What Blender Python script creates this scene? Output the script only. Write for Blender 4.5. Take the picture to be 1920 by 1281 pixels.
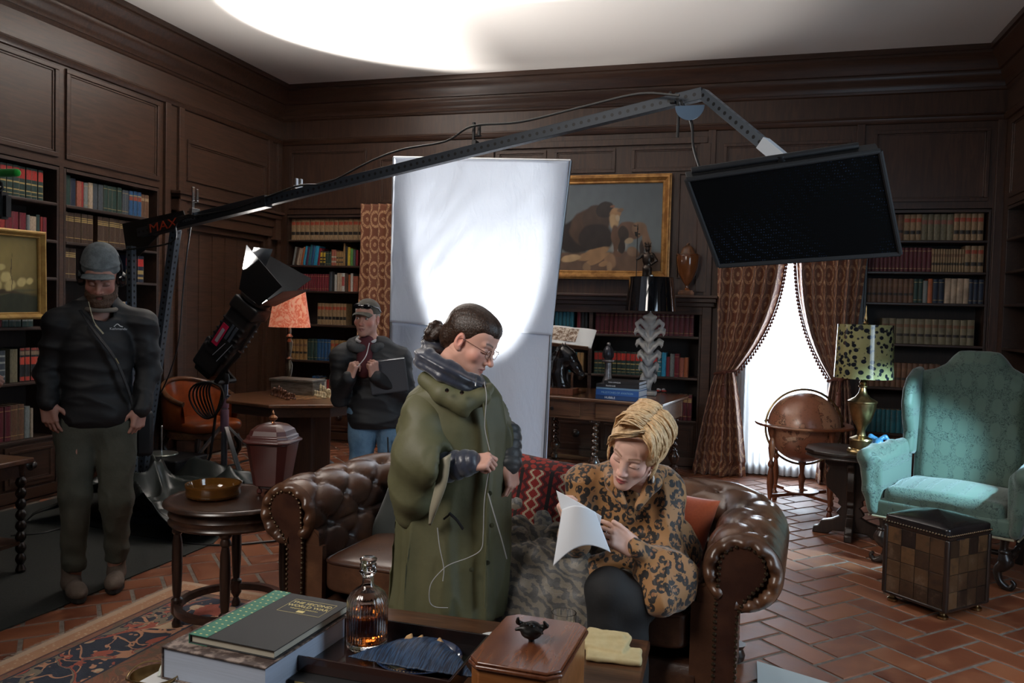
import bpy, bmesh, math, random
import numpy as np
from math import pi, sin, cos, radians
from mathutils import Vector, Matrix, noise
random.seed(7)
for o in list(bpy.data.objects): bpy.data.objects.remove(o)
SC = bpy.context.scene
COL = SC.collection
V = Vector
# ---------------- camera (photo frame 1920 x 1281) ----------------
FPX = 1520.0
_p, _r, _y = radians(2.2), radians(1.46), radians(-16.0)
CAMP = V((0, 0, 1.5))
_F = V((sin(_y)*cos(_p), cos(_y)*cos(_p), -sin(_p)))
_R = V((cos(_y), -sin(_y), 0))
_U = _R.cross(_F)
_R, _U = cos(_r)*_R + sin(_r)*_U, -sin(_r)*_R + cos(_r)*_U
cd = bpy.data.cameras.new('camera')
cam = bpy.data.objects.new('camera', cd); COL.objects.link(cam)
cd.sensor_width = 36; cd.lens = FPX/1920*36; cd.clip_start = .05; cd.clip_end = 60
Mc = Matrix(((_R.x, _U.x, -_F.x, 0), (_R.y, _U.y, -_F.y, 0), (_R.z, _U.z, -_F.z, 1.5), (0, 0, 0, 1)))
cam.matrix_world = Mc
SC.camera = cam
# ---------------- colour management ----------------
SC.view_settings.view_transform = 'Standard'
SC.view_settings.look = 'None'
SC.view_settings.gamma = 1
SC.view_settings.exposure = 0.15
SC.view_settings.use_curve_mapping = False
# ---------------- daylight outside the windows ----------------
wd = bpy.data.worlds.new('daylight'); SC.world = wd; wd.use_nodes = True
wd.node_tree.nodes['Background'].inputs[0].default_value = (.78, .9, 1, 1)
wd.node_tree.nodes['Background'].inputs[1].default_value = 3.0

def look(o, d, roll=0):
    o.rotation_mode = 'QUATERNION'
    o.rotation_quaternion = V(d).to_track_quat('-Z', 'Y')

def area(name, loc, to, sx, sy, power, col, spread=180):
    l = bpy.data.lights.new(name, 'AREA'); l.shape = 'RECTANGLE'; l.size = sx; l.size_y = sy
    l.energy = power; l.color = col; l.spread = radians(spread)
    o = bpy.data.objects.new(name, l); COL.objects.link(o); o.location = loc
    look(o, V(to)-V(loc)); return o

def spot(name, loc, to, power, col, deg, blend, r=.05):
    l = bpy.data.lights.new(name, 'SPOT'); l.energy = power; l.color = col
    l.spot_size = radians(deg); l.spot_blend = blend; l.shadow_soft_size = r
    o = bpy.data.objects.new(name, l); COL.objects.link(o); o.location = loc
    look(o, V(to)-V(loc)); return o

# window on the back wall, seen through the sheer curtain
area('window_daylight', (.38, 8.55, 1.5), (.38, 0, .9), 1.0, 2.0, 160, (.80, .90, 1))
# tall window in the right wall, beside the camera
area('side_window_daylight', (2.0, 2.6, 1.75), (-1.0, 4.4, .7), 1.3, 1.9, 28, (.60, .80, 1))
# film lamps: one turned up to the ceiling, one on the white cloth, one cool lamp on the armchair
spot('ceiling_fill', (-3.78, 5.80, 1.95), (-2.6, 5.0, 3.87), 170, (1, .95, .9), 160, 1.0, .1)  # added wide fill that lifts the ceiling around the beam
spot('ceiling_bounce_beam', (-3.93, 5.72, 1.78), (-2.72, 5.95, 3.87), 1300, (1, .96, .92), 73, .22, .04)
spot('cloth_beam', (-1.82, 4.62, .18), (-1.87, 5.6, 1.80), 420, (1, .95, .88), 33, .4, .05)
spot('cool_beam', (2.03, 4.80, 1.5), (1.0, 5.5, .70), 380, (.45, .80, 1), 46, .5, .03)
# added soft light, unseen high to the left of the camera, brightening the people
area('soft_key', (-2.3, .6, 2.9), (-.7, 3.2, .9), 1.2, 1.2, 22, (1, .93, .86), 90)

# ---------------- helpers ----------------
def on_z(x, y, z=0.0):
    d = _F+_R*((x-960)/FPX)-_U*((y-640.5)/FPX); return CAMP+d*((z-1.5)/d.z)
def on_y(x, y, Y):
    d = _F+_R*((x-960)/FPX)-_U*((y-640.5)/FPX); return CAMP+d*(Y/d.y)

class G:
    """collects geometry"""
    def __init__(s, M=None): s.v = []; s.f = []; s.m = []; s.M = M or Matrix(); s.mi = 0
    def add(s, vs, fs, mi=None):
        n = len(s.v); M = s.M
        s.v += [tuple(M @ V(p)) for p in vs]; s.f += [tuple(i+n for i in f) for f in fs]
        s.m += [s.mi if mi is None else mi]*len(fs); return s
    def box(s, a, b, mi=None):
        x0, y0, z0 = a; x1, y1, z1 = b
        return s.add([(x0, y0, z0), (x1, y0, z0), (x1, y1, z0), (x0, y1, z0), (x0, y0, z1), (x1, y0, z1), (x1, y1, z1), (x0, y1, z1)],
              [(0, 3, 2, 1), (4, 5, 6, 7), (0, 1, 5, 4), (1, 2, 6, 5), (2, 3, 7, 6), (3, 0, 4, 7)], mi)
    def hexa(s, p, mi=None):
        return s.add(p, [(0, 3, 2, 1), (4, 5, 6, 7), (0, 1, 5, 4), (1, 2, 6, 5), (2, 3, 7, 6), (3, 0, 4, 7)], mi)
    def prism(s, pts, z0, z1, mi=None):
        n = len(pts)
        return s.add([(x, y, z0) for x, y in pts]+[(x, y, z1) for x, y in pts],
              [tuple(range(n))[::-1], tuple(range(n, 2*n))]+[(i, (i+1) % n, n+(i+1) % n, n+i) for i in range(n)], mi)
    def grid(s, fn, nu, nv, cu=False, cv=False, mi=None):
        vs = [fn(i/(nu if cu else nu-1), j/(nv if cv else nv-1)) for i in range(nu) for j in range(nv)]
        fs = []
        for i in range(nu if cu else nu-1):
            for j in range(nv if cv else nv-1):
                a = i*nv+j; b = ((i+1) % nu)*nv+j; c = ((i+1) % nu)*nv+(j+1) % nv; d = i*nv+(j+1) % nv
                fs.append((a, b, c, d))
        return s.add(vs, fs, mi)
    def lathe(s, prof, c=(0, 0, 0), n=24, mi=None, mod=None):
        vs = []; fs = []; k = len(prof); c = V(c)
        for i in range(n):
            a = 2*pi*i/n
            for j, (r, z) in enumerate(prof):
                if mod: r = mod(r, z, a)
                vs.append((c.x+r*cos(a), c.y+r*sin(a), c.z+z))
        for i in range(n):
            for j in range(k-1):
                a = i*k+j; b = ((i+1) % n)*k+j; fs.append((a, b, b+1, a+1))
        loop = tuple(prof[0]) == tuple(prof[-1])
        if prof[0][0] > 1e-4 and not loop: fs.append(tuple(i*k for i in range(n))[::-1])
        if prof[-1][0] > 1e-4 and not loop: fs.append(tuple(i*k+k-1 for i in range(n)))
        return s.add(vs, fs, mi)
    def tube(s, P, r, n=8, cap=True, mi=None, flat=1.0, up=None):
        P = [V(p) for p in P]; k = len(P)
        R = list(r) if hasattr(r, '__len__') else [r]*k
        T = [(P[min(i+1, k-1)]-P[max(i-1, 0)]).normalized() for i in range(k)]
        u = V(up) if up else (V((0, 0, 1)) if abs(T[0].z) < .9 else V((1, 0, 0)))
        u = (u-T[0]*u.dot(T[0])).normalized(); vs = []
        for i in range(k):
            u = (u-T[i]*u.dot(T[i]))
            u = u.normalized() if u.length > 1e-6 else T[i].orthogonal().normalized()
            w = T[i].cross(u)
            for j in range(n):
                a = 2*pi*j/n; vs.append(P[i]+(u*cos(a)*flat+w*sin(a))*R[i])
        fs = [(i*n+j, i*n+(j+1) % n, (i+1)*n+(j+1) % n, (i+1)*n+j) for i in range(k-1) for j in range(n)]
        if cap: fs += [tuple(range(n))[::-1], tuple(range((k-1)*n, k*n))]
        return s.add(vs, fs, mi)
    def ball(s, c, r, n=12, m=8, mi=None, R=None):
        r = r if hasattr(r, '__len__') else (r, r, r); c = V(c)
        vs = [(0, 0, -1)]+[(sin(pi*j/m)*cos(2*pi*i/n), sin(pi*j/m)*sin(2*pi*i/n), -cos(pi*j/m)) for j in range(1, m) for i in range(n)]+[(0, 0, 1)]
        fs = [(0, 1+(i+1) % n, 1+i) for i in range(n)]
        for j in range(m-2):
            for i in range(n): a = 1+j*n; fs.append((a+i, a+(i+1) % n, a+n+(i+1) % n, a+n+i))
        t = len(vs)-1; a = 1+(m-2)*n; fs += [(a+i, a+(i+1) % n, t) for i in range(n)]
        vs = [V((x*r[0], y*r[1], z*r[2])) for x, y, z in vs]
        if R: vs = [R @ p for p in vs]
        return s.add([c+p for p in vs], fs, mi)
    def bar(s, a, b, w, h, up=(0, 0, 1), mi=None):
        a = V(a); b = V(b); t = (b-a).normalized(); sd = t.cross(V(up)).normalized(); u = sd.cross(t)
        p = []
        for z in (-1, 1):
            for (q, x) in ((a, -1), (a, 1), (b, 1), (b, -1)): p.append(q+sd*x*w/2+u*z*h/2)
        return s.hexa(p, mi)

def bez(P, n=12):
    """smooth catmull-rom through points"""
    P = [V(p) for p in P]; P = [P[0]*2-P[1]]+P+[P[-1]*2-P[-2]]; o = []
    for i in range(1, len(P)-2):
        a, b, c, d = P[i-1:i+3]
        for j in range(n):
            t = j/n; o.append(.5*((2*b)+(c-a)*t+(2*a-5*b+4*c-d)*t*t+(3*b-a-3*c+d)*t**3))
    o.append(P[-2]); return o

MW = {}
def mesh_of(name, g):
    me = bpy.data.meshes.new(name); me.from_pydata([tuple(p) for p in g.v], [], g.f)
    if any(g.m): me.polygons.foreach_set('material_index', g.m)
    return me
def setm(me, mats):
    for m in (mats if isinstance(mats, (list, tuple)) else [mats]): me.materials.append(m)
def obj(name, g, mats, parent=None, smooth=True, bevel=0, world=False, ang=38, seg=2, sub=0, solid=0):
    """link geometry as ONE object; parts keep their thing's frame"""
    me = g if isinstance(g, bpy.types.Mesh) else mesh_of(name, g)
    if not me.materials: setm(me, mats)
    if smooth:
        me.shade_smooth()
        if ang < 180: me.set_sharp_from_angle(angle=radians(ang))
    o = bpy.data.objects.new(name, me); COL.objects.link(o)
    M = MW.get(parent.name, Matrix()) if parent else Matrix()
    if world and parent: me.transform(M.inverted())
    if parent: o.parent = parent
    MW[o.name] = M.copy() if parent else Matrix()
    if solid: m = o.modifiers.new('s', 'SOLIDIFY'); m.thickness = solid; m.offset = 0
    if sub: m = o.modifiers.new('u', 'SUBSURF'); m.levels = m.render_levels = sub
    if bevel:
        m = o.modifiers.new('b', 'BEVEL'); m.width = bevel; m.segments = seg; m.limit_method = 'ANGLE'; m.angle_limit = radians(40)
    return o
def tag(o, label=None, cat=None, group=None, kind=None):
    if label: o['label'] = label
    if cat: o['category'] = cat
    if group: o['group'] = group
    if kind: o['kind'] = kind
    return o
def thing(name, label, cat, loc=(0, 0, 0), rz=0, group=None, M=None):
    o = bpy.data.objects.new(name, None); COL.objects.link(o); o.empty_display_size = .05
    M = M or (Matrix.Translation(V(loc)) @ Matrix.Rotation(rz, 4, 'Z'))
    o.matrix_world = M; MW[o.name] = M.copy()
    return tag(o, label, cat, group)
def one(name, g, mats, label, cat, group=None, loc=None, rz=0, **k):
    """a thing that is one mesh"""
    o = obj(name, g, mats, **k); tag(o, label, cat, group)
    if loc is not None: o.matrix_world = Matrix.Translation(V(loc)) @ Matrix.Rotation(rz, 4, 'Z')
    else:
        me = o.data; n = len(me.vertices)          # origin at the thing's base
        a = np.empty(n*3, np.float32); me.vertices.foreach_get('co', a); a = a.reshape(-1, 3)
        c = V(((a[:, 0].min()+a[:, 0].max())/2, (a[:, 1].min()+a[:, 1].max())/2, a[:, 2].min()))
        me.transform(Matrix.Translation(-c)); o.location = c
    return o
def struct(name, g, mats, **k):
    return tag(obj(name, g, mats, **k), kind='structure')
def dup(root, loc=None, rz=None, label=None, group=None, scale=None, M=None):
    r = root.copy(); COL.objects.link(r)
    if M is not None: r.matrix_world = M
    else:
        if loc is not None: r.location = loc
        if rz is not None: r.rotation_mode = 'XYZ'; r.rotation_euler = (0, 0, rz)
    if scale: r.scale = scale
    if label: r['label'] = label
    if group: r['group'] = group
    for ch in list(root.children):
        c = ch.copy(); COL.objects.link(c); c.parent = r
        for g2 in list(ch.children):
            d = g2.copy(); COL.objects.link(d); d.parent = c
    return r

# ---------------- procedural materials ----------------
class NT:
    def __init__(s, name):
        s.m = bpy.data.materials.new(name); s.m.use_nodes = True; s.t = s.m.node_tree
        s.b = s.t.nodes['Principled BSDF']; s.out = s.t.nodes['Material Output']; s._c = {}
    def n(s, typ, ins=None, **at):
        nd = s.t.nodes.new(typ)
        for k, v in at.items(): setattr(nd, k, v)
        for k, v in (ins or {}).items(): s.set(nd.inputs[k], v)
        return nd
    def set(s, sock, v):
        if isinstance(v, bpy.types.NodeSocket): s.t.links.new(v, sock)
        elif isinstance(v, bpy.types.Node): s.t.links.new(v.outputs[0], sock)
        else:
            if hasattr(v, '__len__') and len(v) == 3 and sock.type == 'RGBA': v = (*v, 1)
            sock.default_value = v
    def co(s, scale=(1, 1, 1), rot=(0, 0, 0), kind='Object'):
        tc = s.n('ShaderNodeTexCoord'); return s.n('ShaderNodeMapping', {0: tc.outputs[kind], 2: rot, 3: scale}).outputs[0]
    def noise(s, sc=5, det=4, rough=.5, co=None, dist=0, out=0):
        d = {'Scale': sc, 'Detail': det, 'Roughness': rough, 'Distortion': dist, 'Vector': co if co is not None else s.co()}
        return s.n('ShaderNodeTexNoise', d).outputs[out]
    def vor(s, sc=5, co=None, feat='F1', out='Distance', rnd=1.0):
        return s.n('ShaderNodeTexVoronoi', {'Scale': sc, 'Randomness': rnd, 'Vector': co if co is not None else s.co()}, feature=feat).outputs[out]
    def ma(s, op, a, b=0.0, c=0.0, clamp=False):
        nd = s.n('ShaderNodeMath', operation=op, use_clamp=clamp); s.set(nd.inputs[0], a); s.set(nd.inputs[1], b)
        if op in ('MULTIPLY_ADD', 'COMPARE', 'SMOOTH_MIN'): s.set(nd.inputs[2], c)
        return nd.outputs[0]
    def ramp(s, f, a, b):
        """smooth step of f between a and b"""
        nd = s.n('ShaderNodeMapRange', {0: f, 1: a, 2: b, 3: 0.0, 4: 1.0}, interpolation_type='SMOOTHSTEP'); return nd.outputs[0]
    def mix(s, f, a, b):
        nd = s.n('ShaderNodeMix', data_type='RGBA'); s.set(nd.inputs['Factor'], f); s.set(nd.inputs[6], a); s.set(nd.inputs[7], b); return nd.outputs[2]
    def bump(s, h, st=.3, d=.01):
        nd = s.n('ShaderNodeBump', {'Strength': st, 'Distance': d, 'Height': h}); s.t.links.new(nd.outputs[0], s.b.inputs['Normal']); return nd
    def p(s, **k):
        al = dict(col='Base Color', rough='Roughness', metal='Metallic', coat='Coat Weight', cr='Coat Roughness', spec='Specular IOR Level',
                  trans='Transmission Weight', ior='IOR', sheen='Sheen Weight', em='Emission Color', es='Emission Strength', sss='Subsurface Weight', alpha='Alpha')
        for a, v in k.items(): s.set(s.b.inputs[al[a]], v)
        return s
    def sep(s, v):
        nd = s.n('ShaderNodeSeparateXYZ', {0: v}); return nd.outputs

_mc = {}
def mat(name, col, rough=.5, metal=0, col2=None, sc=6, lo=.35, hi=.65, bump=0, bsc=60, st=(1, 1, 1), coat=0, **k):
    if name in _mc: return _mc[name]
    s = NT(name); co = s.co(st)
    if col2: s.p(col=s.mix(s.ramp(s.noise(sc, 5, .6, co), lo, hi), col, col2))
    else: s.p(col=col)
    s.p(rough=rough, metal=metal, coat=coat, **k)
    if bump: s.bump(s.noise(bsc, 3, .6, co), bump, .004)
    _mc[name] = s.m; return s.m
def wood(name, c1, c2, rough=.4, axis=2, sc=1.0, coat=.15, bump=.15):
    if name in _mc: return _mc[name]
    s = NT(name); st = [14*sc]*3; st[axis] = 1.2*sc; co = s.co(st)
    g1 = s.noise(2.2, 6, .62, co, 1.2); g2 = s.noise(1.1, 2, .5, s.co((1, 1, 1)))
    s.p(col=s.mix(s.ramp(g1, .34, .68), c1, s.mix(s.ramp(g2, .3, .7), c2, tuple(.75*a for a in c2))), rough=rough, coat=coat, cr=.25)
    s.bump(g1, bump, .002); _mc[name] = s.m; return s.m

WOOD = wood('dark_oak', (.038, .017, .010), (.074, .033, .018), .42, 2)
WOODH = wood('dark_oak_rail', (.038, .017, .010), (.074, .033, .018), .38, 0)
WOODY = wood('dark_oak_depth', (.042, .020, .012), (.080, .037, .021), .4, 1)
SHELF = wood('shelf_wood', (.03, .016, .011), (.055, .028, .018), .45, 0)
BACKW = wood('shelf_back', (.018, .011, .009), (.03, .017, .012), .6, 2, coat=0)
WALN = wood('walnut', (.085, .035, .016), (.20, .085, .038), .3, 0, coat=.4)
WALNZ = wood('walnut_turned', (.085, .035, .016), (.19, .08, .036), .3, 2, coat=.4)
EBON = wood('ebonised_wood', (.016, .010, .008), (.035, .02, .014), .3, 2, coat=.4)
BRASS = mat('brass', (.46, .33, .16), .28, 1, (.25, .17, .08), 9)
STEEL = mat('steel', (.55, .58, .62), .3, 1)
CHROME = mat('chrome', (.8, .82, .85), .12, 1)
BLACK = mat('black_plastic', (.008, .008, .009), .45)
GOLD = mat('gilt_frame', (.50, .25, .07), .38, .35, (.28, .12, .03), 14, bump=.3, bsc=50)
# ================= implicit surfaces meshed with surface nets =================
class SD:
    def __init__(s, lo, hi, h):
        s.h = h; s.lo = np.array(lo, np.float32)
        s.n = np.ceil((np.array(hi)-s.lo)/h).astype(int)+1
        s.d = np.full(tuple(s.n), 9.0, np.float32)
    def _win(s, lo, hi, m):
        a = np.maximum(np.floor((np.array(lo)-m-s.lo)/s.h).astype(int), 0)
        b = np.minimum(np.ceil((np.array(hi)+m-s.lo)/s.h).astype(int)+1, s.n)
        if np.any(a >= b): return None
        ax = [s.lo[i]+s.h*np.arange(a[i], b[i], dtype=np.float32) for i in range(3)]
        sl = tuple(slice(a[i], b[i]) for i in range(3))
        return sl, np.meshgrid(*ax, indexing='ij', sparse=True)
    def _put(s, sl, d, k, sub):
        o = s.d[sl]
        if sub:
            a = -d
            if k > 0: h = np.maximum(k-np.abs(a-o), 0)/k; s.d[sl] = np.maximum(a, o)+h*h*k/4
            else: s.d[sl] = np.maximum(a, o)
        else:
            if k > 0: h = np.maximum(k-np.abs(d-o), 0)/k; s.d[sl] = np.minimum(d, o)-h*h*k/4
            else: s.d[sl] = np.minimum(d, o)
    def cap(s, a, b, ra, rb=None, k=0.0, sub=False):
        rb = ra if rb is None else rb; a = np.array(a, np.float32); b = np.array(b, np.float32)
        m = max(ra, rb); w = s._win(np.minimum(a, b)-m, np.maximum(a, b)+m, k+3*s.h)
        if w is None: return s
        sl, (X, Y, Z) = w; ab = b-a; L = float(ab@ab)+1e-9
        t = np.clip(((X-a[0])*ab[0]+(Y-a[1])*ab[1]+(Z-a[2])*ab[2])/L, 0, 1)
        d = np.sqrt((X-a[0]-t*ab[0])**2+(Y-a[1]-t*ab[1])**2+(Z-a[2]-t*ab[2])**2)-(ra+(rb-ra)*t)
        s._put(sl, d, k, sub); return s
    def chain(s, P, R, k=0.0, sub=False):
        for i in range(len(P)-1): s.cap(P[i], P[i+1], R[i], R[i+1], k, sub)
        return s
    def ell(s, c, r, k=0.0, sub=False, R=None):
        """R: 3x3 rotation, columns = ellipsoid axes"""
        m = max(r); c = np.array(c, np.float32)
        if R is None: w = s._win(c-np.array(r), c+np.array(r), k+3*s.h)
        else: w = s._win(c-m, c+m, k+3*s.h)
        if w is None: return s
        sl, (X, Y, Z) = w; x, y, z = X-c[0], Y-c[1], Z-c[2]
        if R is not None:
            R = np.array(R, np.float32)
            x, y, z = R[0, 0]*x+R[1, 0]*y+R[2, 0]*z, R[0, 1]*x+R[1, 1]*y+R[2, 1]*z, R[0, 2]*x+R[1, 2]*y+R[2, 2]*z
        k0 = np.sqrt((x/r[0])**2+(y/r[1])**2+(z/r[2])**2); k1 = np.sqrt((x/r[0]**2)**2+(y/r[1]**2)**2+(z/r[2]**2)**2)+1e-9
        s._put(sl, (k0*(k0-1)/k1).astype(np.float32), k, sub); return s
    def loc(s, M, lo, hi, fn, k=0.0, sub=False):
        """fn(x,y,z) distance in the local frame M, bounds lo..hi local"""
        cs = np.array([(M @ V((x, y, z)))[:] for x in (lo[0], hi[0]) for y in (lo[1], hi[1]) for z in (lo[2], hi[2])])
        w = s._win(cs.min(0), cs.max(0), k+3*s.h)
        if w is None: return s
        sl, (X, Y, Z) = w; I = np.array(M.inverted(), np.float32)
        x, y, z = (I[i, 0]*X+I[i, 1]*Y+I[i, 2]*Z+I[i, 3] for i in range(3))
        s._put(sl, fn(x, y, z).astype(np.float32), k, sub); return s
    def box(s, M, h, r=.01, k=0.0, sub=False):
        h = [a-r for a in h]
        def fn(x, y, z):
            q = [np.abs(x)-h[0], np.abs(y)-h[1], np.abs(z)-h[2]]
            return np.sqrt(sum(np.maximum(a, 0)**2 for a in q))+np.minimum(np.maximum(q[0], np.maximum(q[1], q[2])), 0)-r
        H = [a+r for a in h]; return s.loc(M, [-a for a in H], H, fn, k, sub)
    def extr(s, M, poly, ht, r=.01, k=0.0, sub=False):
        """polygon in local xz, extruded +-ht along local y, rounded by r"""
        P = np.array(poly, np.float32); lo = P.min(0); hi = P.max(0)
        def fn(x, y, z):
            x, z = np.broadcast_arrays(x, z); d = np.full(x.shape, 1e9, np.float32); sg = np.ones(x.shape, np.float32)
            for i in range(len(P)):
                a, b = P[i], P[i-1]; e = b-a; wx = x-a[0]; wz = z-a[1]
                t = np.clip((wx*e[0]+wz*e[1])/(e@e), 0, 1); d = np.minimum(d, (wx-e[0]*t)**2+(wz-e[1]*t)**2)
                c1 = z >= a[1]; c2 = z < b[1]; c3 = e[0]*wz > e[1]*wx
                fl = (c1 & c2 & c3) | (~c1 & ~c2 & ~c3); sg = np.where(fl, -sg, sg)
            d2 = sg*np.sqrt(d)+r; q = np.abs(y)-(ht-r)
            return np.minimum(np.maximum(d2, q), 0)+np.sqrt(np.maximum(d2, 0)**2+np.maximum(q, 0)**2)-r
        return s.loc(M, (lo[0], -ht, lo[1]), (hi[0], ht, hi[1]), fn, k, sub)
    def mesh(s, name, M=None, smooth=1, disp=None, keep=None):
        d = s.d; n = np.array(d.shape); S = d < 0
        c = [S[i:n[0]-1+i, j:n[1]-1+j, k:n[2]-1+k] for i in (0, 1) for j in (0, 1) for k in (0, 1)]
        any_ = np.zeros_like(c[0]); all_ = np.ones_like(c[0])
        for q in c: any_ |= q; all_ &= q
        I = np.argwhere(any_ & ~all_); idx = -np.ones(tuple(n-1), np.int64); idx[tuple(I.T)] = np.arange(len(I))
        acc = np.zeros((len(I), 3)); cnt = np.zeros(len(I))
        O = [(i, j, k) for i in (0, 1) for j in (0, 1) for k in (0, 1)]
        val = {o: d[I[:, 0]+o[0], I[:, 1]+o[1], I[:, 2]+o[2]] for o in O}
        for o in O:
            for ax in range(3):
                if o[ax] == 0:
                    p = list(o); p[ax] = 1; p = tuple(p); a, b = val[o], val[p]; m = (a < 0) != (b < 0)
                    t = np.where(m, a/np.where(a == b, 1, a-b), 0)
                    pos = np.tile(np.array(o, float), (len(I), 1)); pos[:, ax] = t
                    acc[m] += pos[m]; cnt[m] += 1
        v = (I+acc/np.maximum(cnt, 1)[:, None])*s.h+s.lo
        F = []
        for ax in range(3):
            u, w = (ax+1) % 3, (ax+2) % 3
            sa = [slice(None)]*3; sb = [slice(None)]*3; sa[ax] = slice(0, -1); sb[ax] = slice(1, None)
            A, B = S[tuple(sa)], S[tuple(sb)]; E = np.argwhere(A != B)
            E = E[(E[:, u] > 0) & (E[:, w] > 0) & (E[:, u] < n[u]-1) & (E[:, w] < n[w]-1)]
            if not len(E): continue
            q = []
            for du, dw in ((1, 1), (0, 1), (0, 0), (1, 0)):
                e = E.copy(); e[:, u] -= du; e[:, w] -= dw; q.append(idx[tuple(e.T)])
            q = np.stack(q, 1); flip = ~A[tuple(E.T)]; q[flip] = q[flip][:, ::-1]; F.append(q)
        F = np.concatenate(F); F = F[(F >= 0).all(1)]
        for _ in range(smooth):
            sm = np.zeros_like(v); ct = np.zeros(len(v))
            for i in range(4):
                np.add.at(sm, F[:, i], v[F[:, (i+1) % 4]]+v[F[:, i-1]]); np.add.at(ct, F[:, i], 2)
            v = v*.5+.5*sm/np.maximum(ct, 1)[:, None]
        if keep is not None:
            ok = keep(v); F = F[ok[F].all(1)]
        if disp is not None:
            nr = np.zeros_like(v); fn = np.cross(v[F[:, 2]]-v[F[:, 0]], v[F[:, 3]]-v[F[:, 1]])
            for i in range(4): np.add.at(nr, F[:, i], fn)
            nr /= np.linalg.norm(nr, axis=1, keepdims=True)+1e-9; v = v+nr*disp(v, nr)[:, None]
        us = np.unique(F); mp = -np.ones(len(v), np.int64); mp[us] = np.arange(len(us)); v = v[us]; F = mp[F]
        if M is not None: A4 = np.array(M); v = v@A4[:3, :3].T+A4[:3, 3]
        me = bpy.data.meshes.new(name); me.vertices.add(len(v)); me.vertices.foreach_set('co', v.astype(np.float32).ravel())
        me.loops.add(F.size); me.loops.foreach_set('vertex_index', F.ravel().astype(np.int32))
        me.polygons.add(len(F)); me.polygons.foreach_set('loop_start', np.arange(0, F.size, 4, dtype=np.int32))
        me.update(calc_edges=True); me.validate(); return me

def co_of(me):
    a = np.empty(len(me.vertices)*3, np.float32); me.vertices.foreach_get('co', a); return a.reshape(-1, 3)
def fnoise(v, sc, seed=0.0, amp=1.0):
    """cheap smooth noise from sines, vectorised"""
    r = random.Random(int(seed*97)+5); o = np.zeros(len(v))
    for i in range(7):
        k = np.array([r.gauss(0, 1) for _ in range(3)])*sc*(.6+.25*i); o += np.sin(v@k+r.random()*6.28)/(1+.35*i)
    return o*amp/3
def crease(v, sc, seed, amp, st=(1, 1, 1)):
    return amp*(.35-np.abs(fnoise(v*np.array(st), sc, seed))**.65)
def join(name, meshes, mats=None):
    bm = bmesh.new()
    for i, m in enumerate(meshes):
        n0 = len(bm.faces); bm.from_mesh(m); bm.faces.ensure_lookup_table()
    me = bpy.data.meshes.new(name); bm.to_mesh(me); bm.free(); return me
# ================= the room shell =================
XL, XR, YB, YF, ZC = -5.0, 2.12, 8.0, -2.2, 3.87
# ceiling
s = NT('ceiling_paint'); s.p(col=(.70, .665, .63), rough=.9); s.bump(s.noise(60, 4), .08, .004)
struct('ceiling', G().box((XL-.5, YF-.2, ZC), (XR+.5, YB+.5, ZC+.12)), s.m, smooth=False)
# floor: terracotta tiles laid in herringbone at 45 degrees, each tile real geometry
s = NT('terracotta_tile')
at = s.n('ShaderNodeAttribute', attribute_name='tint')
nz = s.noise(7, 5, .6); nz2 = s.noise(60, 3, .6)
c = s.mix(s.ramp(at.outputs['Fac'], 0, 1), (.145, .038, .017), (.265, .085, .035))
c = s.mix(s.ma('MULTIPLY', s.ramp(nz, .35, .75), .6), c, (.33, .13, .06))
s.p(col=c, rough=s.ma('MULTIPLY_ADD', nz, .35, .26), coat=.12, cr=.35); s.bump(nz, .25, .004); TILE = s.m
GROUT = mat('grout', (.20, .165, .135), .9, col2=(.13, .10, .08), sc=20, bump=.3)
g = G(); w = .158; gp = .008; cols = []
def tile(u0, v0, u1, v1):
    c45 = math.sqrt(.5); gap = gp; b = .004; pts = []
    for (uu, vv, z) in ((u0+gap, v0+gap, -.006), (u1-gap, v0+gap, -.006), (u1-gap, v1-gap, -.006), (u0+gap, v1-gap, -.006),
                        (u0+gap+b, v0+gap+b, 0), (u1-gap-b, v0+gap+b, 0), (u1-gap-b, v1-gap-b, 0), (u0+gap+b, v1-gap-b, 0)):
        pts.append(((uu-vv)*c45, (uu+vv)*c45, z))
    cx = sum(p[0] for p in pts)/8; cy = sum(p[1] for p in pts)/8
    if not (XL+.05 < cx < XR+.05 and -.4 < cy < YB+.5): return
    g.add(pts, [(4, 5, 6, 7), (0, 1, 5, 4), (1, 2, 6, 5), (2, 3, 7, 6), (3, 0, 4, 7)]); cols.extend([random.random()]*8)
for i in range(-30, 70):
    for j in range(-30, 90):
        m_ = (i-j) % 4
        if m_ == 0: tile(i*w, j*w, (i+2)*w, (j+1)*w)
        elif m_ == 3: tile(i*w, j*w, (i+1)*w, (j+2)*w)
nt_ = len(g.v)
g.box((XL-.5, YF-.2, -.1), (XR+.5, YB+.7, -.004), 1); cols += [0]*8
me = mesh_of('floor', g); a = me.attributes.new('tint', 'FLOAT', 'POINT'); a.data.foreach_set('value', cols)
struct('floor', me, [TILE, GROUT], smooth=False)

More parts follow.
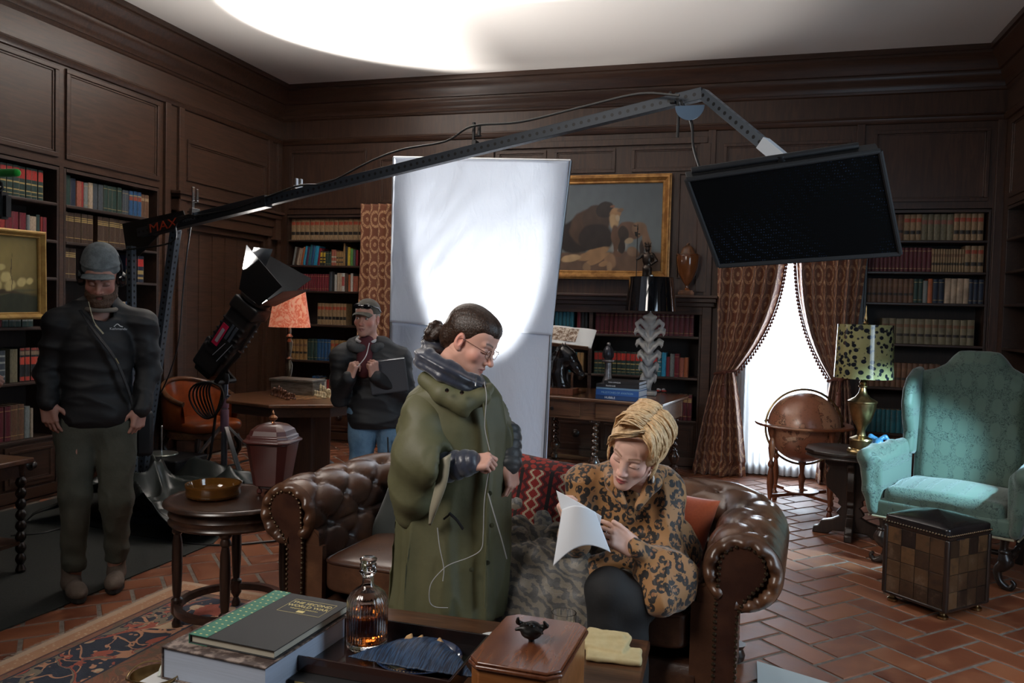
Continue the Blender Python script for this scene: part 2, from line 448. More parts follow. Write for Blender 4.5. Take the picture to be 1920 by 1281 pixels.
def panel(g, M, x0, z0, x1, z1, st=.0, fr=.03, dp=.018, mould=True):
    """raised bead round a sunk field on a face looking to -Y in frame M"""
    g.M = M
    for a, b in (((x0, z0), (x1, z0+fr)), ((x0, z1-fr), (x1, z1)), ((x0, z0+fr), (x0+fr, z1-fr)), ((x1-fr, z0+fr), (x1, z1-fr))):
        g.box((a[0], -dp, a[1]), (b[0], .004, b[1]))
    f2 = fr*.45
    for a, b in (((x0+fr, z0+fr), (x1-fr, z0+fr+f2)), ((x0+fr, z1-fr-f2), (x1-fr, z1-fr)), ((x0+fr, z0+fr), (x0+fr+f2, z1-fr)), ((x1-fr-f2, z0+fr), (x1-fr, z1-fr))):
        g.box((a[0], -dp*.45, a[1]), (b[0], .004, b[1]))
    g.M = Matrix()
MB_ = Matrix.Translation((0, YB, 0))
ML_ = Matrix.Translation((XL, 0, 0)) @ Matrix.Rotation(pi/2, 4, 'Z')     # local x = world Y, facing +X
MR_ = Matrix.Translation((XR, 0, 0)) @ Matrix.Rotation(-pi/2, 4, 'Z')    # local x = -world Y, facing -X
D = .32    # depth of the recesses behind the wall face
# back wall: pieces round the recesses and the two windows
def wallpieces(openings, x0, x1, ztop, M, thick=D):
    g = G(M); xs = sorted(set([x0, x1]+[v for o in openings for v in (o[0], o[1])]))
    for a, b in zip(xs[:-1], xs[1:]):
        op = [o for o in openings if o[0] <= a+1e-6 and o[1] >= b-1e-6]
        if not op: g.box((a, 0, 0), (b, thick, ztop)); continue
        o = op[0]
        if o[2] > 0: g.box((a, 0, 0), (b, thick, o[2]))
        g.box((a, 0, o[3]), (b, thick, ztop))
    return g
opB = [(-4.93, -4.0, 0.02, 2.5), (-3.45, -2.95, .3, 2.35), (-2.33, -.4, .02, 1.62), (.06, .72, .12, 2.42), (1.03, 2.04, .02, 2.5)]
g = wallpieces(opB, XL, XR, ZC, MB_)
g.box((-4.97, D, 0), (-3.7, D+.05, ZC)); g.box((-2.7, D, 0), (-.2, D+.05, ZC)); g.box((.95, D, 0), (XR, D+.05, ZC))
struct('wall_back', g, WOOD, smooth=False)
opL = [(3.0, 3.93, .02, 2.5), (3.97, 4.96, .02, 2.5), (5.0, 6.04, .02, 2.5), (6.36, 7.72, 0, 2.23)]
g = wallpieces(opL, YF, YB+.3, ZC, ML_); g.box((YF, D, 0), (YB+.3, D+.05, ZC))
struct('wall_left', g, WOODY, smooth=False)
opR = [(-7.86, -6.3, .02, 2.5), (-6.2, -4.9, .02, 2.5), (-3.4, -1.9, .35, 2.8)]
g = wallpieces(opR, -YB-.3, -YF, ZC, MR_); g.box((-YB-.3, D, 0), (-4.6, D+.05, ZC))
struct('wall_right', g, WOODY, smooth=False)
struct('wall_front', G().box((XL-.5, YF-.3, 0), (XR+.5, YF, ZC)), WOOD, smooth=False)
# upper panelling
g = G()
for r in [(-4.9, 2.56, -3.97, 3.2), (-3.82, 2.6, -3.2, 3.1), (-3.1, 2.6, -2.62, 3.1), (-2.5, 2.9, -1.98, 3.12), (-1.9, 2.88, -1.28, 3.12), (-1.12, 2.88, -.5, 3.12), (-.25, 2.62, .87, 3.13), (1.06, 2.56, 2.0, 3.2)]:
    panel(g, MB_, *r)
for x in (-2.58, -.42): g.box((x-.05, YB-.03, 1.72), (x+.05, YB+.01, 3.138))
for x in (-.36, .95): g.box((x-.035, YB-.025, .3), (x+.035, YB+.01, 3.26))
g.box((-2.6, YB-.03, 3.14), (-.4, YB+.01, 3.2)); g.box((2.05, YB-.03, .0), (XR, YB+.01, 3.26))
for a, b in ((-2.33, 1.72), ): pass
panel(g, MB_, -.66+.0, 1.85, -.46, 2.86, fr=.012)
struct('trim_1', g, WOOD, smooth=False, bevel=.004)
g = G()
for r in [(2.95, 2.56, 3.93, 3.24), (3.98, 2.56, 4.94, 3.24), (5.01, 2.56, 6.03, 3.24), (6.4, 2.62, 7.68, 3.0)]: panel(g, ML_, *r, fr=.035)
for r in [(-7.8, 2.56, -6.8, 3.22), (-6.2, 2.56, -5.2, 3.22), (-5.1, 2.56, -4.1, 3.22)]: panel(g, MR_, *r, fr=.035)
# door case: pilasters, cornice over the door
g.M = ML_
for y in (6.12, 6.3, 7.74, 7.92): g.box((y-.035, -.03, 0), (y+.035, .01, 3.26))
g.box((6.2, -.05, 2.23), (7.86, .01, 2.33)); g.box((6.2, -.10, 2.42), (7.86, .01, 2.47)); g.box((6.23, -.07, 2.33), (7.84, .01, 2.42)); g.box((6.17, -.12, 2.47), (7.88, .01, 2.50))
for y in (6.25, 7.8): g.box((y-.05, -.09, 2.2), (y+.05, .01, 2.45))
struct('trim_2', g, WOODY, smooth=False, bevel=.004)
# crown moulding and picture rail swept round three walls
prof = [(0, 3.52), (.012, 3.53), (.02, 3.55), (.03, 3.55), (.035, 3.575), (.05, 3.60), (.075, 3.63), (.085, 3.66), (.085, 3.675), (.105, 3.68), (.115, 3.70), (.13, 3.74), (.16, 3.775), (.18, 3.80), (.18, 3.82), (.20, 3.825), (.20, 3.87), (0, 3.87)]
rail = [(0, 3.255), (.018, 3.26), (.028, 3.275), (.035, 3.30), (.02, 3.31), (.015, 3.325), (0, 3.33)]
def sweep(pr):
    vs = []; P = [(XL, YF, 1, 0), (XL, YB, 1, -1), (XR, YB, -1, -1), (XR, YF, -1, 0)]
    for (x, y, dx, dy) in P: vs += [(x+dx*o, y+dy*o, z) for o, z in pr]
    k = len(pr); return G().add(vs, [(i*k+j, i*k+j+1, (i+1)*k+j+1, (i+1)*k+j) for i in range(3) for j in range(k-1)])
struct('trim_3', sweep(prof), WOODH, ang=25); struct('trim_4', sweep(rail), WOODH, ang=25)
g = G()
g.box((-3.95, YB-.02, 0), (-2.4, YB+.01, .16)); g.box((-.3, YB-.02, 0), (.02, YB+.01, .16)); g.box((.74, YB-.02, 0), (1.0, YB+.01, .16))
struct('baseboard_back', g, WOODH, smooth=False, bevel=.006)
struct('baseboard_left', G(ML_).box((6.06, -.02, 0), (6.34, .01, .16)).box((7.74, -.02, 0), (7.98, .01, .16)), WOODY, smooth=False, bevel=.006)
# double door in the left wall, plain planked leaves
g = G(ML_); g.box((6.36, .05, 0), (7.72, .09, 2.23))
g.box((6.36, .0, 0), (6.42, .06, 2.23)); g.box((7.66, .0, 0), (7.72, .06, 2.23)); g.box((6.42, .0, 2.17), (7.66, .06, 2.23))
dr = struct('door_1', g, WOODY, smooth=False, bevel=.003)
g = G(ML_)
for k in range(6): g.box((6.44+k*.2, .035, .02), (6.632+k*.2, .055, 2.15))
obj('door_planks', g, WOODY, dr, smooth=False, bevel=.003)
# windows
GLASS = NT('window_glass'); GLASS.p(col=(1, 1, 1), rough=0, trans=1, ior=1.45); GLASS = GLASS.m
WHITE = mat('white_paint', (.7, .7, .68), .5)
for nme, M, x0, x1, z0, z1 in (('window_1', MB_, .06, .72, .12, 2.42), ('window_2', MB_, -3.45, -2.95, .3, 2.35), ('window_3', MR_, -3.4, -1.9, .35, 2.8)):
    g = G(M); xm = (x0+x1)/2
    for a, b in (((x0, z0), (x0+.05, z1)), ((x1-.05, z0), (x1, z1)), ((x0, z0), (x1, z0+.06)), ((x0, z1-.06), (x1, z1)), ((xm-.02, z0), (xm+.02, z1)), ((x0, z0+.62), (x1, z0+.66)), ((x0, z0+1.3), (x1, z0+1.34))):
        g.box((a[0], .2, a[1]), (b[0], .25, b[1]))
    struct(nme, g, WHITE, smooth=False)
g = G(MB_); g.box((.0, -.03, 2.42), (.8, .01, 2.5)); g.box((.0, -.03, .06), (.8, .01, .13)); g.box((0, -.028, .131), (.06, .01, 2.419)); g.box((.72, -.028, .131), (.8, .01, 2.419))
struct('trim_5', g, WOOD, smooth=False, bevel=.004)

# ================= bookcases =================
ZS = [2.22, 1.94, 1.66, 1.29, .89, .47]
KNOB = EBON
def bookcase(label, M, x0, x1, top, shelves, ndoor=2, group=None, cols_=1, dep=None, sidew=.02):
    dep = dep or D-.01
    t = thing('bookcase', label, 'bookcase', M=M @ Matrix.Translation(((x0+x1)/2, 0, 0)))
    w2 = (x1-x0)/2-.003
    g = G(); g.box((-w2, dep-.02, .03), (w2, dep, top-.01)); obj('back_panel', g, BACKW, t, smooth=False)
    for sgn in (-1, 1):
        g = G(); g.box((min(sgn*w2, sgn*(w2-sidew)), .0, .03), (max(sgn*w2, sgn*(w2-sidew)), dep-.02, top-.01)); obj('side_panel', g, SHELF, t, smooth=False, bevel=.002)
    obj('top_board', G().box((-w2+sidew, -.004, top-.035), (w2-sidew, dep-.02, top-.01)), SHELF, t, smooth=False)
    for c in range(1, cols_):
        xc = -w2+2*w2*c/cols_ if cols_ > 2 else (-1.48-(x0+x1)/2)
        obj('divider', G().box((xc-.018, -.004, .47), (xc+.018, dep-.02, top-.035)), SHELF, t, smooth=False, bevel=.002)
    for z in shelves:
        g = G(); g.box((-w2+sidew, .002, z-.025), (w2-sidew, dep-.02, z)); g.box((-w2+sidew, -.004, z-.022), (w2-sidew, .006, z-.003)); obj('shelf', g, SHELF, t, smooth=False, bevel=.003)
    g = G(); g.box((-w2+sidew, .01, .03), (w2-sidew, .03, .445)); g.box((-w2+sidew, -.008, .03), (w2-sidew, .02, .11)); obj('base_front', g, WOODH, t, smooth=False, bevel=.003)
    dw = (2*w2-.04)/ndoor
    for k in range(ndoor):
        a = -w2+.02+k*dw+.02; b = a+dw-.04
        g = G(); g.box((a, -.012, .13), (b, .012, .43)); panel(g, Matrix.Translation((0, -.01, 0)), a+.03, .16, b-.03, .40, fr=.02, dp=.01)
        g.M = Matrix(); d_ = obj('door', g, WOODH, t, smooth=False, bevel=.003)
        g = G(); g.M = Matrix.Translation(((a+b)/2, -.012, .28)) @ Matrix.Rotation(pi/2, 4, 'X'); g.lathe([(.04, 0), (.042, .004), (.034, .010), (.014, .014), (.012, .022), (.022, .028), (.024, .036), (.016, .044), (.001, .047)], n=20)
        obj('knob', g, KNOB, d_)
    return t
bookcase('dark built-in bookcase in the back left corner, beside the patterned curtain', MB_, -4.93, -4.0, 2.5, ZS, 2)
bookcase('tall dark built-in bookcase in the back right corner behind the green armchair', MB_, 1.03, 2.04, 2.5, ZS, 2)
bookcase('low dark built-in bookcase under the mantel shelf, behind the library table', MB_, -2.33, -.4, 1.62, [1.29, .89, .47], 4, cols_=2)
bookcase('dark built-in bookcase at the far left edge, behind the ship painting', ML_, 3.97, 4.96, 2.5, ZS, 2)
bookcase('dark built-in bookcase on the left wall next to the door, behind the bearded man', ML_, 5.0, 6.04, 2.5, ZS, 2)
bookcase('dark built-in bookcase on the right wall, at the right edge of the photo', MR_, -7.86, -6.3, 2.5, ZS, 3)
g = G(MB_)
for (a, b, o) in ((1.62, 1.66, .14), (1.66, 1.685, .19), (1.58, 1.62, .08)): g.box((-2.42-o*.3, -o, a), (-.31+o*.3, .02, b))
g.box((-2.42, -.04, .0), (-2.33, .01, 1.58)); g.box((-.4, -.04, 0), (-.31, .01, 1.58)); g.box((-2.4, -.03, 1.5), (-.33, .01, 1.58))
one('mantel_shelf', g, WOODH, 'dark moulded mantel shelf with side posts below the lion painting', 'shelf', smooth=False, bevel=.005)
# ================= leather chesterfield sofa =================
s = NT('aged_brown_leather'); co = s.co()
n1 = s.noise(3.2, 6, .65, co); n2 = s.noise(34, 6, .7, s.co((1, 1, 3)), 2.5)
at = s.n('ShaderNodeAttribute', attribute_name='wear').outputs['Fac']
f = s.ma('ADD', s.ramp(n1, .42, .78), s.ma('MULTIPLY', at, .75)); f = s.ma('MULTIPLY', f, s.ma('MULTIPLY_ADD', n2, .8, .45), clamp=True)
s.p(col=s.mix(f, (.030, .012, .008), (.155, .070, .034)), rough=s.ma('MULTIPLY_ADD', n2, .22, .20), spec=.5, coat=.25, cr=.22)
s.bump(s.ma('MULTIPLY_ADD', s.noise(60, 5, .7), .5, n2), .22, .003); LEATH = s.m
NAIL = mat('nailhead_brass', (.085, .058, .035), .38, .9)
SOFA = thing('sofa', 'brown tufted leather sofa with rolled arms and nailhead trim, where the blonde woman sits', 'sofa', M=Matrix.Translation((-.90, 2.93, 0)) @ Matrix.Rotation(radians(-4.5), 4, 'Z'))
HI, DB, RR, RCO, RCZ = .775, .70, .135, .15, .62
pr = [(-.02, .36), (-.015, .42), (-.008, .48), (.0, .54)]
for i in range(27):
    a = radians(205-i*10); pr.append((RCO+RR*cos(a), RCZ+RR*sin(a)))
pr += [(.115, .47), (.105, .40), (.105, .25), (.105, .09)]
pr = [V(p) for p in pr]
al = [0]
for a, b in zip(pr[:-1], pr[1:]): al.append(al[-1]+(b-a).length)
def prof_at(t):
    t *= al[-1]
    for i in range(len(al)-1):
        if t <= al[i+1]+1e-9:
            f = (t-al[i])/(al[i+1]-al[i]); return pr[i].lerp(pr[i+1], f), (pr[i+1]-pr[i]).normalized()
    return pr[-1], (pr[-1]-pr[-2]).normalized()
rc = .13   # inner corner radius
L1 = DB-rc; L2 = rc*pi/2; L3 = 2*(HI-rc); LT = 2*L1+2*L2+L3
def path_at(s_):
    d = s_*LT
    if d <= L1: return V((-HI, d)), V((-1, 0))
    d -= L1
    if d <= L2: a = d/rc; c = V((-HI+rc, DB-rc)); n = V((-cos(a), sin(a))); return c+n*rc, n
    d -= L2
    if d <= L3: return V((-HI+rc+d, DB)), V((0, 1))
    d -= L3
    if d <= L2: a = d/rc; c = V((HI-rc, DB-rc)); n = V((sin(a), cos(a))); return c+n*rc, n
    d -= L2; return V((HI, DB-rc-d)), V((1, 0))
wear = []; TB = al[17]
ps, qs = .25, .20
def tuft(s_, t):
    sd = s_*LT; td = t*al[-1]; t0 = .50*TB+.04
    if td > TB+.09: return 0, 0
    fade = min(1, max(0, (TB+.09-td)/.08))*min(1, max(0, (td-.02)/.06))
    e = min(1, min(sd, LT-sd)/.05)
    A = sd/ps+(td-.33)/qs; B = sd/ps-(td-.33)/qs
    p_ = abs(sin(pi*A/1)*sin(pi*B/1))
    h = .028*(p_**.24)-.015
    da = abs(A-round(A)); db = abs(B-round(B)); h -= .022*math.exp(-((da*da+db*db)/.012))
    return h*fade*e, p_*fade
g = G(); vs = []; NU, NV = 330, 100
def sf(u, v):
    p, n = path_at(u); q, tg = prof_at(v); nn = V((-tg.y, tg.x)); h, pk = tuft(u, v)
    h += .0022*sin(u*LT*75+sin(v*30)*2.5)*math.exp(-((v-.42)/.12)**2)*(.4+.6*noise.noise(V((u*14, v*6, 0))))
    o = q.x+nn.x*h; z = q.y+nn.y*h
    wear.append(min(1, max(0, (z-.58)/.16))*.85*(.45+.55*min(1, pk*1.5)))
    return (p.x+n.x*o, p.y+n.y*o, z)
g.grid(sf, NU, NV); me = mesh_of('upholstery', g)
at = me.attributes.new('wear', 'FLOAT', 'POINT'); at.data.foreach_set('value', wear)
obj('upholstery', me, LEATH, SOFA, ang=180)
# buttons
bt = None
for i in range(0, 26):
    for j in range(-2, 4):
        if (i+j) % 2: continue
        sd = i*ps/2; td = .33+j*qs/2
        if not (.05 < sd < LT-.05) or td > TB+.06 or td < .08: continue
        p, n = path_at(sd/LT); q, tg = prof_at(td/al[-1]); nn = V((-tg.y, tg.x)); q2 = q-nn*.026
        if not bt: bt = obj('tufting_button', G().ball((0, 0, 0), .012, 8, 6), LEATH, SOFA); b_ = bt
        else: b_ = bt.copy(); COL.objects.link(b_)
        b_.location = (p.x+n.x*q2.x, p.y+n.y*q2.x, q2.y)
def worn(name, g, w, parent, **k):
    me = mesh_of(name, g); at = me.attributes.new('wear', 'FLOAT', 'POINT'); at.data.foreach_set('value', [w]*len(me.vertices)); return obj(name, me, LEATH, parent, **k)
def nails(P, r=.0075, sp=.021):
    g = G(); P = [V(p) for p in P]; acc = 0
    for a, b in zip(P[:-1], P[1:]):
        L = (b-a).length
        while acc < L: g.ball(a+(b-a)*(acc/L), r, 7, 4); acc += sp
        acc -= L
    return g
for sg in (-1, 1):
    X0 = sg*HI; cx = X0+sg*RCO
    # pleated end of the roll
    g = G()
    def ring(u, v):
        a = radians(-100+u*330); r = RR*(1-v*.52); y = -.004-.030*sin(min(1, v*1.25)*pi)**.7*(1) + .007*sin(a*11)*sin(v*pi)+.012*v
        if v == 0: y = .004
        return (cx+sg*r*cos(a), y, RCZ+r*sin(a))
    g.grid(ring, 90, 10); g.add([(X0-sg*.02, .004, .09), (X0+sg*.0, .002, .56), (cx, .004, RCZ), (cx-sg*.03, .004, .09)], [(0, 1, 2, 3)])
    g.box((min(X0-sg*.02, X0+sg*.12), .0, .09), (max(X0-sg*.02, X0+sg*.12), .03, .50))
    worn('arm_end', g, .4, SOFA, ang=60)
    # carved front panel with nailheads
    pts = [(cx-sg*.085, .09), (cx-sg*.085, .50)]+[(cx+sg*.078*cos(radians(a)), RCZ+.02+.078*sin(radians(a))) for a in range(190, -61, -14)]+[(cx+sg*.008, .53), (cx-sg*.012, .48), (cx-sg*.012, .09)]
    g = G(); n = len(pts); g.add([(x, -.022, z) for x, z in pts]+[(x, .0, z) for x, z in pts], [tuple(range(n)) if sg < 0 else tuple(range(n))[::-1]]+[(i, (i+1) % n, n+(i+1) % n, n+i) for i in range(n)])
    fp = obj('front_panel', g, mat('dark_leather', (.028, .011, .008), .3, 0, (.05, .02, .012), 8, coat=.3, bump=.2, bsc=120), SOFA, ang=30)
    obj('nailhead_trim', nails([(x, -.022, z) for x, z in pts]), NAIL, fp)
g = G(); g.box((-HI-.02, .01, .09), (HI+.02, DB+.1, .27)); 
obj('base_rail', g, LEATH, SOFA, bevel=.02, seg=4)
g = G(); g.grid(lambda u, v: (-HI+2*HI*u, .012-.02*sin(v*pi)**.6, .10+.16*v), 40, 10); obj('front_rail_padding', g, LEATH, SOFA)
g = G(); g.box((-HI-.09, .02, .08), (HI+.09, DB+.11, .10)); g.box((-HI-.08, DB+.09, .1), (HI+.08, DB+.12, .5)); obj('frame', g, EBON, SOFA, smooth=False)
for x in (-HI-.08, HI+.08):
    for y in (.06, DB+.05):
        obj('foot', G().lathe([(.02, 0), (.035, .01), (.04, .035), (.03, .06), (.042, .08)], (x, y, 0), 16), EBON, SOFA)
def sbox(g, c, h, e=.28, nu=48, nv=20, f=None, R=None):
    """rounded cushion block"""
    def q(u, v):
        a = 2*pi*u; b = -pi/2+pi*v
        pw = lambda t, k: math.copysign(abs(t)**k, t)
        x = pw(cos(b), e)*pw(cos(a), e); y = pw(cos(b), e)*pw(sin(a), e); z = pw(sin(b), e*1.6)
        if f: x, y, z = f(x, y, z)
        p = V((x*h[0], y*h[1], z*h[2]))
        if R: p = R @ p
        return V(c)+p
    return g.grid(q, nu, nv, cu=True)
for k in (-1, 1):
    cxx = k*(HI/2-.01); g = G()
    sbox(g, (cxx, .33, .385), (HI/2-.012, .345, .075), .16, 64, 24, lambda x, y, z: (x, y, z*(1+.30*(1-x*x)*(1-y*y)) if z > 0 else z))
    cu = worn('seat_cushion', g, .3, SOFA)
    P = []
    for i in range(97):
        a = 2*pi*i/96; pw = lambda t: math.copysign(abs(t)**.16, t)
        P.append((cxx+pw(cos(a))*(HI/2-.014), .33+pw(sin(a))*.344, .442))
    obj('piping', G().tube(P, .006, 6), LEATH, cu)

# ---- cushions and throw on the sofa ----
SM = MW[SOFA.name]
def throw_mesh(w, h, t, wob=.012, n=30, seed=0):
    g = G()
    def f(sgn):
        def q(u, v):
            x = 2*u-1; y = 2*v-1; k = ((1-x**4)*(1-y**4))**.55
            nz = noise.noise(V((x*2+seed, y*2, seed)))*.012*k
            px = w/2*x*(1-.07*(1-y*y)); py = h/2*y*(1-.07*(1-x*x))
            return (px, sgn*(t/2*k)+nz, py)
        return q
    g.grid(f(-1), n, n); g.grid(f(1), n, n)
    me = mesh_of('c', g); bm = bmesh.new(); bm.from_mesh(me); bmesh.ops.remove_doubles(bm, verts=bm.verts, dist=.0015); bmesh.ops.recalc_face_normals(bm, faces=bm.faces); bm.to_mesh(me); bm.free(); return me
def cushion(name, label, w, h, t, m, loc, rx, ry, rz, seed=0, group=None):
    me = throw_mesh(w, h, t, seed=seed)
    M = SM @ Matrix.Translation(V(loc)) @ Matrix.Rotation(radians(rz), 4, 'Z') @ Matrix.Rotation(radians(rx), 4, 'X') @ Matrix.Rotation(radians(ry), 4, 'Y')
    o = obj(name, me, m, ang=180); tag(o, label, 'cushion', group); o.matrix_world = M; MW[o.name] = M; return o
s = NT('orange_velvet'); nn = s.noise(120, 3, .6); s.p(col=s.mix(nn, (.42, .062, .012), (.60, .11, .025)), rough=.85, sheen=.4); s.bump(nn, .2, .002)
cushion('cushion', 'plain orange cushion against the right arm of the leather sofa', .42, .40, .15, s.m, (.56, .50, .58), -24, 3, -20, 1)
s = NT('dark_green_cloth'); nn = s.noise(140, 3, .6); s.p(col=s.mix(nn, (.009, .012, .010), (.016, .020, .017)), rough=.8, sheen=.3); s.bump(nn, .2, .002)
cushion('cushion', 'dark green-black cushion at the left end of the leather sofa', .44, .42, .14, s.m, (-.55, .52, .555), -24, 14, 12, 2)
# kilim: red ground with stepped cream and dark bands
s = NT('kilim_weave'); X_, Y_, Z_ = s.sep(s.co((1, 1, 1)))[:3]
zx = s.ma('ABSOLUTE', s.ma('SUBTRACT', s.ma('FRACT', s.ma('MULTIPLY', X_, 7.0)), .5))
st_ = s.ma('SNAP', s.ma('ABSOLUTE', s.ma('SUBTRACT', s.ma('FRACT', s.ma('MULTIPLY', Z_, 22.0)), .5)), .125)
zig = s.ma('LESS_THAN', s.ma('ABSOLUTE', s.ma('SUBTRACT', zx, s.ma('MULTIPLY_ADD', st_, .35, .06))), .045)
zig2 = s.ma('LESS_THAN', s.ma('ABSOLUTE', s.ma('SUBTRACT', zx, s.ma('MULTIPLY_ADD', st_, .35, .24))), .07)
line = s.ma('LESS_THAN', s.ma('ABSOLUTE', s.ma('SUBTRACT', zx, .47)), .035)
top = s.ma('GREATER_THAN', Z_, .15); dots = s.ma('GREATER_THAN', s.vor(38, s.co((1, 1, 1.4))), .5)
c = s.mix(zig2, (.22, .016, .014), (.055, .008, .010)); c = s.mix(zig, c, (.42, .33, .23)); c = s.mix(line, c, (.012, .008, .008))
c = s.mix(top, c, s.mix(dots, (.30, .03, .02), (.05, .02, .02)))
s.p(col=c, rough=.9); s.bump(s.noise(160, 2), .4, .003); KILIM = s.m
cushion('kilim_cushion', 'large deep red kilim cushion with cream zigzags behind the blonde woman', .74, .44, .16, KILIM, (.22, .50, .635), -17, 3, 0, 3)
# faux-fur throw: rumpled
s = NT('grey_striped_fur'); co = s.co((1, 1, 1)); at = s.n('ShaderNodeTexCoord').outputs['UV']
wv = s.n('ShaderNodeTexWave', {'Scale': 10.0, 'Distortion': 12.0, 'Detail': 3.0, 'Detail Scale': 1.4, 'Vector': co}, wave_type='BANDS', bands_direction='DIAGONAL').outputs['Fac']
hair = s.noise(60, 5, .7, s.co((1, 1, 4)), 3)
c = s.mix(s.ramp(wv, .38, .66), (.014, .012, .011), s.mix(hair, (.12, .09, .05), (.48, .38, .24)))
s.p(col=c, rough=.75, sheen=.5); s.bump(hair, 1.0, .02); FURM = s.m
SDf = SD((-1.05, 2.72, .28), (-.25, 3.75, 1.0), .0105)
rr = random.Random(4)
for i in range(46):
    t = rr.random(); x = -.98+rr.random()*.52+.12*(1-t); y = 2.93+t*.55; z = .47+t*.11+rr.random()*.06
    a = rr.random()*pi; L = .10+rr.random()*.12
    p = [(x-L*cos(a), y-L*.5*sin(a), z-.04), (x, y, z+.035), (x+L*cos(a), y+L*.5*sin(a), z-.03)]
    SDf.chain(p, [.028, .042, .028], k=.018)
for i in range(12):
    x = -.90+i*.042; SDf.chain([(x, 2.98, .50), (x-.01, 2.87, .455), (x-.01+rr.random()*.03, 2.83, .36)], [.04, .033, .026], k=.016)
SDf.ell((-.74, 3.15, .47), (.24, .28, .07), k=.05)
me = SDf.mesh('fur', disp=lambda v, n: fnoise(v, 45, 3, .007))
one('fur_throw', me, FURM, 'rumpled grey-brown striped fur throw on the sofa seat beside the blonde woman', 'blanket', ang=180)
# ================= armchair =================
s = NT('teal_damask'); X_, Y_, Z_ = s.sep(s.co((1, 1, 1)))[:3]
def lattice(s, U, W, ku, kw):
    """ogee lattice 0..1 from two coordinates"""
    a = s.ma('SINE', s.ma('MULTIPLY', U, ku)); b = s.ma('SINE', s.ma('MULTIPLY', W, kw))
    return s.ma('MULTIPLY', a, b)
oc = lattice(s, X_, Z_, 34, 21); oc2 = lattice(s, s.ma('ADD', X_, .046), s.ma('ADD', Z_, .075), 34, 21)
fl = s.vor(34, s.co((1, 1, .8)), 'DISTANCE_TO_EDGE'); sw = s.noise(26, 2, .4, s.co((1, .3, 1)), 3.5)
ptn = s.ma('MAXIMUM', s.ramp(s.ma('ABSOLUTE', s.ma('SUBTRACT', sw, .5)), .015, .05), s.ramp(s.ma('ABSOLUTE', oc), .45, .6))
s.p(col=s.mix(ptn, (.011, .032, .023), (.066, .108, .080)), rough=.62, sheen=.35); s.bump(ptn, .5, .004); TEAL = s.m
ACH_M = Matrix.Translation((1.155, 5.265, 0)) @ Matrix.Rotation(radians(-26), 4, 'Z')    # origin: middle of the front legs, +y to the chair's back
AC = thing('wing_armchair', 'teal damask high wing-back armchair with camel back, standing behind the patchwork ottoman', 'armchair', M=ACH_M)
h = .0095; hw = .36
def rotx(a): return Matrix.Rotation(radians(a), 4, 'X')
# back: camel outline leaning back
half = [(0, 1.32), (.06, 1.32), (.115, 1.315), (.15, 1.28), (.19, 1.225), (.25, 1.19), (.31, 1.175), (.36, 1.15), (.38, 1.09), (.375, .95), (.34, .75), (.33, .42)]
poly = [(x, z) for x, z in half]+[(-x, z) for x, z in half[::-1][:-1]]
sd = SD((-.5, .35, .35), (.5, 1.0, 1.42), h)
sd.extr(Matrix.Translation((0, .62, 0)) @ Matrix.Translation((0, 0, .42)) @ rotx(-9) @ Matrix.Translation((0, 0, -.42)), poly, .065, .04)
sd.extr(Matrix.Translation((0, .58, 0)) @ Matrix.Translation((0, 0, .42)) @ rotx(-9) @ Matrix.Translation((0, 0, -.42)), [(-.29, .44), (.29, .44), (.30, 1.12), (.2, 1.17), (.1, 1.27), (-.1, 1.27), (-.2, 1.17), (-.30, 1.12)], .05, .045, k=.03)
obj('back', sd.mesh('back'), TEAL, AC, ang=180)
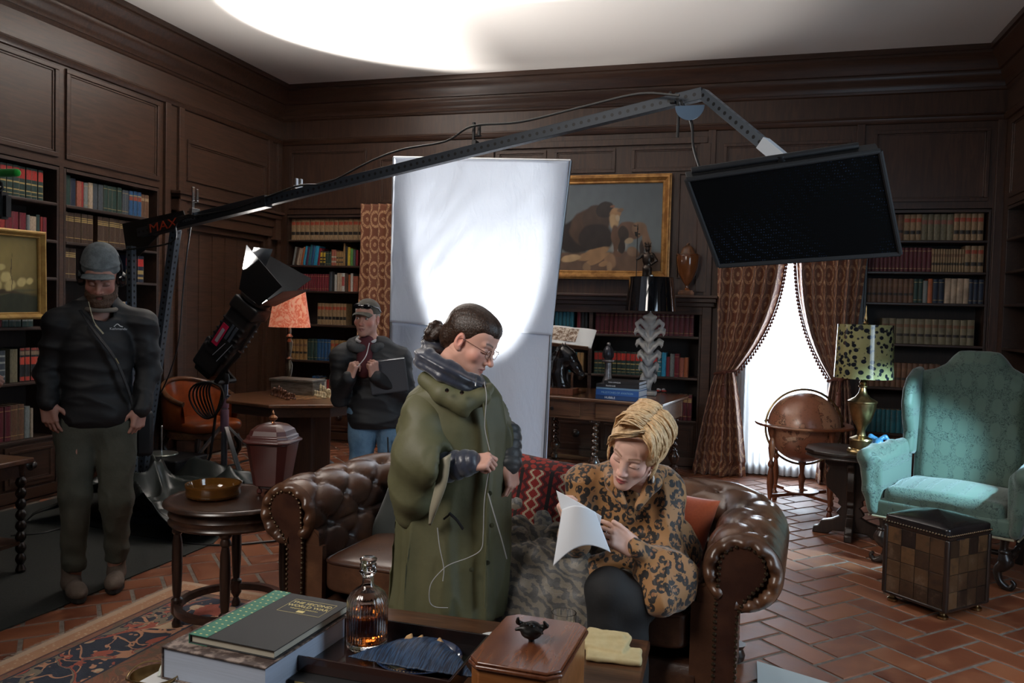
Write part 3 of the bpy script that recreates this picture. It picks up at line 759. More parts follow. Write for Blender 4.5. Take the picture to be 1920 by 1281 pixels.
# seat
sd = SD((-.42, -.08, .28), (.42, .68, .54), h)
sd.box(Matrix.Translation((0, .27, .405)), (.33, .30, .075), .05); sd.ell((0, .26, .46), (.30, .26, .05), k=.05)
obj('seat', sd.mesh('seat'), TEAL, AC, ang=180)
sd = SD((-.46, -.09, .26), (.46, .7, .42), h); sd.box(Matrix.Translation((0, .29, .345)), (.375, .325, .055), .02)
obj('seat_rail', sd.mesh('rail'), TEAL, AC, ang=180)
RAIL = mat('gimp_braid', (.30, .26, .17), .8)
for sg in (-1, 1):
    # wing: side view outline in (y,z) -> use frame with local x = chair y
    Mw = Matrix.Translation((sg*.352, 0, 0)) @ Matrix.Rotation(pi/2, 4, 'Z')
    wing = [(.74, 1.19), (.64, 1.18), (.53, 1.13), (.46, 1.05), (.44, .95), (.47, .84), (.51, .76), (.50, .62), (.62, .6), (.70, .8)]
    sd = SD((min(sg*.5, sg*.2), .25, .5), (max(sg*.5, sg*.2), .95, 1.28), h)
    sd.extr(Mw, wing, .036, .033)
    obj('wing', sd.mesh('wing'), TEAL, AC, ang=180)
    # arm: outward scroll
    sd = SD((min(sg*.6, sg*.2), -.22, .24), (max(sg*.6, sg*.2), .66, .82), h)
    sd.extr(Matrix.Translation((sg*.375, 0, 0)) @ Matrix.Rotation(pi/2, 4, 'Z'), [(-.03, .30), (.6, .30), (.6, .66), (.45, .68), (.2, .655), (.05, .66), (-.05, .66), (-.06, .56)], .04, .035)
    sd.chain([(sg*.42, -.075, .655), (sg*.425, .1, .655), (sg*.40, .35, .67), (sg*.37, .58, .69)], [.052, .055, .045, .03], k=.035)
    sd.chain([(sg*.42, -.06, .64), (sg*.405, -.055, .45), (sg*.385, -.04, .33)], [.045, .032, .026], k=.03)
    obj('arm', sd.mesh('arm'), TEAL, AC, ang=180)
    obj('braid_trim', G().tube([(sg*.40, -.045, .292), (sg*.40, .6, .292)], .006, 6), RAIL, AC)
    # front leg: scrolled flat cabriole, rear leg straight
    g = G(); P = bez([(sg*.33, .0, .30), (sg*.325, .0, .22), (sg*.335, -.005, .15), (sg*.30, -.0, .10), (sg*.315, -.01, .04), (sg*.36, -.015, .012), (sg*.385, -.015, .04), (sg*.37, -.015, .06)], 6)
    g.tube(P, [.030, .028, .024, .022, .020, .020, .022, .026, .030, .034, .038, .040, .038, .036, .034, .032, .030, .027, .025, .024, .023, .022, .021, .02, .02, .02, .02, .02, .019, .018, .018, .017, .016, .015, .015, .014, .014, .013, .012, .011, .011, .010, .010][:len(P)], 10, up=(0, 1, 0))
    g.ball((sg*.33, -.0, .21), (.034, .034, .02)); g.ball((sg*.35, -.005, .155), (.03, .03, .03))
    obj('leg', g, EBON, AC)
    obj('leg', G().hexa([(sg*.30-.022, .60, .0), (sg*.30+.022, .60, 0), (sg*.30+.022, .65, 0), (sg*.30-.022, .65, 0), (sg*.31-.025, .57, .30), (sg*.31+.025, .57, .30), (sg*.31+.025, .63, .30), (sg*.31-.025, .63, .30)]), EBON, AC, bevel=.004)
    g = G(); g.tube([(sg*.32, .01, .13), (sg*.31, .6, .13)], [.016, .016], 10); g.ball((sg*.318, .3, .13), (.028, .05, .028)); g.ball((sg*.318, .16, .13), .022); g.ball((sg*.318, .46, .13), .022)
    obj('stretcher', g, EBON, AC)
g = G(); g.tube([(-.31, .28, .13), (.31, .28, .13)], .016, 10); g.ball((0, .28, .13), (.06, .03, .03)); obj('stretcher', g, EBON, AC)
obj('braid_trim', G().tube([(-.38, -.045, .292), (.38, -.045, .292)], .007, 6), RAIL, AC)

# ================= patchwork ottoman =================
OT = thing('storage_ottoman', 'square storage ottoman with black leather lid and patchwork leather sides on brass feet', 'ottoman', M=Matrix.Translation((1.01, 4.69, 0)) @ Matrix.Rotation(radians(-45), 4, 'Z'))
s = NT('patchwork_leather'); at = s.n('ShaderNodeAttribute', attribute_name='tint').outputs['Fac']
n1 = s.noise(9, 5, .7); n2 = s.noise(40, 4, .6)
c = s.mix(at, (.015, .009, .007), (.13, .065, .028)); c = s.mix(s.ramp(n1, .5, .78), c, (.17, .11, .07)); c = s.mix(s.ma('MULTIPLY', s.ramp(n1, .5, .3), .7), c, (.012, .008, .007))
s.p(col=c, rough=.4, coat=.2); s.bump(n2, .3, .002); PATCH = s.m
a = .172; g = G(); tint = []
for face in range(4):
    g.M = Matrix.Rotation(face*pi/2, 4, 'Z')
    for i in range(4):
        for j in range(4):
            x0 = -a+.012+i*(2*a-.024)/4; x1 = x0+(2*a-.024)/4-.003; z0 = .055+j*.088; z1 = z0+.085
            g.box((x0, -a-.004, z0), (x1, -a+.01, z1)); tint += [random.choice([0, .1, .25, .5, .6, .95, .35])]*8
g.M = Matrix(); me = mesh_of('patchwork', g); at = me.attributes.new('tint', 'FLOAT', 'POINT'); at.data.foreach_set('value', tint)
b = obj('body', G().box((-a, -a, .045), (a, a, .415)), EBON, OT, smooth=False, bevel=.006)
obj('patchwork_panels', me, PATCH, b, smooth=False, bevel=.002)
g = G()
for x in (-a, a):
    for y in (-a, a): g.box((x-.012, y-.012, .045), (x+.012, y+.012, .41))
g.box((-a-.008, -a-.008, .04), (a+.008, a+.008, .058)); obj('corner_piping', g, EBON, b, bevel=.008, seg=3)
lid = obj('lid_frame', G().box((-a-.008, -a-.008, .412), (a+.008, a+.008, .428)), EBON, OT, smooth=False, bevel=.004)
g = G(); sbox(g, (0, 0, .438), (a+.012, a+.012, .03), .14, 64, 24, lambda x, y, z: (x, y, z*(1+1.5*(1-x*x)*(1-y*y)) if z > 0 else z*.6))
obj('lid_cushion', g, mat('black_leather', (.010, .009, .010), .22, col2=(.02, .016, .015), bump=.12, bsc=140, coat=.4, cr=.15), OT, ang=180)
b2 = a+.012; obj('nailhead_trim', nails([(-b2, -b2, .431), (b2, -b2, .431), (b2, b2, .431), (-b2, b2, .431), (-b2, -b2, .431)], .006, .0165), NAIL, lid)
for x in (-a+.03, a-.03):
    for y in (-a+.03, a-.03): obj('foot', G().lathe([(.018, 0), (.026, .004), (.027, .014), (.016, .022), (.014, .03), (.024, .036), (.024, .046)], (x, y, 0), 16), BRASS, OT)
obj('hinge', G().box((a*.3, a+.004, .395), (a*.55, a+.012, .405)), STEEL, OT, smooth=False); obj('hinge', G().box((a+.004, -a*.65, .405), (a+.011, -a*.3, .41)), STEEL, OT, smooth=False)

# ================= oval lyre table beside the armchair =================
TT = thing('pedestal_table', 'dark oval-topped table on a carved lyre pedestal, holding the brass lamp', 'table', M=Matrix.Translation((.745, 5.99, 0)) @ Matrix.Rotation(radians(-10), 4, 'Z') @ Matrix.Diagonal((.84, .88, .925, 1)))
pts = [(.37*math.copysign(abs(cos(t))**.8, cos(t)), .30*math.copysign(abs(sin(t))**.8, sin(t))) for t in [2*pi*(i+.5)/12 for i in range(12)]]
obj('table_top', G().prism(pts, .625, .65).prism([(x*.96, y*.96) for x, y in pts], .605, .626), EBON, TT, bevel=.006, ang=30)
lyre = [(0, .60), (.20, .60), (.21, .54), (.17, .50), (.20, .44), (.19, .36), (.13, .31), (.09, .27), (.10, .24), (.07, .22), (.11, .17), (.08, .15), (.14, .12), (.22, .10), (.24, .06), (.28, .05), (.29, .0), (.17, .0), (.13, .03), (0, .035)]
for k in range(2):
    g = G(Matrix.Rotation(k*pi/2, 4, 'Z') @ Matrix.Translation((0, .03, 0)) @ rotx(90)); L = lyre if k == 0 else [(x*.8, z) for x, z in lyre]
    g.prism([(x, z) for x, z in L]+[(-x, z) for x, z in L[::-1][1:-1]], 0, .06); obj('lyre_support', g, EBON, TT, bevel=.008, ang=30)
obj('edge_beading', G().tube([(x*.97, y*.97, .605) for x, y in pts+pts[:1]], .009, 8), EBON, TT)

# ================= floor globe =================
GC = V((.47, 6.72, 0)); GL = thing('floor_globe', 'antique brown terrestrial globe in a turned wooden floor stand by the window', 'globe', loc=GC)
s = NT('globe_map'); co = s.co((1, 1, 1)); n = s.noise(3.4, 9, .62, co); land = s.ramp(n, .505, .515); ed = s.ramp(s.ma('ABSOLUTE', s.ma('SUBTRACT', n, .51)), .0, .012); fine = s.noise(60, 4, .6)
c = s.mix(land, (.30, .115, .065), (.42, .20, .115)); c = s.mix(ed, (.06, .022, .012), c); c = s.mix(s.ma('MULTIPLY', s.ramp(fine, .55, .7), .5), c, (.10, .04, .022))
s.p(col=c, rough=.3, coat=.3, cr=.25); GM = s.m
gr = .272; gz = .645
g = G(); g.ball((0, 0, gz), gr, 56, 36, R=Matrix.Rotation(radians(23), 3, 'Y')); obj('globe_ball', g, GM, GL, ang=180)
RED = wood('reddish_mahogany', (.12, .035, .015), (.24, .075, .03), .28, 2, coat=.5); REDH = wood('reddish_mahogany_ring', (.12, .035, .015), (.24, .075, .03), .28, 0, coat=.5)
obj('horizon_ring', G().lathe([(.298, .655), (.362, .655), (.369, .664), (.362, .674), (.298, .674), (.298, .655)], n=72), REDH, GL)
g = G(Matrix.Translation((0, 0, gz)) @ Matrix.Rotation(radians(12), 4, 'Z'))
g.tube([(.294*cos(2*pi*i/72), 0, .294*sin(2*pi*i/72)) for i in range(73)], .0085, 8); obj('meridian_ring', g, BRASS, GL)
legp = [(.018, 0), (.022, .02), (.014, .05), (.026, .07), (.012, .10), (.018, .16), (.027, .26), (.024, .32), (.014, .40), (.024, .42), (.024, .44), (.012, .47), (.019, .52), (.026, .58), (.02, .64), (.014, .68), (.022, .72), (.024, .775)]
legp = [(a, b*.655/.775) for a, b in legp]
for k in range(4):
    an = radians(38+90*k); lx, ly = .305*cos(an), .305*sin(an)
    l = obj('leg', G().lathe(legp, (lx, ly, 0), 14), RED, GL); obj('caster', G().ball((lx, ly, .018), (.02, .02, .018)), BRASS, l)
g = G(); 
for k in (0, 1):
    an = radians(38+90*k); g.bar((.3*cos(an), .3*sin(an), .12), (-.3*cos(an), -.3*sin(an), .12), .03, .025)
obj('cross_stretcher', g, REDH, GL, bevel=.004); obj('centre_post', G().lathe([(.05, .135), (.05, .15), (.02, .16), (.02, .20), (.03, .24), (.015, .28), (.02, .33), (.03, .372)], n=16), RED, GL)
obj('stretcher_shelf', G().lathe([(.001, .133), (.13, .133), (.135, .14), (.13, .148), (.001, .148)], n=32), REDH, GL)

# ================= library table with spiral legs =================
c1 = V((-1.75, 6.86, 0)); c2 = V((-.53, 6.53, 0)); LM = Matrix.Translation((-1.28, 6.76, 0)) @ Matrix.Rotation(radians(-10), 4, 'Z')
LT_ = thing('library_table', 'walnut library table with spiral-twist legs behind the sofa, holding books and the horse bust', 'table', M=LM)
tl, tr, td = -.72, .67, .90
obj('table_top', G().box((tl, -.0, .742), (tr, td, .77)), wood('walnut_top', (.085, .035, .016), (.20, .085, .038), .25, 0, coat=.5), LT_, bevel=.008, seg=3)
obj('apron', G().box((tl+.05, .05, .58), (tr-.05, .07, .742)).box((tl+.05, td-.07, .58), (tr-.05, td-.05, .742)).box((tl+.05, .07, .58), (tl+.07, td-.07, .742)).box((tr-.07, .07, .58), (tr-.05, td-.07, .742)), WALN, LT_, smooth=False, bevel=.004)
for k in range(2):
    a = tl+.16+k*.64; d_ = obj('drawer', G().box((a, .035, .60), (a+.5, .05, .725)), WALN, LT_, smooth=False, bevel=.005)
    obj('knob', G(Matrix.Translation((a+.25, .035, .66)) @ rotx(90)).lathe([(.01, 0), (.008, .01), (.018, .018), (.016, .03), (.001, .034)], n=14), EBON, d_)
def twist(x, y):
    g = G(); g.box((x-.04, y-.04, .56), (x+.04, y+.04, .742)); g.box((x-.035, y-.035, .0), (x+.035, y+.035, .07))
    P = []; g.lathe([(.02, .07), (.045, .09), (.045, .12), (.02, .14), (.032, .16), (.052, .205), (.052, .22), (.032, .25), (.024, .27)], (x, y, 0), 18)
    g.grid(lambda u, v: (x+(.025+.009*cos(2*pi*u*1+2*pi*v*5.5))*cos(2*pi*u), y+(.025+.009*cos(2*pi*u+2*pi*v*5.5))*sin(2*pi*u), .26+.31*v), 20, 60, cu=True)
    return g
ZW = wood('dark_turned_walnut', (.03, .014, .009), (.10, .04, .02), .18, 2, coat=.8)
for x in (tl+.12, .06, tr-.10):
    for y in (.10, td-.10):
        obj('leg', twist(x, y), ZW, LT_, bevel=0)
for y in (.10, td-.10): obj('stretcher', G().box((tl+.12, y-.02, .09), (tr-.10, y+.02, .125)), WALN, LT_, smooth=False, bevel=.004)

# ================= octagonal chess table =================
CT = thing('games_table', 'dark octagonal games table with an inlaid chessboard top near the door', 'table', M=Matrix.Translation((-3.42, 5.80, 0)) @ Matrix.Rotation(radians(-14.6), 4, 'Z'))
r8 = .60; oct_ = [(r8*cos(radians(22.5+45*i)), r8*sin(radians(22.5+45*i))) for i in range(8)]
sc_ = lambda k: [(x*k, y*k) for x, y in oct_]
obj('table_top', G().prism(sc_(1), .735, .76), WALN, CT, bevel=.006, ang=30); obj('apron', G().prism(sc_(.93), .66, .735), WOODH, CT, smooth=False, bevel=.004)
g = G(Matrix.Rotation(radians(66), 4, 'Z')); q = .05
for i in range(8):
    for j in range(8): g.box((-4*q+i*q, -4*q+j*q, .7602), (-3*q+i*q, -4*q+(j+1)*q, .7615), (i+j) % 2)
g.box((-4*q-.02, -4*q-.02, .7601), (4*q+.02, 4*q+.02, .7605), 0)
obj('chessboard', g, [mat('dark_square', (.08, .03, .012), .3), mat('light_square', (.38, .20, .085), .3)], CT, smooth=False)
obj('pedestal', G().prism([(x*.42, y*.42) for x, y in oct_], .10, .66), WOOD, CT, smooth=False, bevel=.02); obj('plinth', G().prism([(x*.58, y*.58) for x, y in oct_], .0, .10), WOOD, CT, smooth=False, bevel=.012)

# ================= leather tub chairs by the chess table =================
s = NT('tan_leather'); n = s.noise(5, 5, .6); s.p(col=s.mix(s.ramp(n, .35, .7), (.20, .040, .010), (.36, .085, .020)), rough=.28, coat=.3, cr=.2); s.bump(s.noise(90, 4), .15, .002); TAN = s.m
def tub(label, loc, rz):
    t = thing('tub_chair', label, 'chair', loc, rz)
    def back(sgn):
        def f(u, v):
            a = radians(-25+230*u); hgt = .44+.02+v*(.20+.18*sin(pi*u)**1.3); r = .29+.03*v+sgn*.028*sin(pi*min(1, v*.9+.08))**.5
            return (r*cos(a), .27+r*sin(a)*.95, hgt-.06)
        return f
    g = G(); g.grid(back(1), 40, 10); g.grid(back(-1), 40, 10); obj('back', g, TAN, t, ang=180)
    g = G(); P = [(.32*cos(radians(-27+234*i/40)), .27+.32*.95*sin(radians(-27+234*i/40)), .42+.20+.18*sin(pi*i/40)**1.3) for i in range(41)]; g.tube(P, .022, 10); obj('top_rail', g, WALN, t)
    g = G(); sbox(g, (0, .24, .41), (.27, .27, .06), .4); obj('seat', g, TAN, t, ang=180)
    obj('seat_frame', G().lathe([(.27, .30), (.29, .31), (.29, .36), (.27, .37)], (0, .25, 0), 32), WALN, t)
    for x in (-.2, .2):
        for y in (.04, .44): obj('leg', G().tube(bez([(x, y, .32), (x*1.12, y+(-.02 if y < .2 else .03), .22), (x*.98, y, .10), (x*1.15, y+(-.03 if y < .2 else .05), .0)], 5), [.028]*4+[.024]*4+[.018]*4+[.014]*3+[.018], 8), EBON, t)
    return t
tub('rust-orange leather tub chair by the door, behind the metal lamp stand', (-4.40, 6.12, 0), radians(75))
tub('rust-orange leather tub chair tucked under the chess table, beside the man in the cap', (-2.66, 6.28, 0), radians(-52))

# ================= round side table and coffee table =================
RT = thing('side_table', 'dark round side table with turned legs and ring stretcher at the sofa arm', 'table', (-2.25, 3.22, 0), radians(-16))
DK = wood('dark_mahogany', (.022, .011, .008), (.06, .028, .016), .3, 0, coat=.5); DKZ = wood('dark_mahogany_turned', (.016, .009, .007), (.045, .022, .014), .3, 2, coat=.5)
obj('table_top', G().lathe([(.001, .602), (.25, .602), (.262, .600), (.27, .603), (.285, .605), (.295, .598), (.298, .589), (.285, .58), (.001, .58)], n=64), DK, RT, ang=50)
obj('apron', G().lathe([(.25, .50), (.268, .50), (.275, .51), (.268, .52), (.268, .535), (.275, .545), (.268, .56), (.268, .58), (.25, .58), (.25, .50)], n=64), DK, RT)
lp = [(.012, 0), (.02, .012), (.022, .03), (.012, .055), (.02, .07), (.026, .08), (.026, .14), (.016, .15), (.02, .18), (.024, .30), (.022, .40), (.016, .44), (.024, .45), (.024, .46), (.018, .475), (.03, .49), (.03, .58)]
for k in range(4):
    an = radians(45+90*k); obj('leg', G().lathe(lp, (.235*cos(an), .235*sin(an), 0), 16), DKZ, RT)
obj('ring_stretcher', G().lathe([(.215, .095), (.245, .095), (.245, .125), (.215, .125), (.215, .095)], n=64), DK, RT, ang=30)
CTM = Matrix.Translation((-.955, 2.09, 0)) @ Matrix.Rotation(radians(1.5), 4, 'Z')
CF = thing('coffee_table', 'low dark wooden coffee table in the foreground, crowded with books, tray and box', 'table', M=CTM)
s = wood('coffee_table_top', (.050, .020, .010), (.125, .052, .024), .32, 0, coat=.3)
obj('table_top', G().box((-.64, -.62, .415), (.71, .50, .447)), s, CF, bevel=.006)
obj('apron', G().box((-.58, -.56, .33), (.67, .44, .415)), WOODH, CF, smooth=False, bevel=.004)
for x in (-.56, .63):
    for y in (-.54, .42): obj('leg', G().box((x-.035, y-.035, 0), (x+.035, y+.035, .415)), WOOD, CF, smooth=False, bevel=.006)
# small turned table at the left edge of the frame
LTb = thing('console_table', 'dark side table with bobbin-turned legs, only its corner at the left edge', 'table', loc=(-3.86, 3.22, 0))
obj('table_top', G().box((-.5, -.3, .60), (.15, .3, .63)), WALN, LTb, bevel=.006)
for x in (-.45, .11):
    for y in (-.25, .25): obj('leg', G().lathe([(.02, 0), (.028, .02), (.015, .05)]+[(.014+.014*abs(sin(pi*(z-.05)/.06)), z) for z in [.05+i*.01 for i in range(50)]]+[(.02, .56), (.026, .60)], (x, y, 0), 12), EBON, LTb)
obj('apron', G().box((-.46, -.26, .53), (.12, .26, .60)), WOODH, LTb, smooth=False)
obj('lower_shelf', G().box((-.46, -.26, .16), (.12, .26, .18)), WOODH, LTb, smooth=False)
# ================= curtains, cloth, paintings, rug, mats =================
def pat_mesh(name, fn, nu, nv):
    """grid whose fn returns (point, (u,v)); uv kept as attribute 'pat'"""
    vs = []; uv = []
    for i in range(nu):
        for j in range(nv):
            p, q = fn(i/(nu-1), j/(nv-1)); vs.append(tuple(p)); uv += [q[0], q[1], 0]
    me = bpy.data.meshes.new(name); me.from_pydata(vs, [], [(i*nv+j, (i+1)*nv+j, (i+1)*nv+j+1, i*nv+j+1) for i in range(nu-1) for j in range(nv-1)])
    a = me.attributes.new('pat', 'FLOAT_VECTOR', 'POINT'); a.data.foreach_set('vector', uv); return me
s = NT('rust_damask'); at = s.n('ShaderNodeAttribute', attribute_name='pat').outputs['Vector']
nw = s.noise(16, 3, .5, at); U, W, _ = s.sep(at)[:3]
U = s.ma('ADD', U, s.ma('MULTIPLY', nw, .02)); 
def med(s, U, W, off, a=.19, b=.27):
    u = s.ma('MULTIPLY', s.ma('SUBTRACT', s.ma('FRACT', s.ma('ADD', s.ma('DIVIDE', U, a), off)), .5), 1.0)
    w_ = s.ma('MULTIPLY', s.ma('SUBTRACT', s.ma('FRACT', s.ma('ADD', s.ma('DIVIDE', W, b), off)), .5), .95)
    return s.ma('POWER', s.ma('ADD', s.ma('POWER', s.ma('ABSOLUTE', u), 1.7), s.ma('POWER', s.ma('ABSOLUTE', w_), 1.7)), .59)
dm = s.ma('MINIMUM', med(s, U, W, 0.0), med(s, U, W, .5))
rg = s.ma('SINE', s.ma('MULTIPLY_ADD', s.noise(40, 3, .6, at), 1.8, s.ma('MULTIPLY', dm, 25)))
lace = s.vor(60, at, 'DISTANCE_TO_EDGE')
ptn = s.ma('MULTIPLY', s.ramp(rg, .0, .55), s.ramp(lace, .0, .12))
s.p(col=s.mix(ptn, (.19, .058, .024), (.58, .34, .18)), rough=.6, sheen=.3); s.bump(ptn, .25, .002); DAMASK = s.m
TASS = mat('dark_red_tassel', (.10, .028, .015), .8, bump=.5, bsc=150)
def curtain(label, tie, xtop, xbot, xtie, zt, ztie, y0, flip=0, nple=6, fringe=None, group=None):
    """xtop/xbot/xtie = (left,right) at each level; fringe: which edge carries tassels"""
    t = thing('curtain', label, 'curtain', ((xbot[0]+xbot[1])/2, y0, 0))
    def ed(z):
        if z >= ztie: f = ((z-ztie)/(zt-ztie)); k = [f**.62, f**.9]
        else: f = (ztie-z)/ztie; k = [f**.75]*2
        a, b = (xtop if z >= ztie else xbot)
        if z >= ztie:
            fl = f**.9; fr = f**.9; bow = .55*sin(pi*min(1, f*1.02))*.12
            if fringe == 'right': return xtie[0]+(a-xtie[0])*fl, xtie[1]+(b-xtie[1])*(1-max(0, 1-f)**3.1)
            if fringe == 'left': return xtie[0]+(a-xtie[0])*(1-max(0, 1-f)**3.1), xtie[1]+(b-xtie[1])*fl
        return xtie[0]+(a-xtie[0])*k[0], xtie[1]+(b-xtie[1])*k[0]
    Wd = 1.25*abs(xtop[1]-xtop[0])+.35
    def fn(u, v):
        z = zt*(1-v)+.005; a, b = ed(z); w = b-a; amp = .035+.012*sin(9*u+1)
        if tie: amp *= .55+.9*min(1, abs(z-ztie)/.5)
        ph = 2*pi*nple*u+.5*sin(z*2.2)+.35*sin(5*u+z); y = amp*cos(ph)+.01*sin(17*u+z*3); x = a+w*u+.012*sin(ph*1+.8)*(w/.5)
        if z < .12: x += .02*sin(31*u); y += -.05*(1-z/.12)*(1+sin(13*u))*.5
        return (x, y0+y, z), (Wd*u, z)
    if not tie: ed = lambda z: xtop
    me = pat_mesh('drape', fn, 130, 110); obj('drape', me, DAMASK, t, world=True, ang=180, solid=.004)
    if tie:
        g = G(); c = V(((xtie[0]+xtie[1])/2, y0, ztie)); w = (xtie[1]-xtie[0])/2+.012
        g.tube([(c.x+w*cos(a), y0+.055*sin(a), ztie+.02*cos(a+.5)) for a in [2*pi*i/24 for i in range(25)]], .014, 8)
        g.ball((c.x, y0-.06, ztie), .022); g.tube([(c.x, y0-.062, ztie), (c.x-.008, y0-.07, ztie-.12)], [.010, .010], 8)
        g.lathe([(.006, 0), (.02, -.012), (.016, -.03), (.021, -.04), (.026, -.13), (.001, -.132)], (c.x-.008, y0-.07, ztie-.10), 14)
        obj('tieback_tassel', g, TASS, t, world=True)
        g = G(); n = 44; e = 1 if fringe == 'right' else 0; P = []
        for i in range(n):
            z = ztie+.01+(zt-ztie-.02)*(i/(n-1))**1.25; x = ed(z)[e]; P.append((x+(.006 if e else -.006), y0-.02, z))
        g.tube(P, .006, 6)
        # even spacing of little bobbles
        acc = 0; q = .034
        for a, b in zip(P[:-1], P[1:]):
            a = V(a); b = V(b); L = (b-a).length
            while acc < L:
                p = a.lerp(b, acc/L)+V((.012 if e else -.012, 0, -.012)); g.lathe([(.002, .020), (.008, .010), (.005, .002), (.012, -.010), (.012, -.022), (.001, -.027)], p, 7); acc += q
            acc -= L
        tag(obj('bobble_fringe', g, TASS, t, world=True), 'dark bobble fringe')
    return t
curtain('straight patterned rust curtain hanging beside the back left bookcase, partly behind the white cloth', False, (-4.0, -3.52), (-4.0, -3.52), None, 2.585, 1, 7.90, nple=5)
curtain('left patterned rust curtain of the bright window, tied back with a tassel', True, (-.29, .34), (-.45, .06), (-.245, -.085), 2.5, .97, 7.83, fringe='right')
curtain('right patterned rust curtain of the bright window, behind the globe', True, (.42, 1.06), (.66, 1.02), (.76, .915), 2.5, .95, 7.83, fringe='left', nple=6)
# sheer
s = NT('white_sheer'); tr = s.n('ShaderNodeBsdfTranslucent', {0: (.82, .85, .88)}); df = s.n('ShaderNodeBsdfDiffuse', {0: (.80, .82, .85)}); tp = s.n('ShaderNodeBsdfTransparent', {0: (1, 1, 1)})
m1 = s.n('ShaderNodeMixShader', {0: .35}); s.t.links.new(tr.outputs[0], m1.inputs[1]); s.t.links.new(df.outputs[0], m1.inputs[2])
m2 = s.n('ShaderNodeMixShader', {0: .14}); s.t.links.new(m1.outputs[0], m2.inputs[1]); s.t.links.new(tp.outputs[0], m2.inputs[2]); s.t.links.new(m2.outputs[0], s.out.inputs[0]); SHEER = s.m
t = thing('sheer_curtain', 'long white sheer curtain over the bright window, between the two rust curtains', 'curtain', (.4, 7.95, 0))
for a, b in ((-.12, .40), (.38, .92)):
    def fn(u, v, a=a, b=b):
        x = a+(b-a)*u; z = .02+2.46*(1-v); return (x+.006*sin(60*u), 7.94+.016*sin(2*pi*9*u+.4*sin(z*2)), z), (u, v)
    obj('sheer_panel', pat_mesh('sheer', fn, 110, 24), SHEER, t, world=True, ang=180)
obj('curtain_rod', G().tube([(-.36, 7.93, 2.515), (1.12, 7.93, 2.515)], .014, 10), EBON, t, world=True)

# white bounce cloth on a frame
s = NT('white_cloth'); n = s.noise(3, 4, .5)
tr = s.n('ShaderNodeBsdfTranslucent', {0: (.70, .74, .82)}); mx = s.n('ShaderNodeMixShader', {0: .18}); s.p(col=(.70, .78, .92), rough=.8)  # cool daylight tint put into the white cloth's own colour
s.bump(s.noise(14, 5, .55, s.co((1, 1, .35)), 1.2), .35, .02)
s.t.links.new(s.b.outputs[0], mx.inputs[1]); s.t.links.new(tr.outputs[0], mx.inputs[2]); s.t.links.new(mx.outputs[0], s.out.inputs[0]); CLOTH = s.m
t = thing('bounce_cloth', 'tall white cloth stretched on a frame, brightly lit, behind the woman in the green poncho', 'screen', (-1.9, 5.6, 0))
def fnu(u, v):
    xl = -2.555-.01*v; xr = -1.225-.085*v; x = xl+(xr-xl)*u; z = 2.615-.06*u-1.225*v; w = (u*(1-u)*4)
    y = 5.6+.012*sin(7*u+3*v)*w+.010*noise.noise(V((u*6, v*3, 1)))+.006*noise.noise(V((u*14+v*6, v*5, 3)))-.015*v*w
    return (x, y, z), (u, v)
obj('upper_cloth', pat_mesh('upper', fnu, 70, 60), CLOTH, t, world=True, ang=180, solid=.002)
def fnl(u, v):
    xl = -2.555-.02*v; xr = -1.315-.03*v; x = xl+(xr-xl)*u; z = 1.39-.04*u*(1-v)-1.34*v
    y = 5.62+.035*noise.noise(V((u*7, v*.9, 5)))*(.3+v)+.03*sin(u*19+2*sin(v*3))*v*.8
    return (x, y, z), (u, v)
obj('lower_cloth', pat_mesh('lower', fnl, 90, 50), CLOTH, t, world=True, ang=180, solid=.002)
g = G(); P = [(-2.57, 5.64, .012), (-2.565, 5.615, 2.62), (-1.215, 5.615, 2.56), (-1.325, 5.62, 1.36), (-1.365, 5.64, .012)]
g.tube(P[:2], .010, 8); g.tube(P[1:3], .010, 8); g.tube(P[2:], .010, 8)
obj('frame', g, STEEL, t, world=True); obj('tie_cord', G().tube(bez([(-2.50, 5.59, 2.57), (-2.47, 5.585, 2.50), (-2.42, 5.58, 2.55), (-2.36, 5.58, 2.54)]), .003, 5), BLACK, t, world=True)

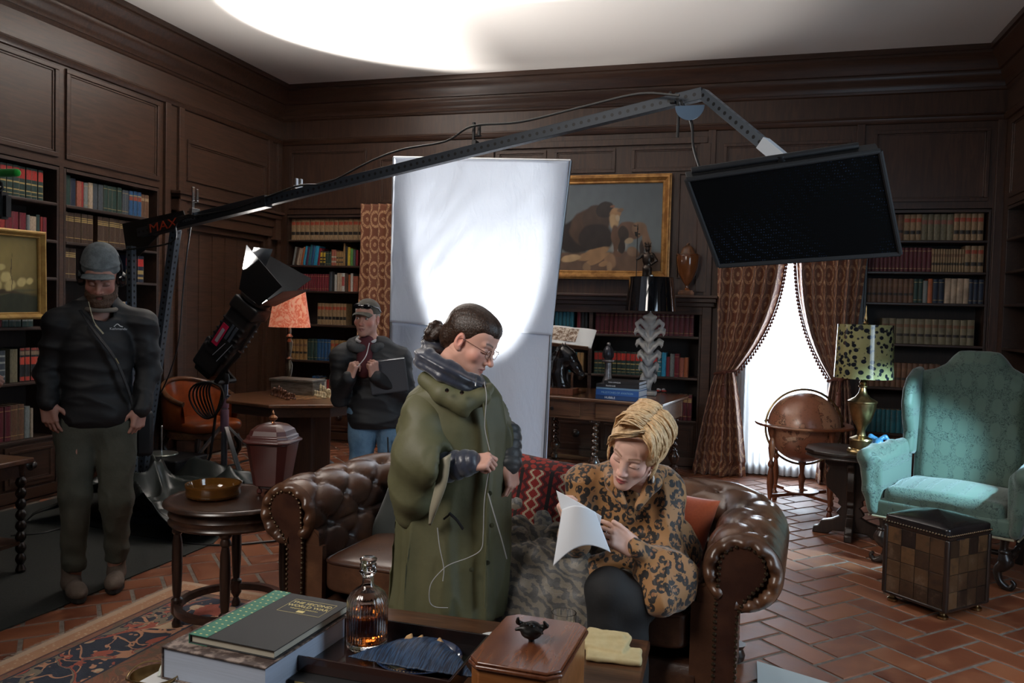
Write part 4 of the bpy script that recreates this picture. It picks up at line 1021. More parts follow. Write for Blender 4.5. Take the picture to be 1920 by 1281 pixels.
# paintings
def painting(name, label, M, w, h, fr, layers, nx=180, ny=130, base=None, fm=None):
    t = thing(name, label, 'painting', M=M); X, Z = np.meshgrid(np.linspace(0, 1, nx), np.linspace(0, 1, ny), indexing='ij')
    C = base(X, Z)
    rs = np.random.RandomState(3)
    P = np.stack([X.ravel()*3, Z.ravel()*3, 0*X.ravel()], 1)
    n1 = fnoise(P, 4, 1).reshape(X.shape); n2 = fnoise(P, 14, 2).reshape(X.shape); wx = X+.012*n2; wz = Z+.012*n1
    for cx, cz, rx, rz_, rot, col, soft in layers:
        a = radians(rot); dx = (wx-cx)*w; dz = (wz-cz)*h; u = (dx*cos(a)+dz*sin(a))/(rx*w); v = (-dx*sin(a)+dz*cos(a))/(rz_*w)
        al = np.clip((1-np.sqrt(u*u+v*v))/(soft*.45), 0, 1)[..., None]; C = C*(1-al)+np.array(col)*al*(1+.12*n2[..., None])
    C = np.clip(C*(1+.06*n2[..., None]), 0, 1)
    me = bpy.data.meshes.new('canvas'); vs = np.stack([(X-.5)*w, 0*X, (Z-.5)*h], -1).reshape(-1, 3)
    me.from_pydata(vs.tolist(), [], [(i*ny+j, (i+1)*ny+j, (i+1)*ny+j+1, i*ny+j+1) for i in range(nx-1) for j in range(ny-1)])
    at = me.color_attributes.new('paint', 'FLOAT_COLOR', 'POINT'); at.data.foreach_set('color', np.concatenate([C.reshape(-1, 3), np.ones((nx*ny, 1))], 1).ravel().astype(np.float32))
    s = NT('oil_paint_'+str(len(layers))); s.p(col=s.n('ShaderNodeAttribute', attribute_name='paint').outputs['Color'], rough=.5); s.bump(s.noise(90, 4, .6), .15, .002)
    obj('canvas', me, s.m, t, smooth=False)
    obj('backing', G().box((-w/2-.01, .004, -h/2-.01), (w/2+.01, .02, h/2+.01)), BLACK, t, smooth=False)
    prf = [(0, .0), (0, -.012), (fr*.12, -.02), (fr*.25, -.018), (fr*.4, -.03), (fr*.62, -.045), (fr*.78, -.046), (fr*.84, -.038), (fr, -.034), (fr, .02), (0, .02)]
    vs = []
    for sx, sz in ((-1, -1), (1, -1), (1, 1), (-1, 1)): vs += [(sx*(w/2+o-.005), y, sz*(h/2+o-.005)) for o, y in prf]
    k = len(prf); g = G().add(vs, [(i*k+j, ((i+1) % 4)*k+j, ((i+1) % 4)*k+(j+1) % k, i*k+(j+1) % k) for i in range(4) for j in range(k)])
    obj('frame', g, fm or GOLD, t, ang=20); return t
sky = lambda X, Z: np.array([.125, .15, .165])*(1-.35*X[..., None])+np.array([.10, .11, .10])*np.clip(.9-Z, 0, 1)[..., None]
BR, BLK, TAN_, TAN2, ROCK = (.075, .040, .024), (.020, .013, .010), (.34, .19, .09), (.44, .29, .15), (.13, .075, .048)
lay = [(.55, -.02, .75, .20, 0, ROCK, .25), (.2, .02, .5, .16, 0, ROCK, .3), (.9, .04, .3, .15, 0, (.15, .085, .05), .3),
       (.30, .42, .13, .05, 0, (.32, .33, .30), .8), (.62, .30, .10, .08, 0, (.30, .30, .27), .9),
       (.26, .40, .20, .16, 20, BLK, .25), (.36, .50, .19, .17, 30, BR, .25), (.42, .60, .13, .13, 40, (.06, .035, .024), .25), (.50, .70, .085, .08, 0, (.028, .02, .017), .25), (.42, .38, .17, .13, 0, (.026, .017, .013), .3),
       (.585, .655, .050, .055, -30, TAN_, .5), (.575, .56, .045, .075, 10, TAN2, .6), (.605, .60, .022, .035, 10, (.5, .38, .25), .7), (.63, .69, .03, .018, 20, (.2, .12, .07), .5), (.565, .735, .03, .012, 0, (.20, .09, .05), .4),
       (.60, .36, .040, .13, 4, (.12, .062, .035), .35), (.72, .46, .115, .085, -12, (.13, .07, .042), .25), (.80, .48, .075, .07, 0, (.20, .115, .065), .4), (.665, .42, .05, .08, 0, (.04, .025, .018), .35), (.87, .34, .035, .14, 12, (.22, .125, .07), .4), (.83, .25, .022, .09, 0, (.05, .032, .024), .5), (.655, .29, .03, .08, 0, (.028, .018, .013), .35),
       (.715, .34, .045, .03, 15, (.36, .26, .16), .6), (.77, .52, .025, .008, -15, (.04, .02, .015), .5), (.75, .22, .05, .045, 0, (.20, .12, .07), .4),
       (.40, .20, .16, .045, 22, TAN_, .35), (.20, .14, .10, .035, 10, TAN2, .45), (.44, .14, .13, .035, 28, TAN_, .4), (.56, .12, .055, .075, 0, (.27, .15, .08), .4), (.50, .09, .045, .025, 20, TAN_, .5), (.62, .20, .045, .025, -35, (.14, .07, .04), .4), (.55, .05, .03, .05, 0, (.33, .20, .11), .5), (.35, .04, .04, .05, 30, (.25, .15, .08), .4)]
painting('lion_painting', 'large gilt-framed oil painting of lions above the mantel shelf', Matrix.Translation((-1.36, 7.955, 2.34)), 1.12, .86, .085, lay, base=sky)
sky2 = lambda X, Z: np.array([.20, .15, .045])*(.45+.75*np.exp(-((X-.45)**2*3+(Z-.72)**2*4)))[..., None]
CR = (.46, .37, .15); lay2 = [(.5, .0, .9, .24, 0, (.022, .026, .012), .3), (.6, .26, .5, .02, 6, (.08, .075, .03), .6), (.42, .30, .42, .025, -6, (.05, .032, .012), .5)]
for cx, cz, r in ((.22, .42, .07), (.36, .37, .07), (.50, .36, .08), (.30, .52, .065), (.46, .50, .085), (.62, .46, .075), (.66, .35, .08), (.80, .40, .07), (.56, .58, .05), (.18, .55, .05), (.9, .42, .05)): lay2.append((cx, cz, r, r*.8, 20, CR, .7))
lay2 += [(x, .5, .006, .26, 0, (.06, .04, .015), .8) for x in (.28, .48, .68)]
painting('ship_painting', 'gold-framed painting of a sailing ship hung on the far left bookcase', Matrix.Translation((-4.93, 4.36, 1.66)) @ Matrix.Rotation(pi/2, 4, 'Z') @ Matrix.Rotation(radians(-1), 4, 'Y'), .68, .54, .05, lay2, nx=120, ny=100, base=sky2, fm=mat('pale_gold_frame', (.50, .32, .10), .4, .3, (.36, .20, .06), 12))

# persian rug with fringe
s = NT('persian_rug'); X_, Y_, Z_ = s.sep(s.co((1, 1, 1)))[:3]; co = s.co((1, 1, 1))
ex = s.ma('ADD', X_, 0); ey = s.ma('SUBTRACT', 0, Y_)          # distance from the left edge and the far edge (origin at that corner)
e = s.ma('MINIMUM', ex, ey)
n1 = s.noise(6, 2, .4, co, 1.6); n2 = s.noise(7, 3, .5, s.co((1, 1, 1), (0, 0, .7)), 3.0); v1 = s.vor(9, co, 'SMOOTH_F1'); v2 = s.vor(21, co); n3 = s.noise(2.8, 2, .4, co, 2.5)
NAVY, CREAM, REDR, PEACH, OLV = (.010, .016, .036), (.52, .36, .22), (.36, .07, .035), (.50, .23, .12), (.20, .155, .10)
border = s.mix(s.ramp(s.ma('ABSOLUTE', s.ma('SUBTRACT', n1, .5)), .035, .020), NAVY, PEACH)
border = s.mix(s.ramp(v1, .26, .22), border, CREAM); border = s.mix(s.ramp(v2, .20, .16), border, PEACH)
vine = s.ma('ABSOLUTE', s.ma('SUBTRACT', s.ma('MODULO', s.ma('ADD', s.ma('ADD', X_, Y_), 9), .42), .21))
border = s.mix(s.ma('LESS_THAN', s.ma('ABSOLUTE', s.ma('SUBTRACT', n3, .52)), .028), border, REDR)
border = s.mix(s.ma('LESS_THAN', s.ma('ABSOLUTE', s.ma('SUBTRACT', n3, .585)), .022), border, OLV)
field = s.mix(s.ramp(s.ma('ABSOLUTE', s.ma('SUBTRACT', n2, .5)), .05, .02), (.17, .07, .04), (.34, .16, .08)); field = s.mix(s.ramp(v1, .28, .2), field, (.20, .13, .08))
guard = s.mix(s.ramp(s.vor(45, co), .3, .2), (.44, .22, .11), (.55, .37, .22)); guard2 = s.mix(s.ramp(n2, .48, .52), (.25, .09, .045), (.16, .09, .05))
def band(c, a, b, col): 
    f = s.ma('MULTIPLY', s.ma('GREATER_THAN', e, a), s.ma('LESS_THAN', e, b)); return s.mix(f, c, col)
c = s.mix(s.ma('LESS_THAN', e, .53), field, border)
c = band(c, 0, .035, (.48, .32, .21)); c = band(c, .035, .105, guard); c = band(c, .105, .118, (.10, .03, .02)); c = band(c, .118, .15, guard2); c = band(c, .15, .16, NAVY)
c = band(c, .44, .452, NAVY); c = band(c, .452, .53, guard2)
s.p(col=c, rough=.95, sheen=.2); s.bump(s.noise(220, 2), .5, .003); RUGM = s.m
RM = Matrix.Translation((-2.83, 3.63, 0)) @ Matrix.Rotation(radians(-2.2), 4, 'Z')
rug = thing('persian_rug', 'patterned persian rug with navy floral border under the round table and coffee table', 'rug', M=RM)
obj('rug_pile', G().box((0, -4.2, .001), (2.6, 0, .013)), RUGM, rug, smooth=False)
g = G()
for i in range(620):
    y = -4.2*i/620; a = random.uniform(-.006, .006); g.add([(0, y, .008), (0, y+.006, .008), (-.042+a, y+.004+a, .002), (-.042+a, y+.001+a, .002)], [(0, 1, 2, 3)])
tag(obj('fringe', g, mat('wool_fringe', (.42, .34, .27), .9), rug, smooth=False), kind='stuff')

# black floor protection and crumpled rubber sheet
MATM = mat('black_floor_mat', (.014, .016, .014), .75, col2=(.024, .027, .024), sc=120, bump=.25, bsc=200)
g = G(); p = [(-5.0, 1.9), (-3.16, 2.82), (-3.13, 4.3), (-3.5, 5.2), (-3.4, 5.75), (-4.2, 6.1), (-4.9, 5.9), (-4.98, 3)]
p2 = []
for i in range(len(p)):
    a = V(p[i]); b = V(p[(i+1) % len(p)])
    for k in range(10): q = a.lerp(b, k/10); p2.append((max(-4.98, q.x+random.uniform(-.006, .006)), q.y+random.uniform(-.006, .006)))
g.prism(p2, .0005, .006); one('floor_mat', g, MATM, 'thin black mat covering the floor at the left, under the bearded man', 'mat', smooth=False)
s = NT('black_rubber_sheet'); s.p(col=(.030, .036, .033), rough=.32, spec=.5, coat=.1); s.bump(s.noise(30, 3), .08, .003); RUB = s.m
rr = random.Random(11)
def sheet_fn(u, v):
    x = -4.55+1.35*u; y = 4.25+1.12*v
    r = 1-((u-.52)**2+(v-.45)**2)*2.1; e = max(0, min(1, r*1.6)); n = noise.noise(V((u*2.3+v*1.0, v*2.6, 2.2))); n2 = noise.noise(V((u*4-v*3, v*4+u, 7.1)))
    rd = 1-abs(n)*2.2; rd2 = 1-abs(n2)*2
    z = .012+e*(.10+.20*max(0, rd)**2+.07*max(0, rd2)**2)+.0
    return (x+.10*sin(v*5+u*2)*e, y+.08*sin(u*6)*e, z), (u, v)
one('rubber_sheet', pat_mesh('sheet', sheet_fn, 120, 120), RUB, 'crumpled glossy black rubber sheet heaped on the floor behind the bearded man', 'sheet', ang=180, solid=.004)
# white board lying at the lower right
g = G(); g.hexa([(.10, 3.62, .001), (.62, 3.40, .001), (.55, 2.6, .001), (.10, 2.6, .001), (.10, 3.62, .012), (.62, 3.40, .012), (.55, 2.6, .012), (.10, 2.6, .012)])
one('white_board', g, mat('white_board', (.55, .58, .56), .6), 'white sheet of board lying on the tiles beside the right sofa arm', 'board', smooth=False)
# ================= books =================
_bk = {}
PAGE = mat('page_edges', (.42, .34, .23), .85, bump=.3, bsc=200)
def bmat(c, leather=True):
    k = 'binding_%02x%02x%02x' % tuple(min(255, int(x*255*2)) for x in c)
    if k not in _mc:
        s = NT(k); n = s.noise(9, 4, .6); s.p(col=s.mix(s.ramp(n, .35, .7), c, tuple(x*.6 for x in c)), rough=.5); s.bump(n, .1, .002); _mc[k] = s.m
    return _mc[k]
GILT = mat('gilt_tooling', (.50, .36, .14), .4, .5)
def book_mesh(col, bands=(), rnd=.055, label_marks=False):
    """unit book: thickness x, depth y, height z; spine at y=0. bands: (z0,z1,colour)"""
    key = (col, bands, label_marks)
    if key in _bk: return _bk[key]
    mats = [bmat(col), PAGE]; zs = sorted(set([0, 1]+[b[0] for b in bands]+[b[1] for b in bands])); bi = []
    for b in bands:
        m = GILT if b[2] == 'gilt' else bmat(b[2])
        if m not in mats: mats.append(m)
        bi.append(mats.index(m))
    g = G(); N = 7; P = []
    for i in range(N+1):
        a = pi*i/N; P.append((-.5*cos(a), .06-rnd*1.1*sin(a) if 0 < i < N else .06))
    for z0, z1 in zip(zs[:-1], zs[1:]):
        mi = 0
        for b, k in zip(bands, bi):
            if b[0] <= z0+1e-6 and b[1] >= z1-1e-6: mi = k
        for (x0, y0), (x1, y1) in zip(P[:-1], P[1:]): g.add([(x0, y0, z0), (x1, y1, z0), (x1, y1, z1), (x0, y0, z1)], [(0, 1, 2, 3)], mi)
    for sx in (-1, 1): g.box((min(sx*.5, sx*.44), .05, 0), (max(sx*.5, sx*.44), 1, 1), 0)
    g.box((-.44, .03, .012), (.44, .975, .982), 1)
    me = mesh_of('book', g); setm(me, mats); _bk[key] = me; return me
TANB = ((.70, .84, (.42, .07, .03)), (.24, .38, (.025, .018, .014)))
TANC = ((.66, .78, (.20, .10, .05)), (.30, .40, (.03, .02, .015)))
GR = ((.62, .93, (.50, .03, .02)), (.22, .26, 'gilt'), (.45, .50, 'gilt'), (.10, .12, 'gilt'))
BG = ((.12, .135, 'gilt'), (.86, .875, 'gilt'))
BW = ((.70, .74, 'gilt'), (.76, .80, 'gilt'), (.83, .86, 'gilt'), (.14, .16, 'gilt'))
SILV = ((.18, .23, (.4, .4, .36)), (.38, .42, (.4, .4, .36)), (.6, .66, (.4, .4, .36)), (.80, .86, (.4, .4, .36)))
RB = ((.02, .14, (.50, .05, .03)), (.50, .72, (.62, .06, .03)), (.78, .90, (.30, .2, .12)), (.92, .99, (.35, .05, .03)))
C = dict(tan=(.34, .22, .115), olive=(.20, .17, .10), brown=(.16, .075, .04), dbrown=(.07, .035, .02), burg=(.12, .012, .022), wine=(.20, .012, .025), green=(.018, .05, .04), teal=(.01, .14, .19), blue=(.02, .09, .22), navy=(.012, .022, .05),
         bright=(.02, .30, .50), grey=(.22, .24, .23), slate=(.06, .075, .09), black=(.012, .012, .013), cream=(.50, .38, .27), white=(.62, .60, .55), red=(.38, .03, .025), orange=(.45, .12, .04), yellow=(.62, .45, .04), salmon=(.42, .12, .075), purple=(.09, .03, .08), ochre=(.36, .20, .07), lime=(.12, .32, .08))
NB = [0]; _left = []
rb = random.Random(21)
def row(M, x, z, specs, xe=None, side=1, ydep=.035):
    """specs: (count, colour, bands, thickness, height, label, group, lean)"""
    for sp in specs:
        n, col, bands, th, ht, label, group = sp[:7]; lean = sp[7] if len(sp) > 7 else 0
        if label is None: x += th*n; continue
        me = book_mesh(C[col], bands)
        for i in range(n):
            t = th*(1+rb.uniform(-.12, .12)); h_ = ht*(1+rb.uniform(-.03, .03) if not group else 1+rb.uniform(-.008, .008)); dp = .15+rb.uniform(-.008, .008)
            if xe is not None and x+t > xe: return
            Mb = M @ Matrix.Translation((x+t/2+(h_*sin(radians(lean))*.5 if lean else 0), ydep+rb.uniform(0, .012), z+.0008)) 
            if lean: Mb = Mb @ Matrix.Rotation(radians(lean), 4, 'Y') @ Matrix.Translation((-h_*sin(radians(lean))*.5, 0, abs(t*sin(radians(lean)))*.5))
            Mb = Mb @ Matrix.Diagonal((t*.97, dp, h_, 1))
            if NB[0] < 296:
                o = bpy.data.objects.new('book', me); COL.objects.link(o); o.matrix_world = Mb
                tag(o, label, 'book', group); NB[0] += 1
            else: _left.append((me, Mb))
            x += t+.0012
def L(M): return M
BLB, CB, BRB, FLB, LWB, RWB = 'back left bookcase', 'mantel bookcase', 'back right bookcase', 'far left bookcase', 'door-side bookcase', 'right wall bookcase'
def sp(n, col, bands, th, ht, lab, lean=0):
    return (n, col, bands, th, ht, lab, lab if n > 1 else None, lean)
# back left bookcase
row(MB_, -4.90, 2.22, [sp(15, 'tan', TANB, .058, .238, 'tan law volume with red and black bands, top shelf of the '+BLB)], -4.01)
row(MB_, -4.89, 1.94, [sp(1, 'grey', (), .028, .21, 'grey leaning book, first on the second shelf of the '+BLB, 10), sp(1, 'dbrown', (), .03, .2, 'dark brown leaning book, second on the second shelf of the '+BLB, 12),
  sp(2, 'cream', (), .026, .19, 'pale leaning book beside the orange one, second shelf of the '+BLB, 12), sp(1, 'orange', (), .028, .20, 'orange leaning book, second shelf of the '+BLB, 12), sp(1, 'bright', (), .034, .21, 'bright blue leaning book right of the orange one, '+BLB, 9),
  sp(1, 'purple', (), .03, .2, 'dark purple leaning book between blue books, '+BLB, 8), sp(1, 'teal', (), .034, .225, 'teal leaning book, second shelf of the '+BLB, 7), sp(1, 'blue', (), .03, .22, 'dark blue leaning book, second shelf of the '+BLB, 7), sp(1, 'bright', (), .045, .22, 'thick bright blue leaning book, second shelf of the '+BLB, 6),
  sp(1, 'wine', (), .03, .19, 'wine red leaning book ending the leaning blue group, '+BLB, 8), sp(2, 'black', ((.2, .3, (.6, .42, .03)), (.4, .5, (.6, .42, .03)), (.6, .9, (.6, .42, .03))), .034, .16, 'small black and yellow striped book, second shelf of the '+BLB),
  sp(2, 'green', BG, .034, .155, 'small green and gold book, second shelf of the '+BLB), sp(2, 'salmon', ((.2, .3, (.5, .45, .35)), (.5, .6, (.5, .45, .35))), .03, .175, 'salmon and cream striped book, second shelf of the '+BLB), sp(3, 'ochre', ((.2, .3, (.05, .04, .03)), (.5, .6, (.05, .04, .03))), .026, .155, 'small ochre and black striped book, second shelf, '+BLB),
  sp(1, 'ochre', (), .022, .24, 'tall thin wooden-coloured book, second shelf of the '+BLB), sp(1, 'black', (), .03, .22, 'tall black book beside the yellow one, '+BLB), sp(1, 'yellow', (), .036, .2, 'bright yellow book, second shelf of the '+BLB), sp(1, 'lime', (), .03, .19, 'light green book right of the yellow one, '+BLB), sp(1, 'slate', (), .03, .18, 'slate grey book near the curtain, second shelf of the '+BLB), sp(1, 'wine', (), .03, .18, 'wine red book beside the curtain, second shelf of the '+BLB)], -4.01)
row(MB_, -4.83, 1.66, [sp(14, 'wine', BG, .0285, .185, 'small crimson book of a matching set, third shelf of the '+BLB), sp(1, 'slate', (), .04, .215, 'slate book right of the crimson set, '+BLB), sp(1, 'black', (), .03, .21, 'black book right of the crimson set, '+BLB), sp(1, 'white', (), .026, .18, 'short white book, third shelf of the '+BLB), sp(2, 'cream', (), .03, .2, 'cream book, third shelf of the '+BLB), sp(1, 'white', ((.3, .8, (.5, .1, .08)),), .034, .195, 'white and red book, third shelf of the '+BLB), sp(1, 'dbrown', (), .036, .2, 'dark brown book left of the orange one, third shelf of the '+BLB), sp(1, 'orange', (), .026, .19, 'orange book, third shelf of the '+BLB), sp(1, 'white', (), .03, .2, 'tall white book near the curtain, third shelf of the '+BLB), sp(2, 'salmon', (), .03, .17, 'salmon book beside the curtain, third shelf of the '+BLB)], -4.01)
row(MB_, -4.56, 1.29, [sp(8, 'tan', TANB, .045, .235, 'tan volume with red and black bands behind the orange lampshade, '+BLB)], -4.01)
row(MB_, -4.88, .89, [sp(4, 'ochre', TANC, .048, .225, 'ochre volume, lower shelf of the '+BLB+' beside the lamp'), sp(3, 'green', BG, .04, .235, 'dark green volume, lower shelf of the '+BLB), sp(4, 'blue', BG, .042, .235, 'dark blue volume, lower shelf of the '+BLB), sp(5, 'ochre', TANB, .045, .23, 'ochre volume with red band, low shelf of the '+BLB+', behind the capped man')], -4.01)
row(MB_, -4.62, .47, [sp(2, 'blue', (), .05, .24, 'large blue book low behind the silver box'), sp(1, 'dbrown', (), .05, .22, 'dark brown book low behind the silver box'), sp(1, 'white', (), .03, .2, 'white book low beside the chess pieces'), sp(1, 'red', (), .03, .21, 'red book low behind the chess pieces'), sp(3, 'brown', BG, .05, .22, 'brown leather book low behind the chess pieces')], -4.01)
# mantel bookcase
row(MB_, -1.86, 1.29, [sp(6, 'teal', (), .038, .215, 'teal book on the upper left shelf of the '+CB)], -1.63)
row(MB_, -1.63, 1.29, [sp(1, 'wine', (), .034, .21, 'wine book right of the teal set, '+CB), sp(2, 'black', (), .036, .215, 'near-black book beside the divider, '+CB)], -1.50)
row(MB_, -1.445, 1.29, [sp(21, 'burg', BG, .046, .215, 'burgundy volume of the long upper-shelf set, '+CB)], -.43)
row(MB_, -1.72, .89, [sp(3, 'teal', SILV, .034, .20, 'blue-green book behind the horse bust, '+CB), sp(2, 'ochre', (), .034, .20, 'olive-ochre book right of the blue-green books, '+CB)], -1.5)
row(MB_, -1.445, .89, [sp(11, 'green', GR, .045, .225, 'green volume with red title band, middle shelf, '+CB), sp(3, 'slate', ((.55, .82, (.55, .04, .04)),), .042, .225, 'slate blue volume with red band, middle shelf of the '+CB), sp(1, 'teal', SILV, .04, .23, 'teal and silver book on the middle shelf, '+CB), sp(1, 'bright', (), .048, .24, 'bright cyan book, middle shelf of the '+CB), sp(1, 'wine', (), .036, .19, 'short wine book right of the cyan one, '+CB), sp(1, 'grey', (), .042, .22, 'grey book on the middle shelf of the '+CB), sp(1, 'wine', BG, .05, .225, 'crimson book right of the grey one, '+CB), sp(1, 'salmon', (), .044, .19, 'salmon book near the end of the middle shelf, '+CB), sp(1, 'orange', (), .042, .19, 'orange-brown book ending the middle shelf, '+CB)], -.43)
row(MB_, -.78, .47, [sp(8, 'burg', BW, .042, .25, 'burgundy volume on the lowest shelf, right of the library table')], -.43)
# far left + left wall
row(ML_, 4.40, 2.22, [sp(9, 'green', GR, .052, .225, 'dark green volume with red title band, top shelf of the '+FLB)], 4.90)
row(ML_, 4.40, 1.94, [sp(2, 'slate', (), .04, .17, 'slate book above the ship painting, '+FLB), sp(1, 'red', (), .05, .21, 'tall dusty red book above the ship painting'), sp(3, 'wine', (), .055, .175, 'dusty red volume above the ship painting'), sp(1, 'grey', (), .03, .16, 'grey book above the ship painting'), sp(1, 'cream', (), .055, .155, 'torn cream-spined book above the ship painting'), sp(1, 'green', (), .03, .18, 'dark green book above the ship painting'), sp(1, 'red', (), .018, .16, 'thin bright red book above the ship painting'), sp(1, 'wine', (), .036, .16, 'dark wine book next to the upright post above the ship painting')], 4.93)
row(ML_, 4.38, 1.29, [sp(2, 'navy', (), .05, .225, 'navy book below the ship painting'), sp(1, 'wine', (), .04, .2, 'crimson book below the ship painting'), sp(5, 'green', SILV, .052, .225, 'dark green book with pale bands below the ship painting')], 4.90)
row(ML_, 4.44, .89, [sp(1, 'teal', SILV, .05, .235, 'dark teal volume beside the hand at the left edge'), sp(1, 'slate', SILV, .06, .235, 'slate blue volume beside the hand at the left edge'), (1, 'black', (), .03, .2, None, None), sp(1, 'olive', (), .065, .235, 'olive leather volume left of the red and black set'), (1, 'black', (), .02, .2, None, None), sp(4, 'black', RB, .042, .245, 'black volume with bright red bands, lower shelf of the '+FLB)], 4.95)
row(ML_, 4.48, .47, [sp(2, 'burg', BG, .05, .25, 'dark burgundy book on the lowest shelf of the '+FLB), sp(2, 'brown', BG, .055, .255, 'reddish brown leather book on the lowest shelf of the '+FLB), sp(1, 'grey', (), .05, .235, 'pale grey-green book on the lowest shelf, left of the bearded man'), sp(1, 'cream', (), .022, .22, 'thin cream book on the lowest shelf, left of the bearded man')], 4.95)
row(ML_, 5.03, 2.22, [sp(1, 'white', (), .022, .225, 'white-spined book, first on the top shelf of the '+LWB), sp(1, 'green', (), .06, .225, 'very dark green book after the white one, '+LWB), sp(1, 'navy', (), .05, .215, 'navy book left of the dusty red one, '+LWB), sp(1, 'salmon', (), .055, .205, 'dusty red book on the top shelf of the '+LWB), sp(1, 'red', (), .026, .21, 'narrow bright red book, top shelf of the '+LWB), sp(1, 'grey', BG, .045, .205, 'light grey book right of the bright red one, '+LWB), sp(1, 'cream', BG, .05, .205, 'grey-beige book, top shelf of the '+LWB), sp(2, 'slate', (), .05, .21, 'slate book on the top shelf of the '+LWB), sp(4, 'green', BG, .052, .215, 'dark green cloth book, top shelf of the '+LWB), sp(2, 'slate', BG, .042, .205, 'blue-grey book left of the bright blue set, '+LWB), sp(3, 'blue', ((.62, .78, (.3, .06, .03)), (.8, .84, 'gilt')), .046, .21, 'bright blue red-labelled volume, top shelf of the '+LWB), sp(2, 'brown', ((.72, .84, (.4, .28, .16)),), .046, .2, 'brown volume at the right end of the top shelf, '+LWB)], 6.01)
row(ML_, 5.03, 1.94, [sp(5, 'dbrown', BW, .062, .23, 'dark brown volume with gold bars, second shelf of the '+LWB), (1, 'black', (), .045, .2, None, None), sp(8, 'dbrown', BW, .06, .23, 'dark brown volume with gold bars right of the gap, second shelf of the '+LWB)], 5.98)
row(ML_, 5.03, 1.66, [sp(2, 'dbrown', BW, .07, .235, 'dark brown volume above the bearded man\'s cap')], 5.2)
row(ML_, 5.70, 1.66, [sp(3, 'navy', ((.6, .88, (.55, .03, .025)), (.3, .45, 'gilt'), (.12, .2, 'gilt')), .068, .225, 'navy volume with a bright red label beside the grey metal upright')], 5.98)
row(ML_, 5.6, 1.29, [sp(1, 'cream', (), .10, .20, 'thick cream book behind the grey metal upright'), sp(2, 'blue', (), .05, .2, 'blue book behind the grey metal upright')], 5.98)
# back right bookcase
row(MB_, 1.06, 2.22, [sp(6, 'brown', TANC, .045, .235, 'brown volume behind the black light panel, '+BRB), sp(3, 'tan', TANB, .048, .235, 'tan volume left of the dark green set, top shelf of the '+BRB), sp(5, 'olive', ((.62, .78, (.3, .12, .08)),), .05, .235, 'dark olive volume on the top shelf of the '+BRB), sp(9, 'tan', TANB, .048, .238, 'tan banded law volume, right of top shelf, '+BRB)], 2.015)
row(MB_, 1.06, 1.94, [sp(15, 'burg', BG, .034, .215, 'burgundy volume on the second shelf of the '+BRB), sp(12, 'tan', TANC, .021, .205, 'thin tan volume, second shelf of the '+BRB), sp(3, 'tan', TANB, .048, .235, 'thick tan banded volume ending the second shelf of the '+BRB)], 2.015)
row(MB_, 1.06, 1.64+.02, [sp(9, 'brown', TANC, .042, .215, 'brown volume on the third shelf of the '+BRB), sp(2, 'green', BG, .04, .215, 'green volume on the third shelf of the '+BRB), sp(1, 'grey', (), .04, .2, 'grey volume on the third shelf of the '+BRB), sp(1, 'orange', (), .04, .215, 'orange-brown volume on the third shelf of the '+BRB), sp(2, 'navy', BG, .045, .215, 'navy volume left of the cream set, '+BRB), sp(4, 'cream', (), .046, .222, 'cream volume of the pale set, third shelf of the '+BRB, 1), sp(3, 'navy', BG, .04, .215, 'navy volume right of the cream set, '+BRB)], 2.015)
row(MB_, 1.20, 1.29, [sp(13, 'olive', TANC, .056, .225, 'dim tan-green banded volume on the fourth shelf of the '+BRB), sp(1, 'navy', SILV, .07, .225, 'large navy book with pale bands, fourth shelf of the '+BRB)], 2.015)
row(MB_, 1.06, .47, [sp(10, 'teal', (), .042, .21, 'dark teal book of the set left of the green armchair')], 1.6)
row(MR_, -7.0, 2.22, [sp(6, 'ochre', TANC, .05, .24, 'ochre volume on the top shelf of the '+RWB)], -6.6)
row(MB_, 1.06, .89, [sp(14, 'brown', TANC, .045, .22, 'brown volume behind the leopard lampshade, '+BRB)], 2.015)
row(MR_, -7.0, 1.66, [sp(7, 'ochre', TANC, .04, .22, 'ochre volume on the third shelf of the '+RWB)], -6.6)
row(MR_, -7.0, 1.29, [sp(5, 'burg', BG, .05, .22, 'burgundy volume on the fourth shelf of the '+RWB)], -6.6)
for i in range(5):   # flat stack on the right wall
    me = book_mesh(C['yellow'] if i != 3 else C['red'], ((.15, .3, (.03, .02, .02)),) if i in (0, 2) else ())
    o = bpy.data.objects.new('book', me); COL.objects.link(o)
    o.matrix_world = MR_ @ Matrix.Translation((-6.85, .04, 1.941+.048*i)) @ Matrix.Rotation(pi/2, 4, 'Y') @ Matrix.Translation((-.0225, 0, -.14)) @ Matrix.Diagonal((.045, .16, .28, 1)); NB[0] += 1
    tag(o, ['yellow and black book lying lowest in the flat stack on the right wall bookcase', 'plain yellow book second from the bottom of the flat stack, right wall bookcase', 'yellow and black book in the middle of the flat stack, right wall bookcase', 'red book in the flat stack of yellow books, right wall bookcase', 'plain yellow book on top of the flat stack, right wall bookcase'][i], 'book')
if _left:
    bm = bmesh.new(); mats = []
    for me, Mb in _left:
        m2 = me.copy(); m2.transform(Mb)
        remap = []
        for m in me.materials:
            if m not in mats: mats.append(m)
            remap.append(mats.index(m))
        idx = np.empty(len(m2.polygons), np.int32); m2.polygons.foreach_get('material_index', idx); m2.polygons.foreach_set('material_index', np.array(remap, np.int32)[idx]); bm.from_mesh(m2)
    me = bpy.data.meshes.new('row_of_books'); bm.to_mesh(me); bm.free(); setm(me, mats)
    o = bpy.data.objects.new('row_of_books', me); COL.objects.link(o)
    tag(o, 'rows of dim old volumes low on the right-hand bookcases behind the armchair', 'books', None, 'stuff')
print('BOOKS', NB[0], 'left', len(_left))

for o in bpy.data.objects:
    if o.name.startswith('book') and len(o.get('label', '').split()) > 16: print('LONG', o.name, o['label'])
